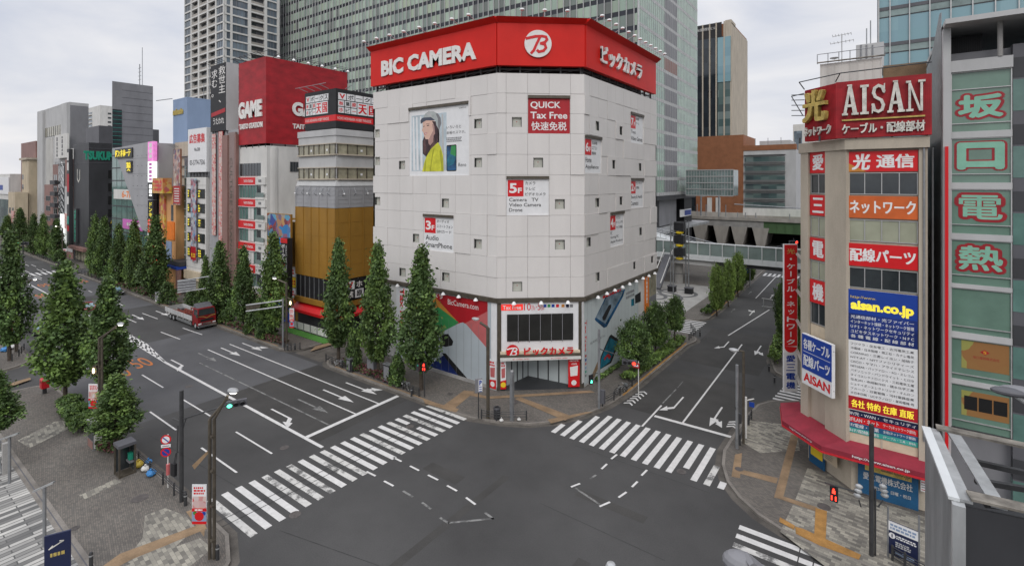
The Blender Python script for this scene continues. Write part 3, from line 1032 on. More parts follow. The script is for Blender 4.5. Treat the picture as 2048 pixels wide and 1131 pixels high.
for fr, hs in ((FL, lw), (FF, fw), (FR, rw)):
    for h in hs:
        b = MB('window_well')
        b.fbox(fr, h[0], h[1], h[2], h[3], -.29, -.25, 'window_blind')
        for q in ((h[0], h[0] + .05, h[2], h[3]), (h[1] - .05, h[1], h[2], h[3]), (h[0] + .05, h[1] - .05, h[3] - .05, h[3]), (h[0] + .05, h[1] - .05, h[2], h[2] + .05)):
            b.fbox(fr, *q, -.25, -.02 if q[2] == h[2] and q[3] != h[3] else -.012, 'dark_steel' if q[3] - q[2] > .5 else 'window_well')
        m = (h[0] + h[1]) / 2
        b.fprism(fr, [(m - .07, h[2] + .62), (m, h[2] + .5), (m + .07, h[2] + .62)], -.249, -.244, 'ad_red')
        b.build('window', store)
back = [C1 + Vector((-LL, 0)), C1, C2, C2 + Vector((0, RL)), C1 + Vector((-LL, RL + 6))]
def inset(pts, d):
    c = sum(pts, Vector((0, 0))) / len(pts)
    return [p + (c - p).normalized() * d for p in pts]
MB('backing').prism(inset(back, .62), 3.5, 33.2, 'backing').build('wall', store)
b = MB('stone')
b.fbox(Fr(C1 + Vector((-LL, 0)), (0, 1), (-1, 0)), 0, RL + 6, 0, 33.3, -.3, 0, 'off_white')
b.fbox(Fr(C2 + Vector((0, RL)), (-1, 0), (0, 1)), 0, 20, 0, 33.3, -.3, 0, 'off_white')
b.build('side_wall', store)
MB('concrete').prism(inset(back, .35), 33.2, 33.32).build('roof', store)
# ground floor: dark trim, poster boards, entrance
b = MB('bronze')
for fr, W in ((FL, LL), (FF, WF), (FR, RL)):
    b.fbox(fr, -.1 if fr is not FL else .0, W + .12, 9.3, 9.74, -.3, .22)
b.build('canopy_trim', store)
lampsL = [(783, 585), (803, 572), (864, 586), (891, 582), (923, 589), (957, 596)]
fl = MB('lamp_white')
def flood(fr, u, z, out=.55, name='floodlight', par=None, s=1.0):
    b = MB('dark_steel')
    b.tube(fr.P(u, z + .25 * s, .2), fr.P(u, z + .1 * s, out), .025 * s, .025 * s, 6)
    p = fr.P(u, z, out)
    b.lathe([(.05 * s, .2 * s), (.12 * s, .14 * s), (.24 * s, -.06 * s), (.2 * s, -.08 * s), (0, -.08 * s)], p, 10, 'lamp_white')
    return b.build(name, par)
for px in (747 + 20, 802, 868, 893, 924, 958):
    flood(FL, FL.uv(px, 590)[0], 9.35, par=store, s=1.1)
for px in (1027, 1081, 1134):
    flood(FF, FF.uv(px, 598)[0], 9.3, par=store, s=1.15)
for px in (1187, 1205, 1221, 1236.5, 1251, 1264.5, 1278, 1290, 1302):
    flood(FR, FR.uv(px, 580)[0], 9.35, par=store, s=1.1)
b = MB('stone')
b.fbox(FL, 0, LL, .12, 9.3, -.3, -.06, 'off_white'); b.fbox(FR, 0, RL, .12, 9.3, -.3, -.06, 'off_white')
b.fbox(FL, 0, LL, .1, .5, -.05, .12, 'stone')
b.fbox(FR, 14.5, RL - .1, .2, 4.6, -.05, .0, 'grey_light')
b.build('ground_floor_wall', store)
MB('sign_white').fbox(FL, LL - .75, LL, .15, 9.3, -.055, .06).build('corner_pillar', store)
MB('bronze').fbox(FF, .02, .42, .15, 9.3, -.3, .05).build('corner_pillar', store)
MB('bronze').fbox(FF, WF - .6, WF - .03, .15, 9.3, -.3, .05).build('corner_pillar', store)
# entrance recess: two glass walls meeting behind, soffit, dark mat
AP = G(1056, 751, .15).xy
for p, q in ((C1, AP), (C2, AP)):
    d = (q - p).normalized()
    f = Fr(p + d * .4, d, (d.y, -d.x) if p is C1 else (-d.y, d.x))
    L_ = (q - p).length - .4
    b = MB('poster_pale')
    b.fbox(f, 0, L_, .15, 3.3, -.1, 0)
    n = 5
    for k in range(n + 1):
        u = L_ * k / n
        b.fbox(f, max(0, u - .06), min(L_, u + .06), .15, 3.3, 0, .06, 'charcoal')
    b.fbox(f, 0, L_, 3.05, 3.28, .0, .05, 'charcoal')
    b.build('entrance_glazing', store)
MB('charcoal').prism([C1 + Vector((.1, -.1)), C2 + Vector((.1, -.1)), AP + Vector((-.3, .5))], .152, .165).build('entrance_mat', store)
MB('off_white').prism([C1, C2, AP + Vector((-.4, .5))], 3.3, 3.42).build('soffit', store)
b = MB('sign_white')
b.fbox(FF, .45, WF - .62, 4.1, 9.28, -.3, 0)
b.build('fascia_board', store)
b = MB('alu')
b.fbox(FF, .3, WF - .5, 3.45, 3.75, 0, .75, 'off_white'); b.fbox(FF, .32, WF - .52, 4.0, 4.22, 0.01, .4, 'cream'); b.fbox(FF, .25, WF - .45, 3.76, 3.98, .0, .65, 'bronze')
b.build('entrance_canopy', store)
b = MB()
text(b, FF, 'BIC CAMERA  AKIBA', (1.6, 3.3, 3.55, 3.68), .76, 'sign_red'); text(b, FF, 'BIC CAMERA  AKIBA', (5.6, 7.3, 3.55, 3.68), .76, 'sign_red')
b.build('lettering', store)
# entrance signboard: tax free strip, video screen, logo and katakana name
t = thing('entrance_sign', 'white signboard with dark video screen and red lettering above the corner entrance', 'sign', FF.P(4.5, 4.3))
r = FF.rect(1014, 1146, 627, 680)
b = MB('screen_dark').fbox(FF, r[0], r[1], r[2], r[3], .02, .12)
b.build('video_screen', t)
b = MB('grey_mid')
for k in range(1, 6):
    u = r[0] + (r[1] - r[0]) * k / 6
    b.fbox(FF, u - .03, u + .03, r[2] - .1, r[3], .125, .2)
b.build('screen_mullions', t)
r2 = FF.rect(1002, 1046, 608, 620)
b = MB('sign_glow_red').fbox(FF, *r2, .01, .03)
text(b, FF, 'Tax Free', sub(r2, .08, .92, .2, .85), .034, 'white', bold=.02)
rr = FF.rect(1048, 1088, 606, 620)
for s, a, c, d, e_ in (('10', 0, .34, 0, 1), ('%', .36, .52, .25, .6), ('OFF', .36, .56, .65, 1), ('+', .58, .66, .4, .7), ('5', .68, .82, 0, 1), ('%', .84, .98, .25, .6), ('OFF', .84, 1.02, .65, 1)):
    text(b, FF, s, sub(rr, a, c, d, e_), .008, 'sign_red')
for px, c in ((1090, 'sign_blue'), (1098, 'ad_green'), (1106, 'sign_blue'), (1115, 'sign_red'), (1126, 'ad_orange'), (1135, 'sign_navy'), (1143, 'grey_mid')):
    q = FF.rect(px - 3, px + 3, 608, 614)
    b.fbox(FF, *q, .005, .012, c)
b.build('tax_free_strip', t)
def logo_b(b, fr, u, z, r, w0, th, cd, cb, n=36):
    b.disc(fr, u, z, r, w0, w0 + th, n, cd)
    def S(pts, wd):
        b.stroke(fr, [(u + x * r, z + y * r) for x, y in pts], wd * r, w0 + th, w0 + th + .03, cb)
    S([(-.86, .36), (-.2, .52), (.3, .55)], .2)
    S([(.3, .55), (.58, .5), (.66, .3), (.5, .1), (.2, .02)], .19)
    S([(.2, .02), (.5, -.06), (.58, -.3), (.4, -.52), (.05, -.6), (-.05, -.5)], .19)
    S([(.15, .5), (-.1, 0), (-.32, -.5), (-.5, -.7)], .19)
u, z = FF.uv(1024.5, 699)
b = MB()
logo_b(b, FF, u, z, .68, .42, .15, 'sign_red', 'white')
b.build('logo_disc', t)
letters(t, FF, [('ビックカメラ', FF.rect(1047, 1145, 690, 707), .45, 'sign_red', dict(bold=.045, th=.12))])

# red rooftop sign in three faces
sg = thing('rooftop_sign', 'huge red three sided rooftop billboard with white lettering and round logo', 'sign', (-30, 45, 33.3))
SB, ST_ = 34.05, 38.45
def sface(fr, u0, u1, name):
    MB('store_red').fbox(fr, u0, u1, SB, ST_, -.25, .3).build(name, sg)
sface(FL, -.15, LL + .12, 'panel'); sface(FF, .01, WF - .02, 'panel'); sface(FR, -.12, RL - 1.0, 'panel')
b = MB('awning_red')
for fr, u0, u1 in ((FL, -.3, LL + .3), (FF, -.1, WF + .1), (FR, -.3, RL - .6)):
    P = fr.P
    b.hexa([P(u0, ST_ + .02, .3), P(u1, ST_ + .02, .3), P(u1, ST_ + .02, -.3), P(u0, ST_ + .02, -.3), P(u0, ST_ + .5, .95), P(u1, ST_ + .5, .95), P(u1, ST_ + .62, -.3), P(u0, ST_ + .62, -.3)], 'store_red')
b.build('top_ledge', sg)
b = MB('dark_steel')
for fr, W in ((FL, LL), (FF, WF), (FR, RL - 1)):
    n = int(W / 2.2)
    for k in range(n + 1):
        u = .3 + (W - .6) * k / n
        b.fbox(fr, u - .07, u + .07, 33.32, SB + .3, -.5, -.3)
        if k < n:
            b.tube(fr.P(u, 33.4, -.6), fr.P(u + W / n, 34.05, -.6), .05, .05, 6)
    b.fbox(fr, .2, W - .2, 33.75, 33.87, -.6, -.45)
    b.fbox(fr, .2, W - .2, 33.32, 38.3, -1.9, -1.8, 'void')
b.build('support_frame', sg)
letters(sg, FL, [('BIC CAMERA', (FL.uv(768, 135)[0], FL.uv(957, 110)[0], 35.0, 36.95), .33, 'letter_white', dict(bold=.045, th=.13))])
b = MB()
u, z = FF.uv(1075, 90)
logo_b(b, FF, u, z, 1.42, .33, .16, 'letter_white', 'sign_red', 44)
b.build('logo_disc', sg)
letters(sg, FR, [('ビックカメラ', (FR.uv(1195, 130)[0], FR.uv(1277, 140)[0], 35.0, 37.1), .33, 'letter_white', dict(bold=.055, th=.2))])
def rooflamp(fr, u, par):
    b = MB('old_metal')
    b.tube(fr.P(u, ST_ + .45, .2), fr.P(u, ST_ + .95, 1.5), .03, .03, 6)
    b.lathe([(.03, .22), (.2, .16), (.25, .02), (.2, -.03), (0, -.03)], fr.P(u, ST_ + .9, 1.65), 10, 'lamp_white')
    b.build('floodlight', par)
for px in (749, 774, 800, 828, 859, 890, 924, 957):
    rooflamp(FL, min(LL - .2, max(.2, FL.uv(px, 90)[0])), sg)
for px in (1041, 1085, 1129):
    rooflamp(FF, FF.uv(px, 40)[0], sg)
for k in range(12):
    rooflamp(FR, .9 + k * (RL - 2.2) / 11, sg)

# posters set in the white wall
def recess(fr, r):
    b = MB('bronze')
    b.fbox(fr, r[0], r[1], r[3] - .3, r[3], -.3, .13)
    return b
def floor_sign(key, num, ja, en, label):
    fr, r = posters[key]
    t = thing('floor_guide_sign', label, 'sign', fr.P((r[0] + r[1]) / 2, r[2]))
    MB('sign_white').fbox(fr, r[0], r[1], r[2], r[3], -.32, -.08).build('panel', t)
    recess(fr, r).build('hood', t)
    W, H = r[1] - r[0], r[3] - r[2]
    rb = sub(r, .03, .4, .1, .52)
    b = MB('sign_red').fbox(fr, *rb, -.075, -.06)
    text(b, fr, num[0], sub(rb, .1, .58, .2, .8), -.055, 'white', bold=.03)
    text(b, fr, 'F', sub(rb, .64, .9, .48, .8), -.055, 'white', bold=.03)
    b.build('floor_number', t)
    it = []
    for i, s in enumerate(ja):
        k = min(1, len(s) / 6.5)
        it.append((s, sub(r, .44, .44 + .52 * max(.45, k), .14 + i * .14, .14 + i * .14 + .085), -.074, 'black', dict(bold=.012)))
    y0 = .58 if len(en) < 3 else .56
    for i, s in enumerate(en):
        st = .34 / max(2, len(en))
        it.append((s, sub(r, .06, .06 + .88 * min(1, len(s) / (10 if max(map(len, en)) < 12 else 14)), y0 + i * st * 1.15, y0 + i * st * 1.15 + st * .82), -.074, 'black', dict(bold=.012)))
    letters(t, fr, it)
floor_sign('3F', '3', ['オーディオ', 'スマートフォン', 'SIMカード'], ['Audio', 'SmartPhone'], 'white floor guide panel reading 3F Audio SmartPhone on the white wall')
floor_sign('5F', '5', ['カメラ', 'テレビ', 'ビデオカメラ'], ['Camera   TV', 'Video Camera', 'Drone'], 'white floor guide panel reading 5F Camera TV Video Camera Drone')
floor_sign('7F', '7', ['自転車', 'ゲーム'], ['Toys', 'Video Games'], 'narrow white floor guide panel reading 7F Toys Video Games')
floor_sign('6F', '6', ['生活家電', 'エアコン', '理美容'], ['Home', 'Appliance'], 'narrow white floor guide panel reading 6F Home Appliance')
floor_sign('2F', '2', ['ビューティー', '化粧品'], ['Beauty & Health', 'Cosmetics'], 'narrow white floor guide panel reading 2F Beauty and Health Cosmetics')
floor_sign('4F', '4', ['パソコン', 'ゲーミングPC', 'アップル製品'], ['PC', 'Gaming PC', 'Apple Products'], 'narrow white floor guide panel reading 4F PC Gaming PC')
fr, r = posters['quick']
t = thing('tax_free_sign', 'square red panel reading QUICK Tax Free in the middle of the white corner face', 'sign', fr.P(5, r[2]))
MB('ad_red').fbox(fr, r[0], r[1], r[2], r[3], -.32, -.08).build('panel', t)
recess(fr, r).build('hood', t)
letters(t, fr, [('QUICK', sub(r, .06, .78, .16, .36), -.075, 'white', dict(bold=.02)), ('Tax Free', sub(r, .06, .94, .43, .61), -.075, 'white', dict(bold=.02)), ('快速免税', sub(r, .08, .92, .69, .92), -.075, 'white', dict(bold=.02))])
# the phone poster with a young woman in a cap
fr, r = posters['girl']
t = thing('phone_poster', 'large wall poster of a woman in grey cap and yellow top beside a phone', 'poster', fr.P((r[0] + r[1]) / 2, r[2]))
MB('sign_white').fbox(fr, r[0], r[1], r[2], r[3], -.32, -.08).build('panel', t)
recess(fr, r).build('hood', t)
def rel(fr, r, pts):
    return [(r[0] + (r[1] - r[0]) * a, r[3] - (r[3] - r[2]) * c) for a, c in pts]
b = MB()
w_ = -.07
b.fprism(fr, rel(fr, r, [(.04, .12), (.64, .12), (.64, .93), (.04, .93)]), w_ - .008, w_, 'poster_sky')
for a in (.06, .12, .19, .5, .56):
    b.fprism(fr, rel(fr, r, [(a, .14), (a + .025, .14), (a + .05, .92), (a + .01, .92)]), w_, w_ + .002, 'sign_white' if a < .3 else 'grey_light')
b.build('backdrop', t)
b = MB()
def pp_(pts, k, m):
    b.fprism(fr, rel(fr, r, pts), w_ + .001 * k, w_ + .001 * (k + 1), m)
pp_([(.24, .3), (.3, .2), (.5, .24), (.52, .4), (.52, .52), (.45, .62), (.36, .72), (.31, .74), (.24, .68), (.235, .5), (.27, .42)], 1, 'hair')
pp_([(.25, .5), (.28, .47), (.3, .6), (.28, .7), (.25, .64)], 2, 'hair_light'); pp_([(.42, .5), (.47, .42), (.5, .5), (.4, .64), (.36, .66)], 2, 'hair_light')
pp_([(.33, .45), (.43, .4), (.42, .52), (.37, .57), (.34, .54)], 3, 'skin_shade')
pp_([(.238, .22), (.3, .2), (.44, .22), (.48, .3), (.46, .4), (.4, .45), (.345, .48), (.29, .475), (.27, .44), (.258, .4), (.245, .37), (.225, .345), (.24, .3)], 4, 'skin')
pp_([(.4, .26), (.47, .3), (.46, .4), (.4, .45), (.345, .48), (.38, .42), (.42, .36)], 5, 'skin_shade')
pp_([(.262, .385), (.3, .375), (.32, .378), (.3, .408), (.27, .41)], 5, 'ad_salmon'); pp_([(.268, .39), (.31, .383), (.295, .4)], 6, 'white')
pp_([(.248, .285), (.272, .28), (.272, .29), (.248, .296)], 5, 'hair'); pp_([(.31, .275), (.35, .272), (.352, .285), (.312, .288)], 5, 'hair')
pp_([(.3, .255), (.355, .25), (.358, .256), (.3, .262)], 5, 'hair_light')
pp_([(.4, .22), (.47, .24), (.5, .36), (.49, .5), (.44, .56), (.455, .42), (.44, .3)], 7, 'hair')
pp_([(.2, .2), (.22, .17), (.3, .15), (.4, .165), (.46, .215), (.42, .215), (.3, .205), (.25, .225), (.205, .25)], 9, 'cap_dark')
pp_([(.25, .16), (.28, .11), (.34, .08), (.42, .085), (.5, .125), (.545, .19), (.555, .27), (.52, .355), (.475, .29), (.46, .22), (.38, .165)], 10, 'cap')
pp_([(.46, .12), (.5, .125), (.545, .19), (.555, .27), (.52, .355), (.5, .3), (.5, .2)], 11, 'grey_mid'); pp_([(.3, .115), (.36, .082), (.4, .16), (.38, .165)], 11, 'grey_light')
pp_([(.23, .94), (.27, .8), (.3, .73), (.38, .62), (.5, .53), (.55, .6), (.585, .72), (.595, .94)], 12, 'yellow_cloth')
pp_([(.42, .62), (.44, .62), (.4, .8), (.38, .94), (.36, .94), (.385, .78)], 13, 'yellow_shade'); pp_([(.53, .66), (.55, .62), (.58, .75), (.59, .94), (.56, .94)], 13, 'yellow_shade'); pp_([(.28, .8), (.3, .76), (.29, .94), (.26, .94)], 13, 'yellow_shade')
b.build('portrait', t)
b = MB()
b.fprism(fr, rel(fr, r, [(.65, .58), (.79, .575), (.8, .59), (.8, .925), (.79, .94), (.65, .94), (.642, .925), (.642, .6)]), w_, w_ + .01, 'void')
b.fprism(fr, rel(fr, r, [(.65, .595), (.79, .59), (.792, .925), (.65, .93)]), w_ + .01, w_ + .011, 'phone_blue')
b.fprism(fr, rel(fr, r, [(.72, .592), (.79, .59), (.79, .74), (.7, .72)]), w_ + .011, w_ + .012, 'ad_green'); b.fprism(fr, rel(fr, r, [(.65, .78), (.7, .7), (.79, .74), (.76, .84), (.66, .88)]), w_ + .012, w_ + .013, 'phone_teal')
b.build('phone_picture', t)
letters(t, fr, [('いろいろと', sub(r, .64, .873, .31, .35), w_, 'black'), ('余裕のスマホ。', sub(r, .64, .94, .385, .43), w_, 'black'), ('Reno', sub(r, .83, .95, .83, .88), w_, 'black'), ('OPPO', sub(r, .84, .95, .07, .09), w_, 'black')])
scribble(MB(), fr, sub(r, .64, .88, .47, .54), 3, w_, 'grey_mid', 3, 14).build('small_print', t)

# ground floor posters
pw = .02
t = thing('wall_poster', 'giant red green and orange wall poster with a tilted grey phone and blue corner', 'poster', FL.P(15, .5))
r = (FL.uv(793, 600)[0], LL - .8, .55, 9.28)
b = MB('poster_grey').fbox(FL, *r, -.055, pw)
def PP(pp, m, k):
    b.pxpoly(FL, pp, pw + .003 * k, m)
PP([(793, 573), (826, 579), (826, 700), (793, 690)], 'sign_white', 1)
PP([(826, 579), (975.5, 603), (975.5, 700), (910, 650), (860, 640), (826, 700)], 'ad_red', 2)
PP([(826, 590), (866, 588), (916, 643), (880, 670), (826, 700)], 'ad_orange', 3)
PP([(826, 620), (878, 614), (918, 644), (880, 675), (826, 700)], 'ad_green', 4)
PP([(930, 646), (975.5, 622), (975.5, 697)], 'ad_salmon', 4)
PP([(826, 693), (918, 646), (926, 644), (933, 648), (975.5, 697), (975.5, 768), (930, 757), (885, 700), (826, 720)], 'poster_grey', 5)
PP([(885, 668), (897, 667), (907, 682), (905, 690), (892, 693), (880, 690)], 'void', 6)
PP([(884, 705), (892, 706), (937, 758), (920, 754)], 'void', 7)
PP([(862, 728), (888, 709), (932, 757), (862, 738)], 'deep_blue', 6)
b.build('panel', t)
b = MB('grey_mid')
for k in range(9):
    u = FL.uv(868 + 15 * k, 700)[0]
    if u < r[1]:
        b.fbox(FL, u - .012, u + .012, .6, 6.5, pw + .02, pw + .028)
b.build('panel_joints', t)
u0 = FL.uv(803, 640)[0]
class Vert(Fr):
    """frame turned a quarter: text reads downward"""
    def __init__(s, fr): s.f, s.n = fr, fr.n
    def P(s, u, z, w=0): return s.f.P(z, -u, w)
letters(t, FL, [('BicCamera.com', (FL.uv(896, 597)[0], FL.uv(957, 607)[0], 8.15, 8.75), pw + .012, 'white', dict(bold=0)), ('メラ', (FL.uv(868, 600)[0], FL.uv(886, 600)[0], 8.6, 9.1), pw + .014, 'white', dict(bold=.03))])
b = MB()
vf = Vert(FL)
text(b, vf, 'Tax Free', (-9.0, -3.6, FL.uv(800, 640)[0], FL.uv(809, 640)[0]), pw + .01, 'sign_red', bold=.03)
b.build('side_lettering', t)
t = thing('wall_poster', 'long pale wall poster with two big tilted phones beside the side street', 'poster', FR.P(7, .5))
r = (.02, 15, .4, 9.28)
b = MB('poster_pale').fbox(FR, *r, -.055, pw)
def PQ(pp, m, k):
    b.pxpoly(FR, pp, pw + .003 * k, m)
PQ([(1163, 604), (1168, 602), (1168, 764), (1163, 767)], 'sign_white', 1)
PQ([(1189, 638), (1213, 589), (1250, 578), (1246, 592), (1213, 653), (1207, 655), (1190, 640)], 'phone_blue', 1)
PQ([(1191, 634), (1214, 592), (1246, 581), (1243, 590), (1210, 647)], 'phone_silver', 2)
PQ([(1204, 634), (1217, 610), (1222, 608), (1222, 614), (1210, 640), (1205, 640)], 'void', 3)
PQ([(1197, 742), (1201, 712), (1218, 672), (1222, 668), (1236, 678), (1236, 690), (1222, 725), (1200, 738)], 'void', 1)
PQ([(1199, 738), (1203, 714), (1219, 674), (1234, 683), (1220, 722)], 'phone_teal', 2)
PQ([(1207, 716), (1216, 706), (1222, 712), (1218, 718), (1214, 712), (1209, 720)], 'ad_red', 3)
PQ([(1180, 757), (1195, 722), (1196, 735), (1188, 755)], 'tile_beige', 1)
PQ([(1269.5, 590), (1281, 583), (1281, 602), (1270, 607)], 'void', 2)
PQ([(1262, 598), (1268, 596), (1268, 610), (1262, 612)], 'phone_teal', 2)
b.build('panel', t)
b = MB('grey_mid')
for k in range(15):
    b.fbox(FR, .7 + k, .72 + k, .45, 9.2, pw + .001, pw + .002)
b.build('panel_joints', t)
b = MB()
text(b, Vert(FR), 'Tax Free', (-7.2, -3.9, .12, .5), pw + .006, 'sign_red', bold=.02)
text(b, FR, 'HUAWEI', (1.3, 3.2, 4.3, 4.6), pw + .004, 'grey_dark')
text(b, FR, 'P30 Pro', (3.5, 5, 4.3, 4.6), pw + .004, 'grey_dark')
text(b, FR, 'HUAWEI P30 lite', (7, 11, 4.5, 4.8), pw + .004, 'grey_light')
scribble(b, FR, (4.4, 9.6, 8.65, 9.1), 1, pw + .014, 'sign_red', 2, 12); scribble(b, FR, (11, 13.6, 7.3, 8.3), 2, pw + .006, 'grey_mid', 4, 10)
for k, c in enumerate(('ad_red', 'sign_blue', 'ad_salmon', 'sky_blue_wall', 'green_sign', 'grey_mid')):
    b.fbox(FR, .16, .46, 3.3 - k * .42, 3.55 - k * .42, pw + .004, pw + .008, c)
b.build('lettering', t)
t = thing('restaurant_sign', 'orange and grey vertical shop sign at the far end of the white store', 'sign', FR.P(19, .5))
r = FR.rect(1293, 1308, 560, 625)
b = MB('orange').fbox(FR, 17.2, 18.6, 4.4, 9.25, .0, .1)
b.fbox(FR, 18.65, 21.4, 3.4, 9.25, -.05, .06, 'warm_glass'); b.fbox(FR, 18.65, 21.4, 4.6, 6.2, .065, .08, 'grey_mid'); b.fbox(FR, 17.2, 21.4, 3.2, 4.3, .08, .12, 'sign_white')
b.build('panel', t)
b = MB()
scribble(b, Vert(FR), (-9, -5.6, 17.5, 18.1), 1, .105, 'white', 5, 11); scribble(b, FR, (17.7, 20.9, 3.3, 4.1), 2, .124, 'grey_mid', 6, 6)
b.build('lettering', t)
# banners beside the entrance
for px0, px1, y0, y1, fr, label, k in ((980, 1000, 715, 785, FL, 'red and white sale poster left of the entrance on the pale wall', 0), (1001, 1012, 712, 775, FF, 'narrow pink sale poster just inside the left entrance pillar', 1), (1136, 1159, 708, 778, FF, 'red shop poster with a white round picture right of the entrance', 2)):
    w0 = .1 if k != 0 else .15
    u0, u1 = fr.uv(px0, 750)[0], fr.uv(px1, 750)[0]
    rr = (u0, min(u1, (LL if fr is FL else WF) - .02), .3, 3.3)
    t = thing('entrance_poster', label, 'poster', fr.P(rr[0], rr[2]))
    b = MB('sign_red' if k == 2 else 'sign_white').fbox(fr, *rr, w0 - .04, w0)
    b.fprism(fr, rel(fr, rr, [(0, .72), (1, .68), (1, 1), (0, 1)]), w0, w0 + .004, 'sign_red')
    b.fprism(fr, rel(fr, rr, [(.15, .3), (.85, .25), (.8, .6), (.2, .62)]), w0, w0 + .005, 'ad_salmon' if k != 2 else 'white')
    b.disc(fr, (rr[0] + rr[1]) / 2, rr[2] + .45, .28, w0 + .004, w0 + .008, 16, 'yellow' if k == 1 else 'white')
    (text(b, fr, 'camera\n.com', sub(rr, .12, .88, .05, .22), w0 + .004, 'white', bold=.02) if k == 2 else scribble(b, fr, sub(rr, .1, .9, .05, .24), 2, w0 + .003, 'sign_red', k, 4))
    b.build('panel', t)
# ---------------------------------------------------------------- buildings along the wide street
YF = 41.5
F0 = FY(YF)
def ux(px, fr=F0):
    return fr.uv(px, 400)[0]
def zz(px, py, fr=F0):
    return fr.uv(px, py)[1]
def block(name, label, x0, x1, y0, y1, z1, m, z0=0, cat='building', parapet=.7, roofm='concrete'):
    t = thing(name, label, cat, ((x0 + x1) / 2, (y0 + y1) / 2, 0))
    MB(m).box(x0, x1, y0, y1, z0, z1).build('wall', t)
    b = MB(m)
    if parapet:
        k = .22
        for q in ((x0 - .02, x1 + .02, y0 - .02, y0 + k), (x0 - .02, x1 + .02, y1 - k, y1 + .02), (x0 - .02, x0 + k, y0 + k, y1 - k), (x1 - k, x1 + .02, y0 + k, y1 - k)):
            b.box(*q, z1 + .001, z1 + parapet)
    b.box(x0 + .25, x1 - .25, y0 + .25, y1 - .25, z1 - .1, z1 + .02, roofm)
    b.build('roof', t)
    return t
def rows_of_windows(t, fr, u0, u1, n, zs, h, wfrac=.7, glass='dark_glass', frame='alu', nx=2, nz=1):
    for z in zs:
        for k in range(n):
            a = u0 + (u1 - u0) * (k + .5 - wfrac / 2) / n
            c = u0 + (u1 - u0) * (k + .5 + wfrac / 2) / n
            window(fr, a, c, z, z + h, t, glass, frame, nx, nz)
def rooftop_unit(t, x, y, z, sx=2, sy=1.2, sz=1.3, m='grey_light'):
    b = MB(m).box(x - sx / 2, x + sx / 2, y - sy / 2, y + sy / 2, z, z + sz)
    for k in range(4):
        b.box(x - sx / 2 + .1, x + sx / 2 - .1, y - sy / 2 - .02, y - sy / 2, z + .2 + k * sz * .2, z + .28 + k * sz * .2, 'grey_dark')
    b.lathe([(0, 0), (sy * .36, 0), (sy * .36, .12), (0, .12)], (x, y, z + sz), 12, 'grey_dark')
    b.build('roof_unit', t)

# far end of the street
t = block('apartment_tower', 'far white apartment tower with red sign above the roofs at the left edge', -520, -452, 118, 150, 76, 'off_white')
fr = FY(118)
for k in range(17):
    b = MB('flat_pane').fbox(fr, -519, -470, 22 + k * 3.1, 23.6 + k * 3.1, .0, .1)
    b.fbox(fr, -519.5, -470, 21.2 + k * 3.1, 22 + k * 3.1, .0, .9, 'off_white')
    b.build('balcony', t)
rows_of_windows(t, FX(-452), 120, 148, 4, [24 + 3.1 * k for k in range(16)], 1.3, .3, nx=1)
MB('orange').fbox(fr, -478, -455, 40, 45, .1, .6).build('rooftop_sign', t)
t = block('office_building', 'white low building with blue lettered board at the far left street end', -330, -262, YF, 60, 24, 'off_white')
MB('office_pane').fbox(F0, -329, -263, 2, 15, 0, .1).build('shopfront', t)
b = MB('sign_white').fbox(F0, -300, -262, 17, 23.5, .1, .4)
scribble(b, F0, (-284, -264, 18, 21), 1, .41, 'sign_blue', 1, 4)
b.build('sign_panel', t)
t = block('office_building', 'brown pink office block with antenna mast near the left edge', -262, -240, YF + 3, 62, 35.5, 'brown_pink')
rows_of_windows(t, FY(YF + 3), -262, -243, 2, [6 + 3.6 * k for k in range(7)], 1.7, .55)
b = MB('dark_steel').path([(-243, 46, 36), (-243, 46, 46)], .16, 6); b.path([(-244.5, 46, 45), (-243, 46, 41), (-241.5, 46, 45)], .1, 5)
b.build('antenna', t)
t = block('office_building', 'tan building with flat canopy roof left of the tall grey building', -243, -233.5, YF, 56, 28.5, 'beige')
rows_of_windows(t, F0, -243, -240, 1, [9 + 3.4 * k for k in range(5)], 1.6, .7)
MB('concrete_beige').box(-244, -233, YF - .6, 57, 29.3, 30).build('roof_canopy', t)
t = block('shop_building', 'low cream old building with balustrade in front of the tan building', -242.5, -232.6, YF - 3.5, YF - .3, 17.5, 'beige')
rows_of_windows(t, FY(YF - 3.5), -242, -233, 2, [5.5, 11], 2, .5)
MB('banner_art').fbox(FY(YF - 3.5), -236.5, -232.7, 8, 12, .1, .3).build('screen_panel', t)

# the tall grey building and the narrow shops before it
t = block('office_tower', 'tall pale grey tower with vertical ribs and a strip of yellow top windows', -231.5, -197, 44, 48.6, 45.5, 'grey_light', parapet=.4)
fr = FY(44)
b = MB('grey_light')
b.fbox(fr, -231.5, -224.5, 3, 45.6, 0, .7)
for k in range(5):
    b.fbox(fr, -222 + k * 1.7, -221.6 + k * 1.7, 2, 36, 0, .35, 'off_white')
b.fbox(fr, -203.5, -197, 36.4, 45.7, 0, .6)
b.build('pier', t)
b = MB('warm_glass').fbox(fr, -224, -204, 36.6, 39.6, 0, .12)
for k in range(9):
    b.fbox(fr, -224 + k * 2.5, -223.85 + k * 2.5, 36.6, 39.6, .12, .2, 'grey_mid')
b.build('window', t)
for k in range(8):
    window(fr, -212, -206.5, 8 + 3.7 * k, 9.6 + 3.7 * k, t, nx=1)
MB('grey_mid').box(-197, -196.9, 44.2, 48.5, 8, 45).build('side_panel', t)
t = thing('rooftop_sign', 'white roof board with dark vertical lettering on the grey tower', 'sign', (-205, 43, 28))
MB('off_white').box(-207, -194, 42.8, 43.3, 29, 36.2).build('panel', t)
for k in (0, 1):
    b = MB(); scribble(b, Vert(FY(42.78)), (-35.5, -29.5, -205.5 + 5.6 * k, -203.6 + 5.6 * k), 1, .01, 'grey_dark', k, 7); b.build('lettering', t)
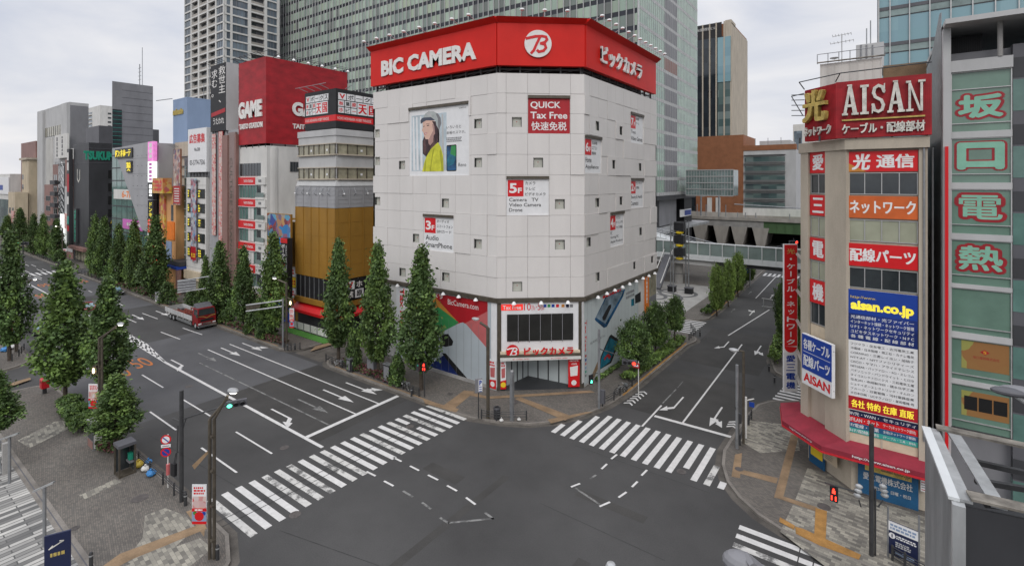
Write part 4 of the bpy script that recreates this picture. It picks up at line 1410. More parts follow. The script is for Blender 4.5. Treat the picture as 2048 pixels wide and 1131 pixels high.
t = block('shop_building', 'narrow pink brown building with stacked bay windows left of the zigzag glass', -213, -203.3, YF, 52, 20.2, 'brown_pink')
rows_of_windows(t, F0, -212.5, -204, 1, [3.5 + 3.1 * k for k in range(5)], 1.5, .6)
t = block('shop_building', 'dark brown narrow building with projecting balconies left of the zigzag glass', -203, -197, YF, 52, 26.3, 'brown_pink')
for k in range(6):
    MB('charcoal').box(-202.6, -197.3, YF - .8, YF, 4 + 3.4 * k, 5.2 + 3.4 * k).build('balcony', t)
    window(F0, -202, -198, 5.3 + 3.4 * k, 6.9 + 3.4 * k, t)
t = block('glass_building', 'slim building faced in dark glass with a white zigzag lattice', -196.8, -190.2, YF, 52, 26.5, 'charcoal')
b = MB('dark_glass').fbox(F0, -196.6, -190.4, 2, 26.3, 0, .12)
b.build('glass_front', t)
b = MB('sign_white')
for k in range(13):
    z = 2.4 + 1.95 * k
    for a, c, d, e_ in ((-196.3, z, -193.4, z + 1.9), (-193.4, z + 1.9, -190.7, z + .1), (-195, z, -192, z + 1.5)):
        b.stroke(F0, [(a, c), (d, e_)], .14, .12, .18)
b.build('lattice', t)
t = block('shop_building', 'brown and grey building with small windows left of the black block', -190, -182, YF, 52, 27.5, 'brown_pink')
b = MB('grey_light').fbox(F0, -189.8, -182.2, 2, 20.5, 0, .15)
b.build('front_panel', t)
rows_of_windows(t, F0, -186.5, -182.6, 1, [5 + 3.3 * k for k in range(5)], 1.3, .8, nx=1)
MB('off_white').box(-192, -183.5, YF + 1, YF + 4, 27.6, 31.4).build('roof_box', t)
t = thing('video_screen', 'bright lit shop front screen under pink board left of the black block', 'screen', F0.P(-190, 3, 1))
MB('led_white').fbox(F0, -191.4, -187.4, 4, 12.5, .5, .8).build('panel', t)
MB('banner_art').fbox(F0, -187, -182.3, 8.6, 12.8, .5, .8).build('poster_panel', t)

# black electronics building at the alley corner
t = block('electronics_store', 'black clad shop block with green lettering beside the alley', -181.7, -168, YF, 60, 31.5, 'charcoal')
b = MB('grey_dark').box(-181, -169.5, YF + 2.5, 58, 31.6, 37).build('upper_storey', t)
FT = FX(-168)
letters(t, FT, [('TSUKUMO', (FT.uv(167, 313)[0], FT.uv(240, 318)[0], 27.6, 30), .05, 'green_sign', dict(bold=.06, th=.15))])
for k in range(6):
    window(FT, FT.uv(216, 400)[0], FT.uv(226, 400)[0], 5.2 + 3.5 * k, 7.4 + 3.5 * k, t, glass='void', nx=1, frame='charcoal')
b = MB('charcoal')
for z in (26.8, 30.6):
    b.fbox(FT, 41.6, 59.9, z, z + .12, 0, .08, 'grey_dark')
b.fbox(F0, -181.7, -168, 26.8, 26.9, 0, .08, 'grey_dark')
b.build('cladding_joint', t)
b = MB('old_white').stroke(F0, [(-178, 25.2), (-178, 22.6), (-177, 21.7), (-175.8, 22.6), (-175.8, 25)], .35, .02, .05)
b.build('emblem', t)
b = MB('yellow')
for a in (0, 1, 2):
    b.stroke(FT, [(46.2 + .4 * a, 10.6 + .5 * a), (46.7 + .2 * a, 12 + .4 * a)], .16, .02, .05)
text(b, FT, 'RAZER', (45.9, 47.6, 9.3, 9.7), .02, 'yellow')
b.build('emblem', t)
MB('brown_pink').box(-181.6, -168.1, YF - 1.2, YF, 3.4, 4.2).build('shop_canopy', t)
window(F0, -180, -170, .4, 3.3, t, 'warm_glass', 'charcoal', 4)
t = thing('blade_sign', 'tall dark blade sign with vertical green lettering on the black block', 'sign', (-181, YF - .5, 5))
MB('charcoal').fbox(F0, -179.2, -176.6, 5, 14.5, .1, .6).build('panel', t)
b = MB(); text(b, Vert(F0), 'TSUKUMO', (-14.2, -5.3, -178.6, -177.1), .61, 'green_sign', bold=.05); b.build('lettering', t)
t = thing('blade_sign', 'narrow red and white stacked sign column left of the black block', 'sign', (-183, YF - .6, 5))
MB('charcoal').fbox(F0, -184, -181.9, 4, 31, .1, .9).build('panel', t)
b = MB('off_white')
b.fbox(F0, -183.9, -182, 19, 24, .91, .93, 'ad_red'); b.fbox(F0, -183.9, -182, 8, 9.5, .91, .93, 'ad_red')
for z in (25, 27.8, 15.5, 10):
    b.fbox(F0, -183.8, -182.2, z, z + 2.2, .935, .95, 'off_white' if z != 10 else 'teal')
b.build('sign_face', t)

# discount store: grey tower with glass strip, green glass front cut by a grey triangle
t = thing('discount_store', 'discount store with green glass front cut diagonally by a grey panel and slim tall tower', 'building', (-138, 48, 0))
MB('grey_mid').prism([(-150, YF), (-150, 50), (-158, 50)], 0, 46.3).build('tower', t)
FD = FX(-150)
b = MB('dark_glass').fbox(FD, YF + .05, 43.4, 28, 39.5, 0, .1)
for k in range(12):
    b.fbox(FD, YF + .05, 43.4, 28 + k, 28.06 + k, .1, .14, 'teal')
b.build('glass_strip', t)
b = MB('grey_dark')
for k in range(9):
    b.fbox(FD, 43.5, 49.9, 30 + 1.8 * k, 30.05 + 1.8 * k, 0, .04)
b.build('cladding_joint', t)
b = MB('grey_panel').box(-149.98, -121.6, YF + .02, 58, 0, 30)
b.build('wall', t)
b = MB('green_glass').fbox(F0, -149.9, -128, 6, 29.6, 0, .08)
for k in range(8):
    b.fbox(F0, -149.9, -128, 7 + 3 * k, 7.25 + 3 * k, .08, .14, 'charcoal')
for k in range(7):
    b.fbox(F0, -149.9 + 3.4 * k, -149.8 + 3.4 * k, 6, 29.6, .08, .12, 'charcoal')
b.build('glass_front', t)
def QP(pp, m, w0, w1, par, name):
    MB(m).fprism(F0, [F0.uv(x, y) for x, y in pp], w0, w1).build(name, par)
QP([(233, 297), (313, 282), (317, 470), (289, 459)], 'grey_panel', .15, .5, t, 'triangular_panel')
b = MB('grey_mid')
for k in range(6):
    z = 10 + 3.4 * k
    b.fbox(F0, -133 + (-z * .35 + 6), -121.7, z, z + .04, .5, .53)
for i in range(5):
    for k in range(10):
        u, z = -124 - 2.6 * i, 27.5 - 2.2 * k
        if (u + 121.6) > -27 * (z - 5) / 25 + 2:
            b.fbox(F0, u, u + .12, z, z + .12, .5, .56, 'charcoal')
b.build('panel_joint', t)
for pp, m, lab, txt, tm in (([(238, 299), (272, 291), (272, 311), (240, 317)], 'charcoal', 'yellow lit shop sign at the top of the grey triangular panel', 'ドン.キホーテ', 'sign_glow_yellow'), ([(261, 322), (271, 320), (272, 344), (262, 345)], 'charcoal', 'small yellow and red sign under the yellow lit shop sign', '秋\n葉\nA', 'sign_glow_yellow')):
    q = [F0.uv(x, y) for x, y in pp]
    r = (q[0][0], q[1][0], q[3][1], q[0][1])
    s, w0 = board('shop_sign', lab, 'sign', F0, r, m, .25, .55)
    letters(s, F0, [(txt, sub(r, .06, .94, .12, .88), w0, tm, dict(bold=.04, th=.1))])
for pp, m, lab, txt, tm in (([(230, 378), (268, 374), (272, 392), (230, 397)], 'off_white', 'pale band sign reading 6-7F across the green glass front', '6-7F', 'orange'), ([(248, 437), (288, 436), (296, 456), (248, 456)], 'pink', 'pink banner band low on the green glass front', '', 'off_white')):
    q = [F0.uv(x, y) for x, y in pp]
    r = (q[0][0], q[1][0], q[3][1], q[0][1])
    s, w0 = board('band_sign', lab, 'sign', F0, r, m, .12, .15)
    if txt: letters(s, F0, [(txt, sub(r, .45, .95, .15, .85), w0, tm, dict(bold=.03))])
    else: scribble(MB(), F0, sub(r, .22, .95, .25, .75), 1, w0, tm, 3, 7).build('small_print', s)
r = (ux(310), ux(321), 4.5, 30.2)
s = thing('neon_sign', 'tall lit vertical sign strip in pink white black and red segments', 'sign', F0.P(r[0], r[2], 1))
b = MB()
segs = [('led_pink', 0, .16, 'ホビー', 'white'), ('led_white', .16, .33, '家電', 'pink'), ('black', .335, .47, '酒', 'led_white'), ('black', .475, .63, 'ドンキ', 'sign_glow_yellow'), ('sign_glow_red', .63, .74, '免税', 'white'), ('led_white', .74, .8, '24H', 'sign_red'), ('sign_glow_red', .8, 1, '秋葉原', 'white')]
for m, a, c, tx, tm in segs:
    q = sub(r, 0, 1, a, c - .004)
    b = MB(m).fbox(F0, *q, .6, 1.3)
    b.build('sign_segment', s)
    n = len(tx)
    b = MB()
    if tx == 'ドンキ': text(b, F0, 'ド\nン\nキ', sub(q, .2, .8, .1, .9), 1.31, tm, bold=.04)
    else: scribble(b, Vert(F0), (-q[3] + .3, -q[2] - .3, q[0] + .3, q[1] - .3), 1, 1.31, tm, len(tx) + n, 5)
    b.build('lettering', s)
b = MB('steel').path([(-152.8, 48, 46.3), (-152.8, 48, 52)], .1, 5); b.path([(-151, 48, 46.3), (-151, 48, 56)], .07, 5)
for k in range(4):
    b.tube((-153.8, 48, 48 + k), (-151.8, 48, 48 + k), .05, n=5)
b.build('antenna', t)

# blue upper building behind
t = block('shop_tower', 'plain pale blue tower top with small raised lettering behind the white ad board', -137.5, -129.6, 50, 57.5, 41.3, 'sky_blue_wall', parapet=.3)
fb = FY(50)
letters(t, fb, [('animate', (-137.2, -131.5, 37.8, 39.3), .05, 'gold', dict(bold=.05, th=.15))])
b = MB('steel').path([(-130, 55, 41.4), (-130, 55, 50)], .09, 5); b.path([(-133, 55, 41.4), (-133, 55, 46)], .07, 5); b.path([(-138, 50, 42), (-142, 48, 41.6)], .1, 5)
b.build('antenna', t)

# orange shop, gap building, white tiled building with ad board
x322, x352, x373, x412 = -121.5, ux(352), ux(373), ux(412)
t = block('shop_building', 'grey beige block with horizontal pipes right of the lit vertical sign', -121.4, x352 - .2, YF + 3, 56, 29.5, 'concrete_beige')
b = MB('grey_dark')
for k in range(6):
    b.fbox(FY(YF + 3), -119, -114.4, 17 + 2 * k, 17.15 + 2 * k, 0, .4)
b.build('pipe', t)
t = block('shop_building', 'bright orange narrow shop with round arch sign and blue poster', -121.3, x352 - .1, YF, YF + 2.9, 20.2, 'orange_wall')
window(F0, ux(343), ux(347), 14, 17.2, t, nx=1)
b = MB('yellow_art').fbox(F0, ux(323), ux(333), 4, 19, .05, .4); b.build('sign_strip', t)
b = MB('orange').fbox(F0, ux(336), ux(350), 10.2, 13.8, .02, .2); b.build('arch_panel', t)
b = MB('strip_art').fbox(F0, ux(333), ux(344), 4.5, 9.8, .02, .1, 'sky_blue_wall'); b.build('poster_panel', t)
r = F0.rect(325, 346, 356, 386)
s, w0 = board('shop_sign', 'boxy yellow and cream sign projecting over the orange shop', 'sign', F0, r, 'yellow_art', 1.6, .2)
scribble(MB(), F0, sub(r, .1, .9, .12, .88), 3, w0, 'sign_red', 7, 6).build('small_print', s)
t = block('glass_building', 'narrow recessed building with white framed grid of dark glazing', x352, x373 - .2, YF + 1.5, 54, 26, 'grey_mid')
fg = FY(YF + 1.5)
b = MB('green_glass').fbox(fg, x352 + .2, x373 - .4, 4, 25, 0, .06); b.build('glass_front', t)
b = MB('off_white')
for k in range(14):
    b.fbox(fg, x352 + .2, x373 - .4, 4 + 1.55 * k, 4.12 + 1.55 * k, .06, .16)
for u in (x352 + 1.2, x373 - 1.4):
    b.fbox(fg, u - .06, u + .06, 4, 25, .065, .17)
b.build('glazing_bars', t)
b = MB('sign_blue').box(x352 - 2.6, x373 - .2, YF - 1.6, YF + 1.4, 5.0, 5.5)
b.box(x352 - 3.4, x352 - 2.7, YF - 1.5, YF - .8, .15, 5, 'brown_pink'); b.box(x373 - 1, x373 - .3, YF - 1.5, YF - .8, .15, 5, 'brown_pink')
b.box(x352 - 2.6, x373 - .2, YF - 1.2, YF + 1.3, 5.6, 6.4, 'charcoal')
b.build('entrance_canopy', t)
r = F0.rect(354, 368, 299, 409)
s, w0 = board('banner', 'tall artwork banner with dark red lower third hung above the narrow glass building', 'banner', F0, r, 'poster_art', .25, .4, 'brown_brick')
MB('ad_red').fbox(F0, *sub(r, .04, .96, .66, .98), w0, w0 + .02).build('caption_panel', s)
for k in range(6):
    b = MB('off_white').fbox(F0, *sub(r, .15, .85, .7 + .045 * k, .72 + .045 * k), w0 + .021, w0 + .03); b.build('caption_line', s)
b = MB('steel')
for px in (352, 357, 362):
    u = ux(px)
    b.path([F0.P(u, r[3] + .4, .4), F0.P(u, r[3] + 1, 1.4)], .05, 5)
b.build('lamp_arms', s)

t = block('shop_building', 'white tiled building with yellow and black windows either side of an artwork strip', x373, x412, YF, 50, 22.4, 'off_white', parapet=.3)
b = MB('grey_light')
for k in range(18):
    b.fbox(F0, x373, x412, .8 + 1.2 * k, .84 + 1.2 * k, 0, .015, 'grey_mid')
b.build('tile_joints', t)
for k, py in enumerate((387, 416, 445, 475, 505)):
    z = zz(392, py)
    for a, c in ((376, 385), (397, 410)):
        window(F0, ux(a), ux(c), z - .85, z + .85, t, 'dark_glass', 'bronze', 2)
        q = (ux(a) + .15, ux(a) + .15 + (ux(c) - ux(a)) * .4, z - .7, z + .7)
        scribble(MB(), F0, q, 3, .1, 'sign_glow_yellow', k, 2).build('window_lettering', t)
r = (ux(386), ux(396.5), zz(391, 522), zz(391, 357))
s, w0 = board('banner', 'long vertical artwork strip with red tip down the white tiled building', 'banner', F0, r, 'strip_art', .1, .3)
b = MB('ad_red').fbox(F0, *sub(r, 0, 1, .82, .98), w0, w0 + .02); text(b, F0, '9.25', sub(r, .12, .88, .9, .95), w0 + .021, 'yellow', bold=.03); b.build('caption_panel', s)
b = MB('steel')
for k in range(8):
    z = r[2] + .6 + (r[3] - r[2] - 1) * k / 7
    b.fbox(F0, r[0] - .8, r[1] + .8, z, z + .08, .1, .28)
b.build('bracket', s)
t2 = MB('beige').fbox(F0, x373, x412, 3.4, 5, .05, .5).build('shop_fascia', t)
window(F0, x373 + .5, x412 - .5, .5, 3.3, t, 'warm_glass', 'bronze', 4)
s = thing('ad_board', 'plain white rooftop ad board with red characters and a phone number', 'billboard', F0.P(-104, 22.8))
u0, u1 = ux(376), ux(413)
z0, z1 = 23.7, 31.9
MB('sign_white').box(u0, u1, YF, YF + 3.6, z0, z1).build('panel', s)
b = MB('grey_mid')
for k in range(7):
    x = u0 + (u1 - u0) * k / 6
    b.box(x - .08, x + .08, YF + .3, YF + 3.2, 22.75, z0)
b.build('support_frame', s)
r = (u0, u1, z0, z1)
letters(s, F0, [('広告募集', sub(r, .08, .92, .12, .34), .02, 'sign_red', dict(bold=.045)), ('No.200', sub(r, .36, .66, .44, .52), .02, 'grey_dark', dict(bold=.02)), ('03-5774-7506', sub(r, .1, .92, .72, .84), .02, 'grey_dark', dict(bold=.01))])

# brown building with tall glass fin and the black billboard
xa, xb = ux(415), ux(473)
t = block('shop_building', 'narrow building of brown glass and pink stone with tall vertical banners', xa, xb, YF + .4, 52, 30.2, 'grey_panel')
fk = FY(YF + .4)
b = MB('brown_pink').fbox(fk, ux(445), ux(456), 2, 30, 0, .5); b.build('stone_fin', t)
b = MB('brown_glass').fbox(fk, ux(456.2), ux(470), 2, 30.4, .0, .35); text(b, Vert(fk), 'CULTURE TORANOANA', (-26, -5, ux(459), ux(464)), .36, 'bronze', bold=.0); b.build('glass_fin', t)
MB('brown_pink').fbox(fk, ux(470), xb, 2, 30, 0, .5).build('stone_fin', t)
r = (ux(423), ux(430), zz(427, 470), zz(427, 268))
s, w0 = board('banner', 'thin pale artwork banner on the grey strip beside the brown glass fin', 'banner', fk, r, 'banner_art', .1, .25)
r = (ux(437), ux(444.5), zz(441, 490), zz(441, 263))
s, w0 = board('banner', 'thin pink and red banner with vertical lettering beside the pink stone fin', 'banner', fk, r, 'banner_art', .1, .25, 'ad_red')
s = thing('billboard', 'tall black rooftop billboard with white vertical brush characters', 'billboard', F0.P(-95, 30.5))
u0, u1 = ux(421), ux(452)
MB('black').box(u0, u1, YF + .01, YF + 2.1, 30.9, 42.8).build('panel', s)
MB('grey_light').box(u1, u1 + .06, YF + .02, YF + 2.1, 30.9, 42.8).build('side_panel', s)
b = MB('dark_steel')
for k in range(6):
    x = u0 + .2 + (u1 - u0 - .4) * k / 5
    b.box(x - .07, x + .07, YF + .3, YF + 1.9, 30.3, 30.9)
    b.path([(x, YF, 42.9), (x, YF - 1.3, 43.3)], .04, 5)
b.build('support_frame', s)
r = (u0, u1, 30.9, 42.8)
letters(s, F0, [('救\n世\n主\n、', sub(r, .54, .96, .04, .58), .02, 'letter_white', dict(bold=.012)), ('求\nむ\n。', sub(r, .08, .46, .07, .48), .02, 'letter_white', dict(bold=.012)), ('うたわれ', sub(r, .18, .88, .8, .9), .02, 'letter_white', dict(bold=.02))])
b = MB('ad_red').fprism(F0, rel(F0, r, [(.06, .72), (.95, .67), (.95, .73), (.06, .78)]), .0, .03); b.build('brush_stroke', s)

# white arcade building with red hoarding
xc, xd = ux(473.5), -79.0
FA, FAR = FY(YF + .5), FX(xd)
t = block('arcade_building', 'white rounded corner game arcade with green windows and red bands', xc, xd, YF + .5, 58, 27.4, 'off_white', parapet=.3)
zf = [24.95 - 3.63 * k for k in range(6)]
for k, z in enumerate(zf):
    u0, u1 = xc + .2, -80.2
    b = MB('green_glass' if k != 0 else 'dark_glass').fbox(FA, u0, u1 if k == 0 else -82, z - 2.1, z, 0, .05)
    for q in range(7):
        u = u0 + (-82 - u0) * q / 6
        b.fbox(FA, u - .05, u + .05, z - 2.1, z, .05, .1, 'grey_mid')
    if k in (2, 3, 4):
        b.fbox(FA, -84.8, -82.9, z - 2.05, z - .05, .06, .09, 'off_white')
    b.build('window', t)
    if k:
        b = MB('dark_glass').fbox(FA, -81.9, -79.6, z - 1.9, z - .1, 0, .04); b.fbox(FA, -81.9, -79.4, z - 1.95, z - 1.2, .3, .36, 'rail_glass'); b.fbox(FA, -82, -79.3, z - 2.3, z - 1.95, 0, .4, 'off_white')
        b.build('balcony', t)
    if k < 5:
        q = (xc + .1, -82.1, z - 3.55, z - 2.35)
        b = MB('sign_red').fbox(FA, *q, 0, .28); b.fbox(FA, q[0] - .02, q[1] + .02, q[2] - .08, q[2], 0, .3, 'sign_white'); b.build('red_band', t)
        b = MB(); text(b, FA, 'TAITO STATION', sub(q, .32, .86, .33, .68), .285, 'white', bold=.02); b.build('lettering', t)
        b = MB('off_white').fbox(FA, -82.05, -79.05, z - 3.55, z - 2.3, 0, .3); b.fbox(FA, -81, -80.2, z - 3.1, z - 2.7, .3, .36, 'grey_mid'); b.build('spandrel', t)
window(FAR, FAR.uv(580, 335)[0], FAR.uv(597, 335)[0], 23.6, 25.2, t, 'dark_glass', 'grey_mid', 3)
MB('off_white').lathe([(1.4, 2), (1.4, 27.6), (0, 27.6)], (xd - 1.2, YF + 1.72, 0), 24).build('rounded_corner', t)
window(FA, xc + 1, -80.6, .4, 3.4, t, 'warm_glass', 'ad_red', 5)
s = thing('hoarding', 'big weathered red two sided hoarding with white block lettering on the roof', 'billboard', (-83, 45, 27.6))
yE = FAR.uv(694, 180)[0]
MB('tarp_red').box(xc + .05, xd + .1, YF + .3, YF + .8, 28.1, 42).build('panel', s)
MB('tarp_red').box(xd - .4, xd + .1, YF + .82, yE, 28.1, 42).build('side_panel', s)
b = MB('dark_steel')
for k in range(5):
    x = xc + .4 + (xd - xc - .8) * k / 4
    b.path([(x, YF + .5, 27.5), (x, YF + .5, 28.2)], .1, 6); b.path([(x, YF + .4, 42), (x, YF - .9, 42.5)], .05, 5)
for k in range(7):
    y = YF + 1.5 + (yE - YF - 2) * k / 6
    b.path([(xd - .3, y, 27.5), (xd - .3, y, 28.2)], .1, 6); b.path([(xd, y, 42), (xd + 1.3, y, 42.3)], .05, 5)
b.path([(xd + 1.2, YF + 1, 42.3), (xd + 1.2, yE, 42.3)], .05, 5); b.path([(xc, YF - .9, 42.5), (xd, YF - .9, 42.5)], .05, 5); b.path([(xc, YF + .4, 42.9), (xd, YF + .4, 42.9), (xd, yE, 42.9)], .04, 5)
b.box(xc + .3, xd - .6, YF + 1.2, YF + 1.4, 27.6, 41.8, 'void')
b.build('support_frame', s)
for k in range(6):
    flood(FAR, YF + 1.6 + (yE - YF - 2.5) * k / 5, 41.9, 1.5, 'floodlight', s, 1.3)
r = FY(YF + .3).rect(478, 526, 197, 236)
F3, F4 = FY(YF + .3), FX(xd + .1)
letters(s, F3, [('GAME', F3.rect(479, 525, 202, 236), .02, 'letter_white', dict(bold=.05, th=.18)), ('TAITO STATION', F3.rect(480, 526, 246, 257), .02, 'letter_white', dict(bold=.03, th=.12))])
letters(s, F4, [('GAME', (F4.uv(584, 220)[0], F4.uv(584, 220)[0] + 7.2, F4.uv(584, 231)[1], F4.uv(584, 203)[1]), .02, 'letter_white', dict(bold=.05, th=.18)), ('TAITO STATION', (F4.uv(585, 250)[0], F4.uv(585, 250)[0] + 7.4, F4.uv(585, 257)[1], F4.uv(585, 247)[1]), .02, 'letter_white', dict(bold=.03, th=.12))])

# low building with the large battle poster, between arcade and wrapped building
t = block('shop_building', 'low shop between arcade and wrapped building with stacked signboards', -78.9, -70.2, YF + .6, 54, 15.5, 'ochre', parapet=.3)
fl_ = FY(YF + .6)
for k in range(4):
    q = (ux(560) + .2, ux(589), 7.6 - 1.6 * k, 9 - 1.6 * k)
    b = MB(('sign_white', 'yellow', 'sign_white', 'orange')[k]).fbox(fl_, *q, 0, .3); scribble(b, fl_, sub(q, .08, .92, .2, .8), 2, .31, 'sign_red', k, 8); b.build('signboard', t)
MB('sign_blue').fbox(fl_, -78, -71, .3, 3.2, 0, .1).build('shutter', t)
r = F0.rect(541, 587, 428, 528)
s, w0 = board('poster', 'huge blue and red artwork poster in an orange frame above the low shop', 'poster', F0, r, 'battle_art', .3, .2, 'ochre')
letters(s, F0, [('RUSH DUEL', sub(r, .22, .9, .84, .94), w0, 'gold', dict(bold=.03))])
r = (ux(583.5), ux(596.5), zz(590, 607), zz(590, 474))
s = thing('blade_sign', 'tall narrow black blade sign with white and red vertical characters', 'sign', F0.P(r[0], r[2], 1.5))
MB('black').fbox(F0, *r, .9, 1.7).build('panel', s)
MB('sign_red').fbox(F0, *sub(r, 0, 1, 0, .07), 1.71, 1.76).build('sign_head', s)
for i, ch in enumerate('ボークス秋葉原ホビー天国2'):
    if ch == 'ー':
        ch = '|'
    a = .09 + .069 * i
    q = sub(r, .1, .62, a, a + .058) if ch != '|' else sub(r, .32, .4, a, a + .058)
    letters(s, F0, [(ch, q, 1.71, 'sign_red' if i in (4, 7, 10, 11) else 'letter_white', dict(bold=.04))])
b = MB(); text(b, Vert(F0), 'VOLKS AKIHABARA HOBBY PARADISE', (-r[3] + 1, -r[2] - .2, r[0] + (r[1] - r[0]) * .72, r[0] + (r[1] - r[0]) * .92), 1.71, 'letter_white'); b.build('lettering', s)

# wrapped hobby building on the alley corner
xl, xr = -69.9, -60.6
FV, FVR = FY(YF + .5), FX(xr)
y1 = 58
t = thing('hobby_building', 'grey building on the alley corner wrapped in grey and ochre construction panels', 'building', (-65, 48, 0))
MB('grey_light').box(xl, xr, YF + .5, y1, 0, 29.1).build('wall', t)
b = MB('grey_light').box(xl - .1, xr + .12, YF + .38, y1, 28.4, 29.3); b.build('parapet', t)
MB('concrete').box(xl + .3, xr - .3, YF + .9, y1 - .3, 29.0, 29.34).build('roof', t)
for (z0, z1) in ((25.8, 27.2), (22.35, 23.85)):
    for fr, a, c, n in ((FV, xl + .2, xr - .1, 7), (FVR, YF + .7, y1 - 1, 9)):
        b = MB('warm_glass').fbox(fr, a, c, z0, z1, 0, .04)
        for k in range(n + 1):
            u = a + (c - a) * k / n
            b.fbox(fr, u - .06, u + .06, z0, z1, .04, .12, 'bronze')
        b.fbox(fr, a - .1, c + .2, z0 - .18, z0, .0, .3, 'concrete_beige'); b.fbox(fr, a - .1, c + .2, z1, z1 + .12, 0, .25, 'concrete_beige')
        for k in range(n):
            if (k * 7 + int(z0)) % 3 == 0:
                u = a + (c - a) * (k + .35) / n
                b.fbox(fr, u, u + .35, z0 + .45, z0 + .75, .045, .06, 'sign_white')
        b.build('window', t)
b = MB('grey_light')
b.hexa([(xl - .05, YF + .1, 21.3), (xr + .4, YF + .1, 21.3), (xr + .4, y1, 21.3), (xl - .05, y1, 21.3), (xl - .05, YF + .45, 22.1), (xr + .05, YF + .45, 22.1), (xr + .05, y1, 22.1), (xl - .05, y1, 22.1)])
b.build('flared_cornice', t)
for k in range(11):
    fr, u = (FV, xl + .5 + 1.6 * k) if k < 6 else (FVR, YF + 1.2 + 2 * (k - 6))
    b = MB('steel').path([fr.P(u, 21.2, .3), fr.P(u, 20.3, .9), fr.P(u, 19.9, .3)], .04, 5)
    if k % 2 == 0:
        b.sphere(fr.P(u, 20.2, .9), .13, .13, .13, 8, 5, 'lamp_white')
    b.build('wall_lamp', t)
for fr, a, c, n in ((FV, xl - .02, xr + .5, 5), (FVR, YF + .05, y1, 7)):
    for z0, z1, m in ((18.25, 21.2, 'grey_panel'), (8.2, 18.2, 'ochre')):
        b = MB(m)
        b.fbox(fr, a, c, z0, z1, .0, .42)
        for k in range(n + 1):
            u = a + (c - a) * k / n
            b.fbox(fr, u - .05, u + .05, z0, z1, .42, .5)
        for k in range(1, 5):
            z = z0 + (z1 - z0) * k / 5
            b.fbox(fr, a, c, z - .02, z + .02, .42, .45, m)
        b.build('construction_panel', t)
    b = MB('black').fbox(fr, a, c - .3, 5.0, 8.1, 0, .3)
    for k in range(9):
        u = a + (c - a) * k / 8.5
        b.fbox(fr, u - .04, u + .04, 5, 8.1, .3, .4, 'steel')
    b.build('dark_glazing', t)
    b = MB('orange').fbox(fr, a, c, 4.3, 5, .0, .7, 'ochre'); b.build('fascia', t)
    P = fr.P
    b = MB('sign_red').hexa([P(a, 2.9, 1.2), P(c + .6, 2.9, 1.2), P(c, 2.9, .0), P(a, 2.9, .0), P(a, 3.3, 1.25), P(c + .6, 3.3, 1.25), P(c, 4.2, .0), P(a, 4.2, .0)]); b.build('awning', t)
    MB('charcoal').fbox(fr, a, c - .4, .2, 2.8, 0, .05).build('shopfront', t)
q = (FVR.uv(684, 585)[0], FVR.uv(722, 585)[0], 5.3, 8)
s, w0 = board('shop_sign', 'black and white tiled shop sign with red emblem behind the street tree', 'sign', FVR, q, 'black', .2, .5)
b = MB()
for i in range(2):
    for j in range(2):
        c = sub(q, .04 + .48 * i, .49 + .48 * i, .05 + .48 * j, .49 + .48 * j)
        b.fbox(FVR, *c, w0, w0 + .02, 'sign_white' if (i + j) % 2 == 0 else 'black')
        text(b, FVR, ('V', 'ホ', '葉', '原')[i + 2 * j], sub(c, .15, .85, .12, .88), w0 + .022, 'sign_red' if i + j == 0 else ('letter_white' if (i + j) % 2 else 'black'), bold=.05)
b.build('lettering', s)
s = thing('sign_box', 'black corner sign box with red stripe and white tiled characters on the wrapped building', 'sign', (-64, 45, 29.3))
u0 = FV.uv(611, 200)[0]
MB('black').box(u0, xr + .1, YF + .4, YF + 15, 29.4, 34.9).build('panel', s)
for fr, a, c in ((FY(YF + .4), u0, xr + .1), (FX(xr + .1), YF + .4, YF + 15)):
    b = MB('sign_red').fbox(fr, a, c, 30.4, 31.25, 0, .03); text(b, fr, 'VOLKS AKIHABARA HOBBY PARADISE', (a + .2, a + 6, 30.6, 31), .035, 'letter_white'); b.build('red_stripe', s)
    W = min(c - a, 9.5)
    rr = (a + .3, a + (5.9 if W < 8 else 7.4), 31.5, 34.4)
    for cells, y0_, y1_ in ((('V', 'ボ', 'ー', 'ク', 'ス'), 0, .36), (('秋', '葉', '原'), .36, .68), (('ホ', 'ビ', 'ー'), .68, 1)):
        for i, ch in enumerate(cells):
            cw_ = .2 if y0_ == 0 else .15
            q = sub(rr, i * cw_ + .01, (i + 1) * cw_ - .01, y0_ + .02, y1_ - .02)
            b = MB('sign_white').fbox(fr, *q, 0, .04); text(b, fr, ch, sub(q, .12, .88, .14 if ch != 'ー' else .45, .86 if ch != 'ー' else .55), .045, 'sign_red' if (y0_ > 0 and i != 1) or ch == 'V' else 'black', bold=.04); b.build('sign_tile', s)
    for i, ch in enumerate('天国'):
        q = sub(rr, .46 + .26 * i, .71 + .26 * i, .38, .98)
        b = MB('sign_white').fbox(fr, *q, 0, .04); text(b, fr, ch, sub(q, .08, .92, .08, .92), .045, 'sign_red', bold=.05); b.build('sign_tile', s)
b = MB('steel')
for k in range(4):
    b.path([(u0 + .8 + 1.7 * k, YF + .4, 35), (u0 + .8 + 1.7 * k, YF - 1.1, 35.4)], .05, 5)
    b.path([(xr, YF + 2 + 3 * k, 35), (xr + 1.5, YF + 2 + 3 * k, 35.4)], .05, 5)
b.path([(u0, YF - 1.1, 35.4), (xr, YF - 1.1, 35.4)], .04, 5)
b.build('lamp_arms', s)
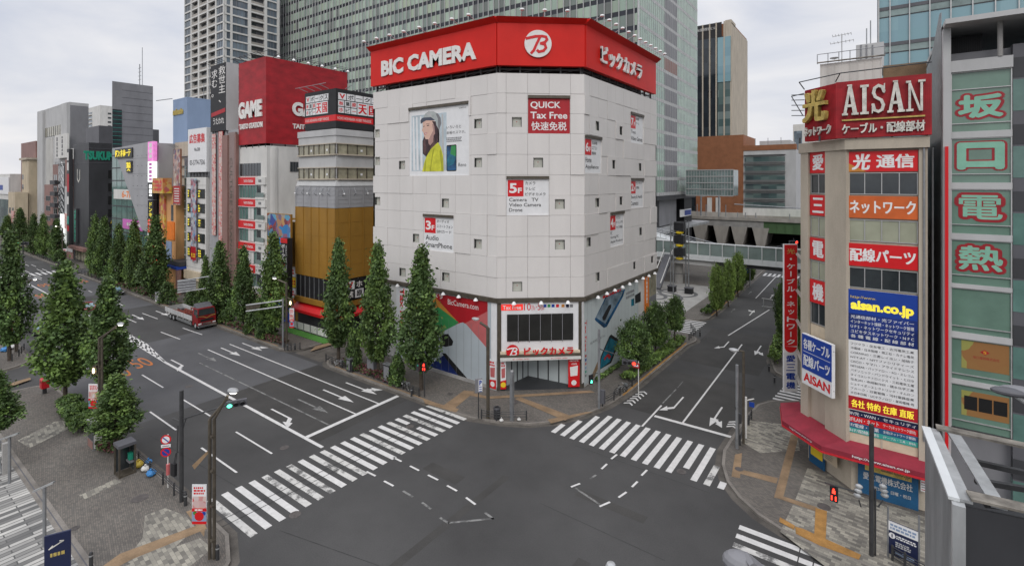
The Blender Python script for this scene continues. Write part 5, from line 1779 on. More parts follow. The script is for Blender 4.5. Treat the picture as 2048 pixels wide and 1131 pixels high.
# lawn strip and low white fence before the wrapped building
MB('lawn').box(-70.5, -59.8, 39.6, 41.0, .16, .24).build('lawn', kind='stuff')
t = thing('low_fence', 'low white board fence behind the green lawn strip', 'fence', (-65, 41.1, .15))
b = MB('off_white').box(-70.4, -60.3, 41.1, 41.16, .35, 1.35); b.build('boards', t)
for k in range(7):
    MB('steel').box(-70.4 + 1.68 * k - .05, -70.4 + 1.68 * k + .05, 41.02, 41.1, .15, 1.4).build('post', t)
# ---------------------------------------------------------------- towers behind
UY, UX = 118.0, -47.0
t = thing('office_tower', 'huge glass office tower with dark striped floors and grey vertical fins behind the white store', 'building', (-120, 140, 0))
MB('grey_dark').box(-212, UX - .2, UY + .2, 168, 18, 106).build('core', t)
FU, FUR = FY(UY), FX(UX)
n0 = 20
b = MB()
for k in range(n0):
    z = 18 + 4.25 * k
    b.fbox(FU, -212, UX, z, z + 2.95, -.25, 0, 'tower_pane')
    b.fbox(FU, -212, UX, z + 2.95, z + 4.25, -.25, -.02, 'tower_band')
b.build('glass_facade', t)
b = MB('steel')
for k in range(83):
    u = -212 + 2.0 * k
    b.fbox(FU, u - .09, u + .09, 18, 104, 0, .32, 'grey_light')
b.build('mullion_fins', t)
b = MB()
for k in range(n0):
    z = 18 + 4.25 * k
    b.fbox(FUR, UY, 169, z + .9, z + 4.25, -.25, 0, 'tower_side')
    b.fbox(FUR, UY, 169, z, z + .9, -.25, .03, 'grey_light')
    b.fbox(FUR, 137, 148, z + .9, z + 4.25, 0, .04, 'brown_pink' if k % 9 == 8 else 'grey_mid')
b.build('side_facade', t)
b = MB('alu')
for k in range(34):
    u = UY + 1.5 * k
    b.fbox(FUR, u - .03, u + .03, 18, 104, .03, .1)
b.build('mullion_fins', t)
MB('alu').box(UX - .1, UX + .25, UY - .25, UY + .1, 18, 104).build('corner_mullion', t)
b = MB('charcoal').box(-100, UX + .5, UY + .2, 165, 16.8, 18).build('soffit', t)
# dark supports and podium below the tower
def pxbox(b, fr, px0, px1, py0, py1, w0, w1, m=None):
    r = fr.rect(px0, px1, py0, py1)
    b.fbox(fr, *r, w0, w1, m)
for px0, px1 in ((1308, 1321), (1371, 1386)):
    b = MB('black'); u0, u1 = FX(UX).uv(px0, 430)[0], FX(UX).uv(px1, 430)[0]
    b.fbox(FX(UX), u0, u1, 0, 17, -3, -.4); b.build('pillar', t)
b = MB('grey_mid').fbox(FX(UX), FX(UX).uv(1324, 430)[0], FX(UX).uv(1358, 430)[0], 9.5, 17, -6, -.8); b.build('podium', t)
b = MB('old_metal').box(-100, UX + 4, UY + 2, 168, 8.6, 9.2); b.build('deck_slab', t)
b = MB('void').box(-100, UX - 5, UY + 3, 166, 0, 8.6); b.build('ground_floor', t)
s, w0 = board('video_screen', 'white framed panel with blue screen under the glass tower', 'screen', FX(UX), FX(UX).rect(1359, 1380, 418, 432), 'sign_white', .3, .1)
MB('sign_blue').fbox(FX(UX), *sub(FX(UX).rect(1359, 1380, 418, 432), .35, .95, .15, .85), w0, w0 + .05).build('screen', s)

RX, RY = -200.0, 89.8
t = thing('apartment_tower', 'tall pale apartment tower with gridded balconies behind the red hoarding', 'building', (-215, 100, 0))
MB('grey_dark').box(-234, RX - .9, RY + .9, 111, 0, 112).build('core', t)
Fa, Fb = FY(RY), FX(RX)
def pxcols(fr, y, cols):
    return [(fr.uv(360 + a * .1953, y)[0], fr.uv(360 + c * .1953, y)[0], k) for a, c, k in cols]
ca = pxcols(Fa, 100, [(52, 114, 'w'), (124, 188, 'b'), (203, 280, 'b'), (295, 366, 'b'), (377, 446, 'w')])
cb_ = pxcols(Fb, 100, [(452, 514, 'w'), (536, 694, 'w'), (727, 862, 'b'), (890, 992, 'w')])
nf = 30
for fr, cs, end in ((Fa, ca, (-234.8, RX)), (Fb, cb_, (RY, 111.6))):
    b = MB('off_white')
    edges = [end[0]] + [e_ for c in cs for e_ in c[:2]] + [end[1]]
    for a, c in zip(edges[0::2], edges[1::2]):
        b.fbox(fr, min(a, c), max(a, c) + .001, 0, 112, -.9, .25)
    b.build('pier', t)
    b = MB('off_white')
    for k in range(nf):
        b.fbox(fr, end[0], end[1], 14 + 3.25 * k, 14.6 + 3.25 * k, -.8, .2)
    b.build('floor_slab', t)
    for a, c, kind in cs:
        if kind == 'w':
            b = MB('flat_pane').fbox(fr, a, c, 0, 112, -.3, -.1)
            n = max(1, round((c - a) / 1.6))
            for k in range(1, n):
                b.fbox(fr, a + (c - a) * k / n - .06, a + (c - a) * k / n + .06, 0, 112, -.1, 0, 'grey_mid')
            b.build('window', t)
        else:
            b = MB('concrete')
            for k in range(nf):
                b.fbox(fr, a, c, 14.6 + 3.25 * k, 15.5 + 3.25 * k, -.12, .1)
                b.fbox(fr, a + .1, a + (c - a) * .45, 15.6 + 3.25 * k, 16.9 + 3.25 * k, -.89, -.85, 'dark_glass')
            b.build('balcony', t)

t = thing('office_tower', 'dark glass tower with brown stone piers and blue reflections in the distance', 'building', (0, 300, 0))
FD2 = FY(290)
u0, u1 = FD2.uv(1380, 200)[0], FD2.uv(1463, 200)[0]
x1 = u1
zt = FD2.uv(1440, 45)[1]
MB('brown_pink').box(u0, x1, 290, 330, 0, zt - 1, 'terracotta').build('core', t)
b = MB('black_pane').fbox(FD2, u0, x1 - 3, 0, zt - 8, 0, .3); b.fbox(FD2, FD2.uv(1436, 200)[0], x1 - .6, 30, FD2.uv(1440, 76)[1], .3, .5, 'office_pane'); b.fbox(FD2, FD2.uv(1436, 200)[0], x1 - .3, FD2.uv(1440, 165)[1], FD2.uv(1440, 76)[1], .5, .8, 'sky_pane')
b.fbox(FD2, u0, x1 - 5, zt - 8, zt, 0, .4, 'black'); b.build('glass_facade', t)
b = MB('concrete_beige')
for px in (1406, 1420, 1433, 1449):
    u = FD2.uv(px, 200)[0]
    b.fbox(FD2, u - .32, u + .32, 0, zt, .3, .9)
b.build('stone_piers', t)
b = MB('concrete_beige').box(x1 - 3.2, x1, 289.6, 300, 0, zt + .5); b.box(x1, x1 + .3, 289.6, 331, 0, zt - 2); b.build('stone_end', t)
letters(t, FD2, [('秋葉原駅前ビル', (FD2.uv(1396, 60)[0], FD2.uv(1432, 60)[0], FD2.uv(1414, 63)[1], FD2.uv(1414, 57)[1]), 1.25, 'off_white')])

FM = FY(236)
t = block('station_building', 'plain terracotta brown block beside the elevated railway', FM.uv(1392, 350)[0], FM.uv(1487, 350)[0], 236, 262, FM.uv(1450, 271)[1], 'terracotta', parapet=0)
b = MB('off_white')
for px in (1420, 1437):
    pxbox(b, FM, px - 5, px + 4, 395, 445, .05, .6)
b.build('column', t)
x0, x1 = FM.uv(1487, 350)[0], FM.uv(1592, 350)[0]
zt = FM.uv(1540, 300)[1]
t = block('office_building', 'grey office block with horizontal window bands and a terracotta roof edge', x0, x1, 236, 270, zt, 'grey_light', parapet=0)
for k in range(9):
    z = 3 + 3.9 * k
    if z + 2.2 < zt:
        b = MB('office_pane').fbox(FM, x0 + .5, x1 - 4, z, z + 2.1, 0, .25); b.build('window', t)
        b = MB('alu').fbox(FM, x0 + .3, x1 - 3.8, z + 2.9, z + 3.05, 0, 1.0); b.fbox(FM, x0 + .3, x1 - 3.8, z - .4, z - .3, 0, 1.0); b.build('sunshade', t)
MB('terracotta').box(x0 - .1, x1, 235.8, 240, zt, zt + 2.2).build('roof_edge', t)
b = MB('grey_mid').box(x0 + 5, x1 - 3, 244, 262, zt, zt + 4.5, 'grey_light'); b.build('roof_unit', t)
b = MB('steel')
for k in range(5):
    b.path([(x0 + 4 + 5 * k, 240, zt + 2), (x0 + 4 + 5 * k, 240, zt + 5.5)], .12, 5)
b.build('antenna', t)
FN = FY(330)
t = block('apartment_tower', 'far pale stepped tower just left of the cable shop sign', FN.uv(1586, 280)[0], FN.uv(1640, 280)[0], 330, 350, FN.uv(1590, 249)[1], 'off_white', parapet=0)
b = MB('flat_pane'); pxbox(b, FN, 1588, 1604, 262, 300, .0, .2); b.build('window', t)
t = block('apartment_tower', 'grey balcony block right of the office with window bands', FN.uv(1560, 340)[0], FN.uv(1640, 340)[0], 300, 318, FN.uv(1600, 330)[1], 'concrete', parapet=0)
for k in range(10):
    MB('office_pane').fbox(FY(300), FN.uv(1562, 340)[0], FN.uv(1640, 340)[0], 3 + 3 * k, 4.6 + 3 * k, 0, .2).build('window', t)
t = thing('sky_bridge', 'teal glass box bridge joining the tower above the railway', 'bridge', AT(1430, 365, 150))
FB = FY(150)
r = FB.rect(1372, 1467, 340, 391)
b = MB('pale_glass').fbox(FB, *r, -6, 0); b.build('glass_box', t)
b = MB('rail_glass')
for k in range(5):
    z = r[2] + (r[3] - r[2]) * k / 4
    b.fbox(FB, r[0], r[1], z - .15, z + .15, 0, .15, 'alu')
for k in range(18):
    u = r[0] + (r[1] - r[0]) * k / 17
    b.fbox(FB, u - .05, u + .05, r[2], r[3], 0, .12, 'alu')
b.build('glazing_bars', t)

# elevated railway
t = thing('railway_viaduct', 'concrete railway viaduct with dark arches and a green steel span', 'viaduct', (10, 192, 0))
FV2 = FY(186)
xg = FV2.uv(1527, 470)[0]
b = MB('stone').box(-60, xg, 186, 200, 6.2, 8.4); b.build('deck', t)
b = MB('concrete').box(-60, 60, 185.6, 186, 8.4, 9.5); b.box(-60, 60, 200, 200.4, 8.4, 10.2); b.build('parapet', t)
b = MB('girder_green').box(xg, 60, 186.2, 199, 4.6, 8.38)
for k in range(14):
    b.box(xg + 1.5 + 2.5 * k, xg + 1.6 + 2.5 * k, 186.05, 186.2, 4.6, 8.3)
b.build('steel_span', t)
for px in (1400, 1442, 1478, 1521):
    u = FV2.uv(px, 480)[0]
    P = FV2.P
    b = MB('concrete').hexa([P(u - 1.2, 0, 0), P(u + 1.2, 0, 0), P(u + 1.2, 0, -13), P(u - 1.2, 0, -13), P(u - 2.6, 6.2, 0), P(u + 2.6, 6.2, 0), P(u + 2.6, 6.2, -13), P(u - 2.6, 6.2, -13)]); b.build('pier', t)
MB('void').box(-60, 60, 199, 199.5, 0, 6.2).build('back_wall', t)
b = MB('steel')
for px in (1388, 1406, 1446, 1470, 1486, 1507, 1576):
    u = FV2.uv(px, 440)[0]
    b.path([(u, 190, 8.4), (u, 190, 13.5 if px < 1450 else 11)], .16, 6)
b.path([(FV2.uv(1396, 440)[0], 190, 16.5), (FV2.uv(1433, 440)[0], 190, 17.5)], .4, 6, 'off_white')
for px in (1396, 1432):
    u = FV2.uv(px, 440)[0]
    b.path([(u, 190, 8.4), (u, 190, 19)], .3, 6)
b.build('catenary_post', t)
b = MB('steel').path([(FV2.uv(1466, 440)[0], 188, 13.9), (FV2.uv(1620, 440)[0], 188, 13)], .2, 6); b.box(FV2.uv(1475, 440)[0], 60, 195, 195.5, 9.8, 12.3, 'off_white'); b.build('platform_rail', t)

# pedestrian bridge over the side street
t = thing('footbridge', 'pale footbridge with glass balustrade crossing the side street', 'bridge', (-15, 108, 0))
b = MB('bridge_white').box(-75, 14, 106.2, 110.4, 5.9, 6.5); b.box(-75, 14, 106.0, 106.2, 5.7, 6.8); b.build('deck', t)
MB('dark_steel').box(-26, 14, 106.6, 110, 4.9, 5.9).build('girder', t)
MB('grey_light').box(-75, -26, 106.6, 110, 4.6, 5.9).build('girder', t)
b = MB('rail_glass').box(-75, 14, 106.1, 106.13, 6.8, 9.2); b.box(-75, 14, 110.3, 110.33, 6.8, 8.4); b.build('glass_panel', t)
b = MB('bridge_white').path([(-75, 106.1, 9.3), (14, 106.1, 9.3)], .16, 8); b.path([(-75, 110.3, 8.5), (14, 110.3, 8.5)], .1, 6); b.build('handrail', t)
for k in range(37):
    x = -75 + 2.4 * k
    if x > -62:
        MB('bridge_white').path([(x, 106.0, 6.3), (x, 105.95, 9.3)], .1, 6).build('post', t)
for p in ((-45, 108), (-34, 108.2), (-25.2, 108.4), (-3, 108.4)):
    MB('stone').lathe([(.85, 0), (.85, 4.6), (0, 4.6)], (*p, 0), 14).build('pillar', t)
t = thing('staircase', 'white stair with metal railings climbing to the raised deck behind the footbridge', 'staircase', (-40, 118, 0))
b = MB('stone').hexa([(-46, 113, 6.0), (-27, 113, 6.0), (-27, 118, 6.0), (-46, 118, 6), (-46, 113, 10.4), (-27, 113, 6.5), (-27, 118, 6.5), (-46, 118, 10.4)], 'bridge_white'); b.build('flight', t)
b = MB('steel')
for y in (113, 118):
    b.path([(-46, y, 11.5), (-27, y, 7.6)], .08, 6); b.path([(-46, y, 11), (-27, y, 7.1)], .05, 5)
    for k in range(16):
        x = -46 + 19 * k / 15
        z = 10.4 - 3.9 * k / 15
        b.path([(x, y, z), (x, y, z + 1.1)], .04, 4)
b.build('railing', t)
t = thing('staircase', 'dark stair with side rails going down from the footbridge to the plaza', 'staircase', (-33, 104, 0))
b = MB('grey_dark').hexa([(-36.4, 98.5, 0.2), (-34.6, 98.5, .2), (-34.6, 106, 5.8), (-36.4, 106, 5.8), (-36.4, 98.5, .6), (-34.6, 98.5, .6), (-34.6, 106, 6.4), (-36.4, 106, 6.4)]); b.build('flight', t)
for x in (-36.4, -34.6):
    MB('off_white').path([(x, 98.5, 1.6), (x, 106, 7.4)], .09, 6).build('handrail', t)
# plaza sculpture of stacked dark lamps
c = G(1362, 588)
t = thing('plaza_sculpture', 'tall frame of slim posts holding black and yellow lantern boxes on the plaza', 'sculpture', c)
d_ = c.normalized(); rt = Vector((CY, SY, 0))
for k in (-1, 1):
    for q in (0, 1.6):
        p = c + rt * (1.5 * k) + Vector((-SY, CY, 0)) * q
        MB('steel').path([p, p + Vector((0, 0, 14.2))], .12, 8).build('post', t)
for z in (12.4, 9.9, 7.4):
    p = c + Vector((-SY, CY, 0)) * .8 + Vector((0, 0, z))
    b = MB('black').box(p.x - .9, p.x + .9, p.y - .7, p.y + .7, p.z, p.z + 1.5); b.build('lantern_box', t)
    b = MB('yellow').lathe([(.2, -.9), (.75, -.6), (.75, -.3), (.3, -.05)], p, 10); b.path([p - rt * 1.5 + Vector((0, 0, -.1)), p + rt * 1.5 + Vector((0, 0, -.1))], .08, 6, 'dark_steel'); b.build('lantern_base', t)
b = MB('dark_steel')
for z in (14.1, 12.3, 9.8, 7.2, 4):
    b.path([c - rt * 1.5 + Vector((0, 0, z)), c + rt * 1.5 + Vector((0, 0, z))], .07, 6)
b.build('cross_bar', t)
for px, py in ((1344, 584), (1378, 588)):
    p = G(px, py)
    bb = thing('plaza_planter', 'low black box planter at the foot of the plaza sculpture, ' + ('nearer the white store' if px < 1360 else 'nearer the street trees'), 'planter', p)
    MB('black').box(p.x - .7, p.x + .7, p.y - .6, p.y + .6, .15, 1.2).build('box', bb); MB('grey_dark').box(p.x - .8, p.x + .8, p.y - .7, p.y + .7, 1.2, 1.32).build('rim', bb)

# ---------------------------------------------------------------- right-hand buildings
A = Vector((-1.45, 42.6))
FAY = FY(42.6)
Lc = Vector((-4.5, 45.65))
FC = Fr(Lc, (1, -1), (-1, -1))
WC = (A - Lc).length
XR = 2.85
WT = 24.75
t = thing('cable_shop', 'narrow weathered beige corner shop building covered in red window signs', 'building', (0, 45, 0))
b = MB('concrete_beige').prism([Lc, A, (XR, 42.6), (XR, 56), (-4.5, 56)], 2.9, WT); b.build('wall', t)
u57, = (FC.uv(1657, 400)[0],)
b = MB('concrete_beige').fbox(FC, u57, WC + .12, 2.95, WT, 0, .3); b.fbox(FAY, -1.58, FAY.uv(1694, 400)[0], 2.95, WT, .0, .13); b.build('corner_pillar', t)
MB('concrete_beige').fbox(FC, -.02, FC.uv(1622, 400)[0], 2.95, WT, 0, .25).build('corner_pillar', t)
MB('concrete_beige').fbox(FAY, FAY.uv(1837, 400)[0], XR, 2.95, WT, 0, .25).build('corner_pillar', t)
b = MB('concrete_beige').prism([Lc + Vector((-.35, -.1)), A + Vector((-.2, -.45)), (XR + .1, 42.15), (XR + .1, 56), (-4.85, 56)], 24.2, 24.95); b.build('cornice', t)
b = MB('steel').path([(XR - .18, 42.3, 5), (XR - .18, 42.3, 24.2)], .06, 8); b.path([(XR + .3, 42.9, 5), (XR + .3, 42.9, 24.2)], .05, 6); b.build('drain_pipe', t)
ua, ub = FAY.uv(1695.5, 400)[0], FAY.uv(1836, 400)[0]
va, vb = FC.uv(1623, 400)[0], FC.uv(1656, 400)[0]
def zr(py): return FAY.uv(1766, py)[1]
def zc(py): return FC.uv(1640, py)[1]
for y0, y1, g in ((344, 390, 'dark_glass'), (439, 485, 'blind_glass'), (537, 581, 'dark_glass')):
    window(FAY, ua + .03, ub - .03, zr(y1) + .06, zr(y0) - .06, t, g, 'alu', 4, 1)
for y0, y1, g in ((347, 388, 'dark_glass'), (433, 474, 'blind_glass'), (522, 560, 'blind_glass'), (605, 650, 'dark_glass')):
    window(FC, va + .03, vb - .03, zc(y1) + .05, zc(y0) - .05, t, g, 'alu', 2, 1)
MB('cream').fbox(FC, va, vb, zc(682), zc(652), .0, .06).build('spandrel', t)
b = MB('cream')
q = (ua, ub, zr(906), zr(876))
b.fbox(FAY, *q, 0, .05); b.fbox(FAY, (ua + ub) / 2 - .05, (ua + ub) / 2 + .05, q[2], q[3], .05, .1, 'concrete_beige'); b.build('spandrel', t)
for i, (y0, y1, s_, lab, m) in enumerate(((302, 343, '光通信', 'topmost red window sign on the wide front of the beige corner shop', 'sign_red'), (392, 437, 'ネットワーク', 'orange red window sign with katakana, second down on the beige corner shop', 'net_orange'), (489, 535, '配線パーツ', 'third red window sign down on the wide front of the beige corner shop', 'sign_red'))):
    r = (ua, ub, zr(y1), zr(y0))
    s, w0 = board('window_sign', lab, 'sign', FAY, r, m, .06, .08)
    if i == 0:
        letters(s, FAY, [('光', sub(r, .06, .34, .1, .92), w0, 'white', dict(bold=.05, shear=.15)), ('通信', sub(r, .42, .95, .16, .84), w0, 'white', dict(bold=.045))])
        MB('ad_orange').fprism(FAY, rel(FAY, r, [(0, .55), (.28, 1), (0, 1)]), w0 - .003, w0 - .001).build('orange_corner', s)  # flat orange triangle across the panel's lower left corner
    else:
        letters(s, FAY, [(s_, sub(r, .03, .97, .2, .8), w0, 'white', dict(bold=.045))])
for i, (y0, y1, ch, lab) in enumerate(((303, 346, '愛', 'topmost small red panel with one white character beside the corner pillar'), (390, 431, '三', 'second small red panel from the top, its character three white bars'), (476, 520, '電', 'third small red panel from the top beside the corner pillar'), (561, 607, '機', 'lowest small red panel with one white character beside the corner pillar'))):
    r = (va, vb, zc(y1), zc(y0))
    s, w0 = board('window_sign', lab, 'sign', FC, r, 'sign_red', .06, .08)
    letters(s, FC, [(ch, sub(r, .16, .84, .12, .88), w0, 'white', dict(bold=.05))])
r = (ua + .02, ub - .02, zr(830), zr(583))
s = thing('supplier_board', 'tall blue and white wall board listing supplier names with a yellow web address', 'sign', FAY.P(ua, r[2]))
MB('sign_white').fbox(FAY, *r, .1, .16).build('panel', s)
q = sub(r, 0, 1, 0, .42)
b = MB('sign_navy').fbox(FAY, *q, .16, .168, 'sign_blue'); b.fbox(FAY, *sub(r, 0, 1, .2, .418), .168, .17, 'deep_blue'); b.build('blue_field', s)
b = MB('ad_red').fbox(FAY, *sub(r, 0, 1, .885, .995), .16, .168, 'ad_red'); b.build('red_field', s)
w0 = .172
it = [('http://www.', sub(r, .04, .42, .05, .08), w0, 'yellow', {}), ('aisan.co.jp', sub(r, .04, .95, .09, .19), w0, 'sign_glow_yellow', dict(bold=.05))]
for i, sx in enumerate(['光通信部材・光ファイバー', 'インターネット接続・ネットワーク管理', 'U P S・ネットワークセキュリティ', 'ユビキタスネットワーク・N F C', '各 種 電 線・配 線 部 材']):
    it.append((sx, sub(r, .04, .95, .212 + .04 * i, .212 + .04 * i + .029), w0, 'sign_white', dict(bold=.02)))
for i, sx in enumerate(['フジクラ・住友電工・古河電気工業', '沖電線・日本製線・潤工社・カナレ電気', 'CORNING・三菱レイヨン・旭硝子', 'NTT-AT・NTTファシリティーズ', 'CISCO・ヤマハ・アライドテレシス', 'NETGEAR・バッファロー・PCi・エレコム', 'パナソニック・パンドウイット・ヒロセ', 'タイコエレクトロニクス・三和電気工業', '住友3M・寺岡製作所・積水化学工業', 'シュナイダーエレクトリック・オムロン', 'フルーク・日置電機・河村電器産業', '大日本印刷・UCテクノロジ・星和電機 他']):
    it.append((sx, sub(r, .04, .95, .44 + .037 * i, 0.44 + .037 * i + .021), w0, 'black', {}))
it.append(('各社 特約 在庫 直販', sub(r, .05, .95, .91, .975), w0, 'sign_glow_yellow', dict(bold=.04)))
letters(s, FAY, it)
for i, (m, a, c, tx, tx2) in enumerate((('sign_navy', 832, 843, '3F/光・WAN・', 'セキュリティ'), ('sign_red', 843, 856, '2F/LAN・ネット', 'ワーク(ネットワーク部材)'), ('shutter_blue', 856, 867, '1F/電線・営業', '全般(ネットワーク機器)'), ('teal', 867, 877, 'B1F/配線材料', '(ケーブル・工具・部材)'))):
    q = (ua, ub, zr(c), zr(a))
    s, w0 = board('floor_strip', ('navy', 'red', 'blue', 'green')[i] + ' floor guide strip in the stack under the supplier board', 'sign', FAY, q, m, .04, .06)
    letters(s, FAY, [(tx, sub(q, .02, .46, .15, .85), w0, 'sign_white', dict(bold=.02)), (tx2, sub(q, .52, .97, .2, .8), w0, 'sign_white', dict(bold=.01))])
# red rooftop sign of the cable shop
K1, K2 = Vector((-2.19, 42.0)), Vector((-4.27, 44.08))
FK1, FK2 = FY(42.0), Fr(K2, (1, -1), (-1, -1))
s = thing('rooftop_sign', 'ribbed red rooftop sign with big weathered white and gold letters', 'sign', (0, 42.5, 24.95))
b = MB('ad_red').box(-2.19, 3.04, 42.0, 42.5, 25.0, 28.95, 'tarp_red')
for k in range(52):
    b.box(-2.17 + .1 * k, -2.12 + .1 * k, 41.98, 42.0, 25.0, 28.94, 'tarp_red')
b.build('panel', s)
b = MB('tarp_red').fbox(FK2, 0, 2.93, 25.0, 28.9, -.5, 0)
for k in range(29):
    b.fbox(FK2, .03 + .1 * k, .08 + .1 * k, 25.0, 28.88, 0, .02, 'tarp_red')
b.build('panel', s)
def rk(a, c, d, e_): return FK1.rect(a, c, d, e_)
z1_, z0_ = FK1.uv(1770, 166)[1], FK1.uv(1770, 221)[1]
def serif(b, fr, ch, u0, u1, z0, z1, w, th, m):
    W, H = u1 - u0, z1 - z0
    k = .17 * W if ch != 'I' else .34 * W
    n_ = [0]
    def S(pts):
        n_[0] += .006
        b.fprism(fr, [(u0 + x * W, z0 + y * H) for x, y in pts], w, w + th + n_[0], m)
    f = k / W
    if ch == 'A':
        S([(.04, .07), (.24, .07), (.56, 1), (.38, 1)]); S([(.96, .07), (.66, .07), (.38, .98), (.6, 1.003)]); S([(.2, .28), (.8, .28), (.76, .37), (.24, .37)]); S([(-.05, 0), (.34, 0), (.34, .07), (-.05, .07)]); S([(.58, 0), (1.05, 0), (1.05, .07), (.58, .07)]); S([(.3, 1.005), (.62, 1.005), (.62, 1.05), (.3, 1.05)])
    if ch == 'I':
        S([(.25, .08), (.75, .08), (.75, .92), (.25, .92)]); S([(0, 0), (1, 0), (1, .08), (0, .08)]); S([(0, .92), (1, .92), (1, 1), (0, 1)])
    if ch == 'N':
        S([(.1, .08), (.24, .08), (.24, .92), (.1, .92)]); S([(.78, 0), (.92, 0), (.92, .93), (.78, .93)]); S([(.245, .93), (.1, .93), (.72, 0), (.775, 0), (.775, .12)]); S([(-.04, 0), (.38, 0), (.38, .075), (-.04, .075)]); S([(-.04, .935), (.24, .935), (.24, 1), (-.04, 1)]); S([(.66, .935), (1.06, .935), (1.06, 1), (.66, 1)])
    if ch == 'S':
        b.stroke(fr, [(u0 + x * W, z0 + y * H) for x, y in ((.88, .74), (.78, .88), (.5, .94), (.22, .86), (.15, .7), (.28, .56), (.7, .44), (.85, .28), (.75, .12), (.5, .06), (.22, .12), (.12, .3))], .23 * W, w, w + th, m)
        S([(.82, .68), (.96, .68), (.96, 1), (.88, .98)]); S([(.02, 0), (.1, .02), (.16, .34), (.02, .34)])
b = MB('old_white')
for ch, a, c in (('A', 1686, 1716), ('I', 1720.5, 1737.5), ('S', 1743, 1771), ('A', 1776, 1808), ('N', 1813, 1848)):
    u0, u1 = FK1.uv(a, 195)[0], FK1.uv(c, 195)[0]
    bb = MB('old_white'); serif(bb, FK1, ch, u0, u1, 26.55, 28.55, .03, .3, 'old_white'); bb.build('letter', s)
u0, u1 = FK1.uv(1684, 235)[0], FK1.uv(1850, 235)[0]
MB('gold').fbox(FK1, u0, u1, 26.18, 26.28, .02, .15).build('gold_bar', s)
letters(s, FK1, [('ケーブル・配線部材', (u0, u1, 25.25, 25.98), .03, 'old_white', dict(bold=.05, th=.14))])
letters(s, FK2, [('光', (.1, 2.35, 26.35, 28.75), .03, 'gold', dict(bold=.06, th=.3)), ('ネットワーク', (.05, 2.6, 25.35, 26.05), .03, 'old_white', dict(bold=.05, th=.12))])
b = MB('dark_steel')
for p in ((-4.6, 44.0), (-3.2, 42.7), (-1, 42.3), (1, 42.3), (2.8, 42.3)):
    b.path([(*p, 24.9), (*p, 25.3)], .07, 5)
for k in range(5):
    p = Vector((-4.3, 44.1, 27 + .4 * k))
    b.path([p, p + Vector((-.9 + .15 * k * 0, .3, .1))], .03, 4)
b.path([(-4.3, 44.1, 28.7), (-5.2, 44.4, 28.6), (-4.4, 44.2, 27)], .035, 4)
b.path([(-2.19, 42, 29), (-1.9, 41.6, 29.5), (3, 41.6, 29.6)], .04, 5); b.path([(-4.3, 44.1, 29), (-4.6, 43.6, 29.5), (-1.9, 41.6, 29.5)], .04, 5)
b.build('support_frame', s)
# roof house with rust streaks, rail, antennas
s = thing('roof_house', 'white corrugated roof house with rust streaks and a television antenna above the red sign', 'rooftop structure', (-1, 47, 25))
FP = FY(46)
u0, u1 = FP.uv(1641, 140)[0], FP.uv(1763, 140)[0]
zt = FP.uv(1700, 122)[1]
b = MB('rust_white').box(u0, u1, 46, 52, 24.95, zt)
for k in range(9):
    x = u0 + (u1 - u0) * k / 8
    b.box(x - .03, x + .03, 45.96, 46, 25, zt, 'rust_white')
b.build('wall', s)
b = MB('steel').path([(u0 - .2, 45.8, zt + .1), (u1 + .2, 45.8, zt + .1)], .06, 6, 'rusty_metal'); b.path([(u0 - .2, 45.8, zt + .75), (u1 + .2, 45.8, zt + .75)], .03, 5)
for k in range(7):
    x = u0 - .2 + (u1 - u0 + .4) * k / 6
    b.path([(x, 45.8, zt), (x, 45.8, zt + .75)], .03, 5)
b.build('railing', s)
MB('tile_beige').box(u1 + .1, u1 + 2.6, 46.3, 46.4, 26, zt - .6).build('screen_panel', s)
ax = FP.uv(1683, 100)[0]
b = MB('alu').path([(ax, 46.5, zt), (ax, 46.5, zt + 2.2)], .04, 6)
for z, l in ((2.15, 1.2), (1.6, 1.5)):
    b.path([(ax - l / 2, 46.5, zt + z), (ax + l / 2, 46.5, zt + z + .1)], .025, 5)
    for k in range(7):
        b.path([(ax - l / 2 + l * k / 6, 46.1, zt + z + .05), (ax - l / 2 + l * k / 6, 46.9, zt + z + .05)], .015, 4)
b.lathe([(0, .1), (.3, .2), (.32, .24)], (u0 + .9, 46.3, zt + .2), 10, 'old_metal')
b.build('antenna', s)
t2 = thing('roof_tank_house', 'grey panelled roof block with thin masts behind the rust streaked roof house', 'rooftop structure', (4, 60, 25))
FQ = FY(60)
b = MB('grey_light'); pxbox(b, FQ, 1712, 1768, 87, 140, -4, 0)
for px in (1722, 1733, 1745):
    pxbox(b, FQ, px - 1.5, px + 1.5, 90, 140, 0, .06, 'grey_mid')
b.build('wall', t2)
b = MB('steel')
for px, y1_ in ((1733, 52), (1741, 36)):
    u = FQ.uv(px, 90)[0]
    b.path([FQ.P(u, FQ.uv(px, 90)[1], -1), FQ.P(u, FQ.uv(px, y1_)[1], -1)], .05, 5)
b.build('antenna', t2)
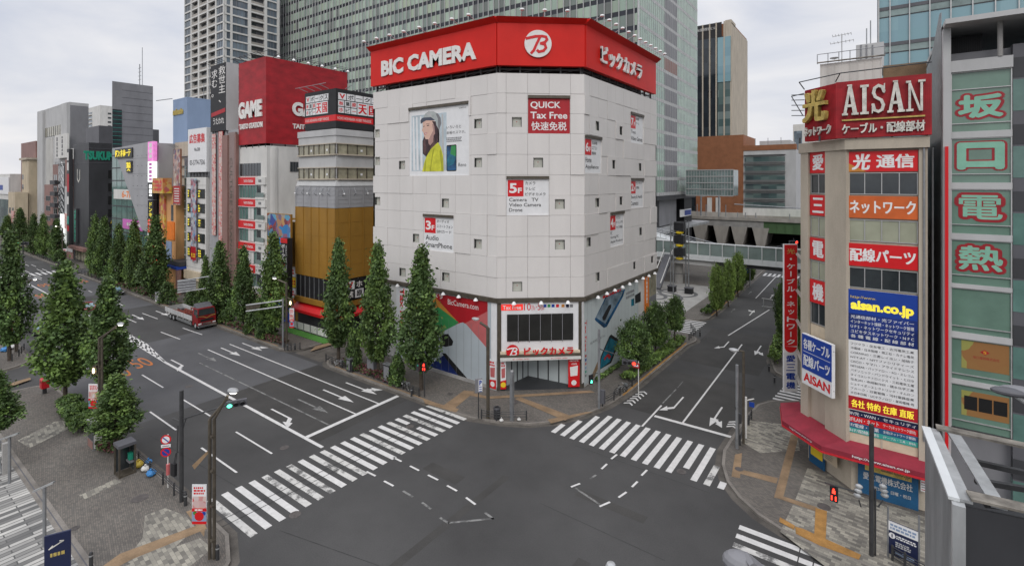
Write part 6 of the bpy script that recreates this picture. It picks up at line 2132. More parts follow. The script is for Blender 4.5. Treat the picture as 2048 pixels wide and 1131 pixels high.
# ground floor: dark red awning, shutters, posters
b = MB('concrete_beige').prism([Lc + Vector((.3, .2)), A + Vector((.15, .3)), (XR, 42.9), (XR, 56), (-4.2, 56)], .15, 2.95); b.build('ground_floor_wall', t)
s = thing('awning', 'dark red fixed awning with white web address round the beige corner shop', 'awning', (-1, 41.5, 2.9))
i0 = [Vector((-5.0, 47.5)), Lc + Vector((-.05, -.05)), A + Vector((-.02, -.05)), Vector((XR + .4, 42.55))]
i1 = [Vector((-6.4, 47.5)), Vector((-5.8, 44.1)), Vector((-3.0, 41.45)), Vector((XR + .4, 41.45))]
b = MB('awning_red')
for k in range(3):
    b.quad((*i0[k], 3.75), (*i0[k + 1], 3.75), (*i1[k + 1], 3.3), (*i1[k], 3.3))
    b.quad((*i1[k], 3.3), (*i1[k + 1], 3.3), (*i1[k + 1], 2.96), (*i1[k], 2.96))
    b.quad((*i0[k], 2.94), (*i0[k + 1], 2.94), (*i1[k + 1], 2.96), (*i1[k], 2.96))
b.build('canopy', s)
b = MB('awning_edge')
for k in range(3):
    a, c = i1[k], i1[k + 1]
    d = (c - a).normalized()
    n = Vector((d.y, -d.x)) * .04
    b.hexa([(*(a + n), 2.84), (*(c + n), 2.84), (*(c - n), 2.84), (*(a - n), 2.84), (*(a + n), 2.96), (*(c + n), 2.96), (*(c - n), 2.96), (*(a - n), 2.96)])
b.build('edge_trim', s)
fa = FY(41.45)
letters(s, fa, [('http://www.aisan.co.jp', (-1.2, 1.9, 3.04, 3.26), .01, 'sign_white', dict(bold=.02))])
fc2 = Fr(i1[1], i1[2] - i1[1], (-1, -1))
letters(s, fc2, [('http://www.aisan.co.jp', (.8, 3.0, 3.04, 3.24), .01, 'sign_white')])
for x0, x1, fr, lab, tx in ((-.9, 2.4, FY(42.75), 'wide blue roller shutter with faded yellow and white lettering under the red awning', 1), (.4, 1.9, Fr(Lc + Vector((.2, .1)), (1, -1), (-1, -1)), 'narrow blue roller shutter on the cut corner under the red awning', 0)):
    s = thing('roller_shutter', lab, 'shutter', fr.P(x0, .15))
    b = MB('shutter_blue').fbox(fr, x0, x1, .15, 2.86, 0, .12)
    for k in range(26):
        b.fbox(fr, x0, x1, .2 + .1 * k, .24 + .1 * k, .12, .145)
    b.build('curtain', s)
    if tx:
        MB('gold').fbox(fr, x0 + .4, x1 - .35, 1.95, 2.6, .15, .152).build('painted_band', s)
        letters(s, fr, [('aisan.co.jp', (x0 + 1.3, x1 - .4, 2.0, 2.52), .154, 'tile_beige', dict(bold=.04)), ('愛三電機株式会社', (x0 + .3, x1 - .3, 1.3, 1.8), .15, 'grey_light', dict(bold=.03)), ('定休日・日曜・祝日', (x0 + .9, x1 - .4, .75, 1.0), .15, 'grey_light', dict(bold=.02))])
    else:
        MB('yellow').fbox(fr, x0 + .2, x1 - .1, .8, 2.0, .15, .153).build('painted_band', s)
fr = Fr(Lc + Vector((.2, .1)), (1, -1), (-1, -1))
s, w0 = board('notice_board', 'pair of pale notices between the two blue shutters', 'notice', fr, (2.05, 3.3, 1.2, 2.6), 'beige', .05, .25)
b = MB('grey_dark')
for k in range(8):
    b.fbox(fr, 2.2, 2.9 + .03 * (k % 3), 1.4 + .13 * k, 1.43 + .13 * k, w0, w0 + .003)
b.build('print_lines', s)
s, w0 = board('notice_board', 'small white notice right of the wide blue shutter', 'notice', FY(42.75), (2.5, 2.85, 1.6, 2.9), 'sign_white', .05, .2)
b = MB('ad_red')
for k in range(7):
    b.fbox(FY(42.75), 2.54, 2.8, 1.7 + .16 * k, 1.75 + .16 * k, w0, w0 + .003, 'ad_red' if k % 3 == 0 else 'grey_mid')
b.build('print_lines', s)
# projecting signs at the corner
d = Vector((-1, -1)).normalized()
p0 = AT(1604, 700, 38.4).xy; p1 = AT(1664, 700, 35.5).xy
fr = Fr(p0, p1 - p0, (-(p1 - p0).y * -1, -(p1 - p0).x))
if fr.n.dot(Vector((*p0, 0))) > 0: fr.n = -fr.n
W = (p1 - p0).length
zt0, zb0 = fr.uv(1634, 677)[1], fr.uv(1634, 780)[1]
s = thing('projecting_sign', 'blue and white projecting sign with red serif letters at its foot by the corner pillar', 'sign', (*p0, zb0))
MB('sign_white').fbox(fr, 0, W, zb0, zt0, -.25, 0).build('panel', s)
r = (0, W, zb0, zt0)
b = MB('sign_blue').fbox(fr, *sub(r, .01, .99, .01, .7), 0, .02); b.fbox(fr, *sub(r, .05, .95, .34, .348), .02, .022, 'sign_white'); b.build('blue_field', s)
letters(s, fr, [('各種ケーブル', sub(r, .06, .94, .08, .29), .024, 'sign_white', dict(bold=.045)), ('配線パーツ', sub(r, .06, .94, .4, .63), .024, 'sign_white', dict(bold=.045)), ('AISAN', sub(r, .06, .94, .76, .94), .01, 'sign_red', dict(bold=.035))])
b = MB('steel')
for z in (zb0 + .5, zt0 - .5):
    b.path([fr.P(W, z, -.12), (*(Lc + (A - Lc) * .72), z)], .05, 6)
b.build('bracket', s)
d1 = 43.2
q0, q1 = AT(1568, 600, d1).xy, AT(1595, 600, d1).xy
fr = Fr(q0, q1 - q0, (SY, -CY))
W = (q1 - q0).length
zt0, zb0 = AT(1580, 488, d1).z, AT(1580, 783, d1).z
s = thing('blade_sign', 'very tall slim red and white vertical sign standing off the beige corner shop', 'sign', (*q0, zb0))
MB('sign_white').fbox(fr, 0, W, zb0, zt0, -.2, 0).build('panel', s)
r = (0, W, zb0, zt0)
b = MB('sign_red').fbox(fr, *sub(r, .03, .97, .004, .69), 0, .015); b.disc(fr, W / 2, zb0 + (zt0 - zb0) * .31, W * .47, 0, .015, 20, 'sign_red', math.pi, 2 * math.pi); b.build('red_field', s)
seq = '光・ケーブル・ネットワーク'
for i, ch in enumerate(seq):
    a = .03 + .051 * i
    hh = .036
    if ch == 'ー':
        q = sub(r, .46, .54, a, a + hh); ch2 = '|'
    elif ch == '・':
        q = sub(r, .42, .58, a + .012, a + .026); ch2 = '●'
    else:
        q = sub(r, .2, .8, a, a + hh); ch2 = ch
        if ch == 'ッ': q = sub(r, .3, .75, a + .006, a + hh)
    if ch2 == '●':
        MB('white').disc(fr, W / 2, (q[2] + q[3]) / 2, W * .08, .016, .024, 12).build('lettering', s)
    elif ch2 == '|':
        MB('white').fbox(fr, *q, .016, .024).build('lettering', s)
    else:
        letters(s, fr, [(ch2, q, .02, 'gold' if i == 0 else 'white', dict(bold=.04))])
for i, ch in enumerate('愛三電機'):
    a = .75 + .06 * i
    letters(s, fr, [(ch, sub(r, .16, .84, a, a + .048), .012, 'sign_blue', dict(bold=.045))])
b = MB('concrete')
for py in (508, 580, 640, 700, 752):
    z = AT(1600, py, d1).z
    b.tube(fr.P(W, z, -.1), (*(Lc + Vector((-.1, .6))), z), .14, .14, 6)
b.build('bracket', s)

# neighbour with green glass windows and round red edged characters
t = thing('heater_shop', 'slim grey framed building with green glass and red edged window characters', 'building', (6, 45, 0))
xs0, xs1, xs2 = 3.6, 3.98, 6.8
FS = FY(42.4)
MB('grey_dark').box(xs0 + .02, 20, 42.9, 60, 0, 30.2, 'grey_mid').build('wall', t)
b = MB('grey_light').box(xs0, xs1, 42.1, 42.9, 2, 32); b.box(xs0, xs0 + .05, 42.9, 54, 25, 31.5, 'steel'); b.build('frame_post', t)
P = FX(xs0)
MB('grey_dark').fprism(Fr((xs0 - .01, 0), (0, 1), (-1, 0)), [(42.9, 2), (54, 2), (54, 28.6), (51, 31.2), (44, 33.2), (42.9, 33)], 0, .02, 'steel').build('side_cladding', t)
MB('sign_red').box(xs0 + .08, xs0 + .24, 41.95, 42.1, 2, 24.2).build('red_pipe', t)
def zs(py): return FS.uv(1960, py)[1]
fl3 = [(143, 245, 262), (277, 347, 365), (380, 449, 468), (482, 551, 570), (580, 655, 668), (682, 752, 764), (775, 845, 862)]
for i, (a, c, e_) in enumerate(fl3):
    b = MB('mint_glass').fbox(FS, xs1 + .06, xs2 - .06, zs(c), zs(a), -.05, .02)
    b.build('window', t)
    b = MB('alu')
    b.fbox(FS, xs1, xs1 + .06, zs(e_), zs(a), 0, .1); b.fbox(FS, xs2 - .06, xs2, zs(e_), zs(a), 0, .1); b.fbox(FS, xs1, xs2, zs(a), zs(a) + .06, 0, .101); b.fbox(FS, xs1 + .06, xs2 - .06, zs(c) - .05, zs(c), 0, .102)
    if i == 0: b.fbox(FS, xs1 + .06, xs2 - .06, zs(176) - .05, zs(176), .02, .102)
    b.build('window_frame', t)
    MB('teal').fbox(FS, xs1 + .06, xs2 - .06, zs(e_), zs(c) - .05, -.05, .01, 'mint_glass').build('sill_panel', t)
    if i < 6:
        MB('grey_light').fbox(FS, xs1, xs2, zs(fl3[i + 1][0]) + .06, zs(e_), -.05, .16).build('floor_band', t)
b = MB('grey_light').fbox(FS, xs1, xs2 + .02, zs(143) + .06, zs(118), -.05, .25); b.build('floor_band', t)
b = MB('charcoal').fbox(FS, xs1, 5.8, zs(118), zs(52), -3, -2.4)
for k in range(20):
    b.fbox(FS, xs1 + .09 * k, xs1 + .03 + .09 * k, zs(118), zs(52), -2.4, -2.36)
b.build('louvre_wall', t)
b = MB('grey_light').box(xs0, 20, 40.9, 56, zs(50), zs(40)); b.build('roof_slab', t)
MB('stone').lathe([(.13, zs(118)), (.13, zs(50))], (6.25, 42.2, 0), 12).build('column', t)
b = MB('grey_dark')
for k in range(14):
    z = 2 + 2.02 * k
    b.box(xs2 + .03, 20, 42.3, 42.9, z, z + (1.2 if k % 2 else 1.9), 'charcoal' if k % 2 else 'green_glass')
    b.box(xs2 + .03, 20, 42.32, 42.9, z + (1.2 if k % 2 else 1.9), z + 2.02, 'grey_dark')
b.build('side_bay', t)
for i, ch in enumerate('坂口電熱'):
    a, c, e_ = fl3[i]
    if i == 0: a = 180
    q = (xs1 + .18, xs2 - .2, zs(c) + .16, zs(a) - .14)
    s = thing('window_character', ('topmost', 'second', 'third', 'lowest')[i] + ' red edged pale green character in the column of green glass windows', 'sign', FS.P(q[0], q[2]))
    vs, fs, rim, bb = glyphs(ch, .0)
    big = MB('tag_red')
    W_, H_ = q[1] - q[0], q[3] - q[2]
    for j in range(14):
        an = 2 * math.pi * j / 14
        du, dz = math.cos(an) * .24, math.sin(an) * .2
        text(big, FS, ch, (q[0] + .24 + du, q[1] - .24 + du, q[2] + .2 + dz, q[3] - .2 + dz), .03 + .0012 * j, 'tag_red')
    for j in range(6):
        an = 2 * math.pi * j / 6
        text(big, FS, ch, (q[0] + .24 + math.cos(an) * .13, q[1] - .24 + math.cos(an) * .13, q[2] + .2 + math.sin(an) * .11, q[3] - .2 + math.sin(an) * .11), .046 + .001 * j, 'tag_red')
    big.build('red_outline', s)
    inn = MB('mint'); kk = (.075, .12, .028, .045)[i]
    for j in range(8):
        an = 2 * math.pi * j / 8
        text(inn, FS, ch, (q[0] + .24 + math.cos(an) * kk, q[1] - .24 + math.cos(an) * kk, q[2] + .2 + math.sin(an) * kk, q[3] - .2 + math.sin(an) * kk), .056 + .001 * j, 'mint')
    inn.build('character', s)
for i, (a, c, lab, m) in enumerate(((684, 740, 'yellow red poster with small emblem behind a green glass window', 'yellow_art'), (785, 835, 'yellow red poster with three dark photographs behind a green glass window', 'yellow_art'))):
    q = (4.5, xs2 - .12, zs(c), zs(a))
    s, w0 = board('window_poster', lab, 'poster', FS, q, 'warm_art', .01, .022)
    b = MB()
    if i == 0:
        um, zm = (q[0] + q[1]) / 2, q[2] + (q[3] - q[2]) * .66
        b.fprism(FS, [(um - .22, zm), (um, zm + .16), (um + .22, zm), (um, zm - .16)], w0, w0 + .006, 'ad_red'); text(b, FS, 'S', (um - .07, um + .07, zm - .08, zm + .08), w0 + .008, 'yellow'); text(b, FS, '坂口電熱株式会社', sub(q, .25, .8, .5, .6), w0, 'tag_red')
    else:
        for k in range(3):
            b.fbox(FS, *sub(q, .06 + .31 * k, .34 + .31 * k, .2, .75), w0, w0 + .005, 'void')
    b.build('print', s)
# glass tower above
t = thing('glass_tower', 'pale blue glass curtain wall tower rising behind the right hand shops', 'building', (20, 85, 0))
FG = FY(75)
xg = FG.uv(1757.5, 100)[0]
MB('grey_mid').box(xg, 70, 75.2, 110, 0, 62).build('core', t)
z0 = FG.uv(1767, 87)[1] - 4.3 * 8
b = MB()
for k in range(18):
    z = z0 + 4.3 * k
    b.fbox(FG, xg, 70, z, z + 3.1, -.2, 0, 'sky_pane'); b.fbox(FG, xg, 70, z + 3.1, z + 3.9, -.2, -.02, 'pale_glass'); b.fbox(FG, xg, 70, z + 3.9, z + 4.3, -.2, .05, 'grey_dark'); b.fbox(FG, xg, 70, z + 3.02, z + 3.14, 0, .04, 'charcoal')
b.build('glass_facade', t)
b = MB('alu')
us = [xg, FG.uv(1780, 100)[0]]
while us[-1] < 68: us.append(us[-1] + 1.83)
for u in us:
    b.fbox(FG, u - .05, u + .05, z0, 80, .05, .2, 'alu')
b.build('mullion', t)
# foreground: frame and ribbed side of a big sign box on the near building, lamp heads
ZS = 14.0
P1, P2, P3, P4 = G(1852, 857, ZS), G(1908, 1000, ZS), G(2075, 905, ZS), G(2200, 1060, ZS)
t = thing('sign_box', 'open topped steel sign box with ribbed grey side at the lower right corner', 'sign', P2)
d12 = (P2 - P1).xy.normalized()
frs = Fr(P1.xy, d12, (d12.y, -d12.x)) if Vector((d12.y, -d12.x)).dot(-P1.xy) > 0 else Fr(P1.xy, d12, (-d12.y, d12.x))
L_ = (P2 - P1).xy.length
b = MB('old_metal').fbox(frs, 0, L_, 4, ZS, -.05, 0)
for k in range(int(L_ / .11)):
    b.fbox(frs, .11 * k, .05 + .11 * k, 4, ZS - .02, 0, .025, 'old_metal')
b.build('ribbed_side', t)
def beam(b, a, c, wd, ht, m, dz=0):
    a, c = Vector(a), Vector(c)
    d = (c - a).normalized(); n = Vector((-d.y, d.x, 0)) * wd / 2
    up = Vector((0, 0, ht)); z_ = Vector((0, 0, dz))
    b.hexa([a + n + z_, a - n + z_, c - n + z_, c + n + z_, a + n + up + z_, a - n + up + z_, c - n + up + z_, c + n + up + z_], m)
beam(b2 := MB(), P1, P2, .22, .08, 'bridge_white'); b2.build('edge_angle', t)
d34 = (P3 - P1)
beam(b2 := MB(), P1 + (P3 - P1) * .07, P2 + (P4 - P2) * .09 , .26, .07, 'old_metal', .0); b2.build('cross_beam', t)
beam(b2 := MB(), P1 + (P3 - P1) * .26, P2 + (P4 - P2) * .33, .3, .08, 'old_metal', .02); b2.build('cross_beam', t)
beam(b2 := MB(), P1 + (P3 - P1) * .1, P3, .34, .07, 'rusty_metal', .1); b2.build('back_beam', t)
beam(b2 := MB(), P2 + (P1 - P2) * .04 + (P4 - P2) * .12, P4, .42, .06, 'rusty_metal', .09); b2.build('front_beam', t)
for k in range(4):
    beam(b2 := MB(), P1 + (P3 - P1) * .34 + (P2 - P1) * (.15 + .24 * k) + Vector((0, 0, -.5 - .1 * k)), P3 + (P4 - P3) * (.15 + .24 * k) + Vector((0, 0, -.5)), .14, .14, 'dark_steel'); b2.build('inner_beam', t)
b = MB('charcoal')
n_ = (P4 - P2).normalized()
b.hexa([P1 + Vector((0, 0, -9)), P2 + Vector((0, 0, -9)), P4 + Vector((0, 0, -9)), P3 + Vector((0, 0, -9)), P1 + Vector((0, 0, -1.6)), P2 + Vector((0, 0, -1.6)), P4 + Vector((0, 0, -1.6)), P3 + Vector((0, 0, -1.6))]); b.build('box', t)
b = MB('grey_mid').fbox(Fr(P2.xy, (P4 - P2).xy, (P4 - P2).xy.orthogonal() if (P4 - P2).xy.orthogonal().dot(-P2.xy) > 0 else -(P4 - P2).xy.orthogonal()), .0, 6, 4, ZS - .1, -.06, 0, 'charcoal'); b.build('front_sheet', t)
MB('old_metal').box(P2.x - .05, P2.x + .2, P2.y - .2, P2.y + .06, 4, ZS - .01).build('corner_post', t)
c = AT(2003, 783, 13)
t = thing('street_lamp', 'grey street lamp head reaching in at the right edge above the sign box', 'street lamp', (c.x + 4, c.y - 1, 0))
rt = Vector((CY, SY, 0))
b = MB('grey_dark').sphere(c + rt * .18, .36, .2, .11, 12, 7); b.sphere(c + rt * .5, .45, .24, .14, 12, 7, 'grey_mid'); b.build('lamp_head', t)
MB('bridge_white').path([c + rt * .35 + Vector((0, 0, -.05)), c + rt * 1.9 + Vector((0, 0, -1.1)), c + rt * 3 + Vector((0, 0, -3)), c + rt * 3 + Vector((0, 0, -c.z))], .09, 8).build('pole', t)
c = AT(1492, 1127, 13.6)
t = thing('street_lamp', 'rounded grey lamp head poking up from the bottom edge over the crosswalk', 'street lamp', (c.x, c.y, 0))
b = MB('grey_dark').sphere(c - rt * .12, .5, .36, .3, 14, 8, 'grey_mid'); b.build('lamp_head', t)
b = MB('steel').hexa([c + rt * -.1 + Vector((0, 0, .26)), c + rt * .75 + Vector((0, 0, -.42)), c + rt * .85 + Vector((0, 0, -.34)), c + rt * .02 + Vector((0, 0, .34)), c + rt * -.1 + Vector((-SY * -.4, CY * -.4, .26)), c + rt * .75 + Vector((-SY * -.4, CY * -.4, -.42)), c + rt * .85 + Vector((-SY * -.4, CY * -.4, -.34)), c + rt * .02 + Vector((-SY * -.4, CY * -.4, .34))], 'grey_mid'); b.build('bracket', t)
MB('dark_steel').path([c + Vector((0, 0, -.2)), (c.x, c.y, 0)], .1, 8).build('pole', t)
c = AT(1222, 1129, 20)
t = thing('signal_lamp_top', 'small pale lamp top just showing at the bottom edge of the junction', 'street lamp', (c.x, c.y, 0))
MB('old_metal').lathe([(0, .1), (.16, .06), (.22, -.05), (.06, -.1)], c, 12).build('lamp_head', t)
MB('old_metal').path([c, (c.x, c.y, 0)], .05, 8).build('pole', t)
# block of buildings closing the right of the side street
t = block('shop_building', 'plain grey block behind the tall red vertical sign', -2, 40, 64, 104, 18, 'concrete_beige', parapet=.4)
rows_of_windows(t, Fr((-2, 0), (0, -1), (-1, 0)), -102, -66, 6, [3, 7, 11], 2, .5)
# ---------------------------------------------------------------- trees, shrubs, hedges
def leaf_quads(vs, fs, c, s, rd, up=.5):
    n = Vector((rd.gauss(0, 1), rd.gauss(0, 1), rd.gauss(0, 1) + up)).normalized()
    a = n.orthogonal().normalized()
    t = rd.uniform(0, 6.28)
    b_ = n.cross(a)
    a, b_ = a * math.cos(t) + b_ * math.sin(t), b_ * math.cos(t) - a * math.sin(t)
    a *= s; b_ *= s * .7
    k = len(vs)
    vs += [tuple(c - a), tuple(c - b_ * .9 + a * .15), tuple(c + a), tuple(c + b_ * .9 + a * .15)]
    fs.append((k, k + 1, k + 2, k + 3))

def foliage_mesh(name, kind, n, seed, mats, leaf, limbs=70):
    """a crown of unit radius and unit height made of leaf sprays round limb ends"""
    rd = random.Random(seed)
    vs, fs, mi, twigs = [], [], [], []
    for i in range(limbs):
        h = (i + rd.random()) / limbs
        ang = i * 2.39996 + rd.uniform(-.4, .4)
        if kind == 'cone':
            r = min(.2 + 3.0 * h, 1.14 * (1 - h) ** .92 + .02)
            rise = .03
        elif kind == 'round':
            r = math.sqrt(max(0, 1 - (2 * h - .92) ** 2 / 1.05)) * .98
            rise = .04
        else:
            r = (1 - h ** 2.2) ** .6
            rise = .03
        r *= rd.uniform(.68, 1.12)
        tip = Vector((math.cos(ang) * r, math.sin(ang) * r, min(1.0, h + rise)))
        base = Vector((0, 0, max(0, h - .12)))
        twigs.append((base, tip))
        m = rd.choice([0, 0, 1, 1, 2])
        cnt = int(n / limbs * (.55 + .9 * r))
        sp = rd.uniform(.075, .13) * (1.15 if kind != 'cone' else 1)
        for j in range(cnt):
            t = 1 - abs(rd.gauss(0, .28))
            if t < .2: t = rd.uniform(.3, 1)
            p = base.lerp(tip, t)
            p += Vector((rd.gauss(0, sp), rd.gauss(0, sp), rd.gauss(0, .028 if kind == 'cone' else .06)))
            if p.z < .01: p.z = rd.uniform(.01, .08)
            k = rd.uniform(.7, 1.25)
            leaf_quads(vs, fs, p, 1, rd)
            q = len(vs)
            for w in range(q - 4, q):
                v = Vector(vs[w]) - p
                vs[w] = (p.x + v.x * leaf[0] * k, p.y + v.y * leaf[0] * k, p.z + v.z * leaf[1] * k)
            mi.append(m if rd.random() < .8 else rd.randrange(3))
    me = bpy.data.meshes.new(name)
    me.from_pydata(vs, [], fs)
    for m in mats:
        me.materials.append(MATS[m])
    me.polygons.foreach_set('material_index', mi)
    me.update()
    return me, twigs

def tree_proto(kind, cat, crown_me, twigs, H, trunk_h, R, trunk_r, seed, name):
    """H total height, R crown radius"""
    rd = random.Random(seed)
    t = thing(name, 'x', cat)
    b = MB('bark')
    top = trunk_h + (H - trunk_h) * .9
    pts = [Vector((0, 0, -.1)), Vector((rd.uniform(-.1, .1), rd.uniform(-.1, .1), trunk_h)), Vector((0, 0, trunk_h + (H - trunk_h) * .5)), Vector((0, 0, top))]
    rr = [trunk_r, trunk_r * .8, trunk_r * .45, trunk_r * .12]
    for k in range(3):
        b.tube(pts[k], pts[k + 1], rr[k], rr[k + 1], 8)
    for a, c in twigs[::2]:
        p = Vector((a.x * R, a.y * R, trunk_h + a.z * (H - trunk_h))); q = Vector((c.x * R * .85, c.y * R * .85, trunk_h + c.z * (H - trunk_h)))
        b.tube(p, q, trunk_r * .2, trunk_r * .05, 4)
    b.build('trunk', t)
    o = bpy.data.objects.new('crown', crown_me)
    COL.objects.link(o)
    o.parent = t
    o.location = (0, 0, trunk_h)
    o.scale = (R, R, H - trunk_h)
    LOC[o.name] = (0, 0, 0)
    return t
LM = ['leaf_dark', 'leaf_mid', 'leaf_light']
cones = []
for i in range(5):
    me, tw = foliage_mesh('ginkgo_leaves', 'cone', 8600, 20 + i, ['leaf_dark', 'leaf_mid', 'leaf_mid'] if i % 2 else ['leaf_dark', 'leaf_dark', 'leaf_mid'], (.07, .0165), 110)
    cones.append((me, tw))
rounds = []
for i in range(3):
    me, tw = foliage_mesh('broadleaf_leaves', 'round', 5600, 50 + i, [LM, ['leaf_dark', 'leaf_dark', 'leaf_mid'], ['leaf_mid', 'leaf_light', 'leaf_light']][i], (.058, .034), 70)
    rounds.append((me, tw))
shrubs = []
for i in range(2):
    me, tw = foliage_mesh('shrub_leaves', 'egg', 1800, 70 + i, ['leaf_dark', 'leaf_dark', 'leaf_mid'], (.11, .05), 36)
    shrubs.append((me, tw))

def tree(px, base, top, wpx, label, y=36.9, kind='cone', cat='tree', group='ginkgo trees along the wide street', trunk=None, name='ginkgo_tree', i=0, g=None):
    if g is None:
        fr = FY(y)
        u, _ = fr.uv(px, 400)
        p = Vector((u, y, .15))
    else:
        p = G(*g, .15)
    d = depth(p)
    zt = CAMH + (362 - top) * d / 1000
    R = wpx * d / 2000 * (.82 if kind == 'round' else 1)
    zb = CAMH + (362 - base) * d / 1000
    src = {'cone': cones, 'round': rounds, 'egg': shrubs}[kind]
    me, tw = src[i % len(src)]
    H = zt - .15
    th = max(.15, zb - .15)
    t = tree_proto(kind, cat, me, tw, H, th, R, max(.06, H * .016), i + int(px), name)
    t.location = p
    t.rotation_euler = (0, 0, (i * 2.1 + px) % 6.28)
    t['label'] = label
    if group: t['group'] = group
    return t
FARL = [  # px, crown base, top, crown width, label
    (677, 694, 484, 76, 'ginkgo tree before the black glazing of the wrapped building, its trunk at the alley kerb'),
    (756, 722, 492, 84, 'ginkgo tree at the left end of the white store beside the red poster tree'),
    (842, 740, 500, 108, 'tall ginkgo tree hiding part of the red and green poster on the white store'),
    (547, 655, 470, 72, 'ginkgo tree before the large blue and red battle poster'),
    (487, 642, 497, 58, 'ginkgo tree before the red bands of the white arcade, above the truck cab'),
    (440, 630, 486, 62, 'ginkgo tree before the brown glass fin and banners, behind the truck bed'),
    (411, 622, 514, 34, 'small ginkgo tree at the right end of the white tiled building'),
    (310, 588, 436, 66, 'ginkgo tree in front of the lit vertical sign strip of the discount store'),
    (269, 578, 444, 48, 'ginkgo tree under the pink banner of the discount store, left of the lit sign'),
    (238, 570, 452, 46, 'ginkgo tree at the left corner of the green glass discount store front'),
    (209, 560, 436, 44, 'ginkgo tree before the right hand side of the black block at the alley'),
    (190, 556, 432, 36, 'ginkgo tree before the black block, first one past the alley mouth'),
    (113, 516, 440, 36, 'ginkgo tree at the bright lit screen left of the black block'),
    (86, 508, 430, 30, 'ginkgo tree before the zigzag glass building far down the street'),
    (67, 502, 430, 30, 'ginkgo tree at the foot of the tall grey ribbed tower'),
    (40, 490, 418, 36, 'ginkgo tree before the low cream building with balustrade'),
    (15, 478, 432, 30, 'farthest ginkgo tree on the far pavement at the left edge of the street')]
for i, (px, bs, tp, wd, lab) in enumerate(FARL):
    tree(px, bs, tp, wd, lab, i=i)
NEAR = [(130, 770, 530, 122, 'large dark ginkgo tree on the near pavement beside the red letter box', (130, 800)),
        (203, 765, 562, 100, 'ginkgo tree on the near pavement half hidden behind the lamp with the lit lantern', (214, 828)),
        (237, 872, 752, 104, 'small bright green young ginkgo tree on the near pavement behind the phone booth', (232, 912)),
        (24, 690, 470, 84, 'broad dark ginkgo tree on the near pavement at the left edge behind the lamp', (20, 720)),
        (3, 862, 742, 90, 'ginkgo tree cut by the left edge above the striped plaza', (-8, 925))]
for i, (px, bs, tp, wd, lab, g) in enumerate(NEAR):
    tree(px, bs, tp, wd, lab, i=i + 1, g=g)
RND = [(1272, 728, 642, 82, 'rounded dark green street tree nearest the corner on the side street hedge', (1268, 752)), (1318, 690, 610, 66, 'rounded dark green tree, middle of three beside the long phone poster', (1312, 705)),
       (1355, 660, 596, 52, 'rounded dark green tree at the hedge end by the small side crosswalk', (1350, 690)),
       (1436, 618, 534, 38, 'light green street tree nearest on the plaza side of the side street', (1434, 630)), (1460, 600, 524, 34, 'light green street tree left of the blue direction sign', (1457, 612)),
       (1476, 580, 509, 36, 'light green street tree behind the blue direction sign touching the footbridge', (1476, 592)), (1500, 560, 520, 26, 'dark street tree under the footbridge beyond the blue direction sign', (1499, 570))]
for i, (px, bs, tp, wd, lab, g) in enumerate(RND):
    tree(px, bs, tp, wd, lab, i=(1 if i < 3 else 2), g=g, kind='round', group='street trees along the side street', name='broadleaf_tree')
tree(1562, 662, 566, 44, 'dark bushy tree peeking out left of the tall red vertical sign', g=(1566, 680), kind='round', i=1, group='street trees along the side street', name='broadleaf_tree')
tree(1585, 700, 560, 40, 'dark bushy tree between the tall red vertical sign and the beige shop', g=(1590, 705), kind='round', i=0, group='street trees along the side street', name='broadleaf_tree')
SHR = [(335, 606, 566, 34, 'rounded shrub beside the grey overhead sign back', 36.4), (508, 668, 612, 36, 'tall dark shrub just right of the red truck cab', 36.4), (534, 676, 626, 42, 'broad dark shrub left of the lamp with the banner', 36.4),
       (707, 748, 658, 30, 'slim dark shrub between the two ginkgo trees by the alley kerb', 36.2), (795, 772, 709, 36, 'cone shaped dark shrub left of the ginkgo over the red poster', 36.2),
       (455, 660, 618, 30, 'dark shrub behind the truck bed', 36.6), (385, 612, 580, 30, 'dark shrub under the grey overhead sign back', 37), (222, 572, 548, 26, 'low shrub at the alley mouth by the black block', 36.6), (120, 522, 500, 22, 'low shrub under the far ginkgo row', 36.6)]
for i, (px, bs, tp, wd, lab, y) in enumerate(SHR):
    tree(px, bs, tp, wd, lab, y=y, kind='egg', cat='shrub', group='shrubs in the kerbside planting strip', name='shrub', i=i)

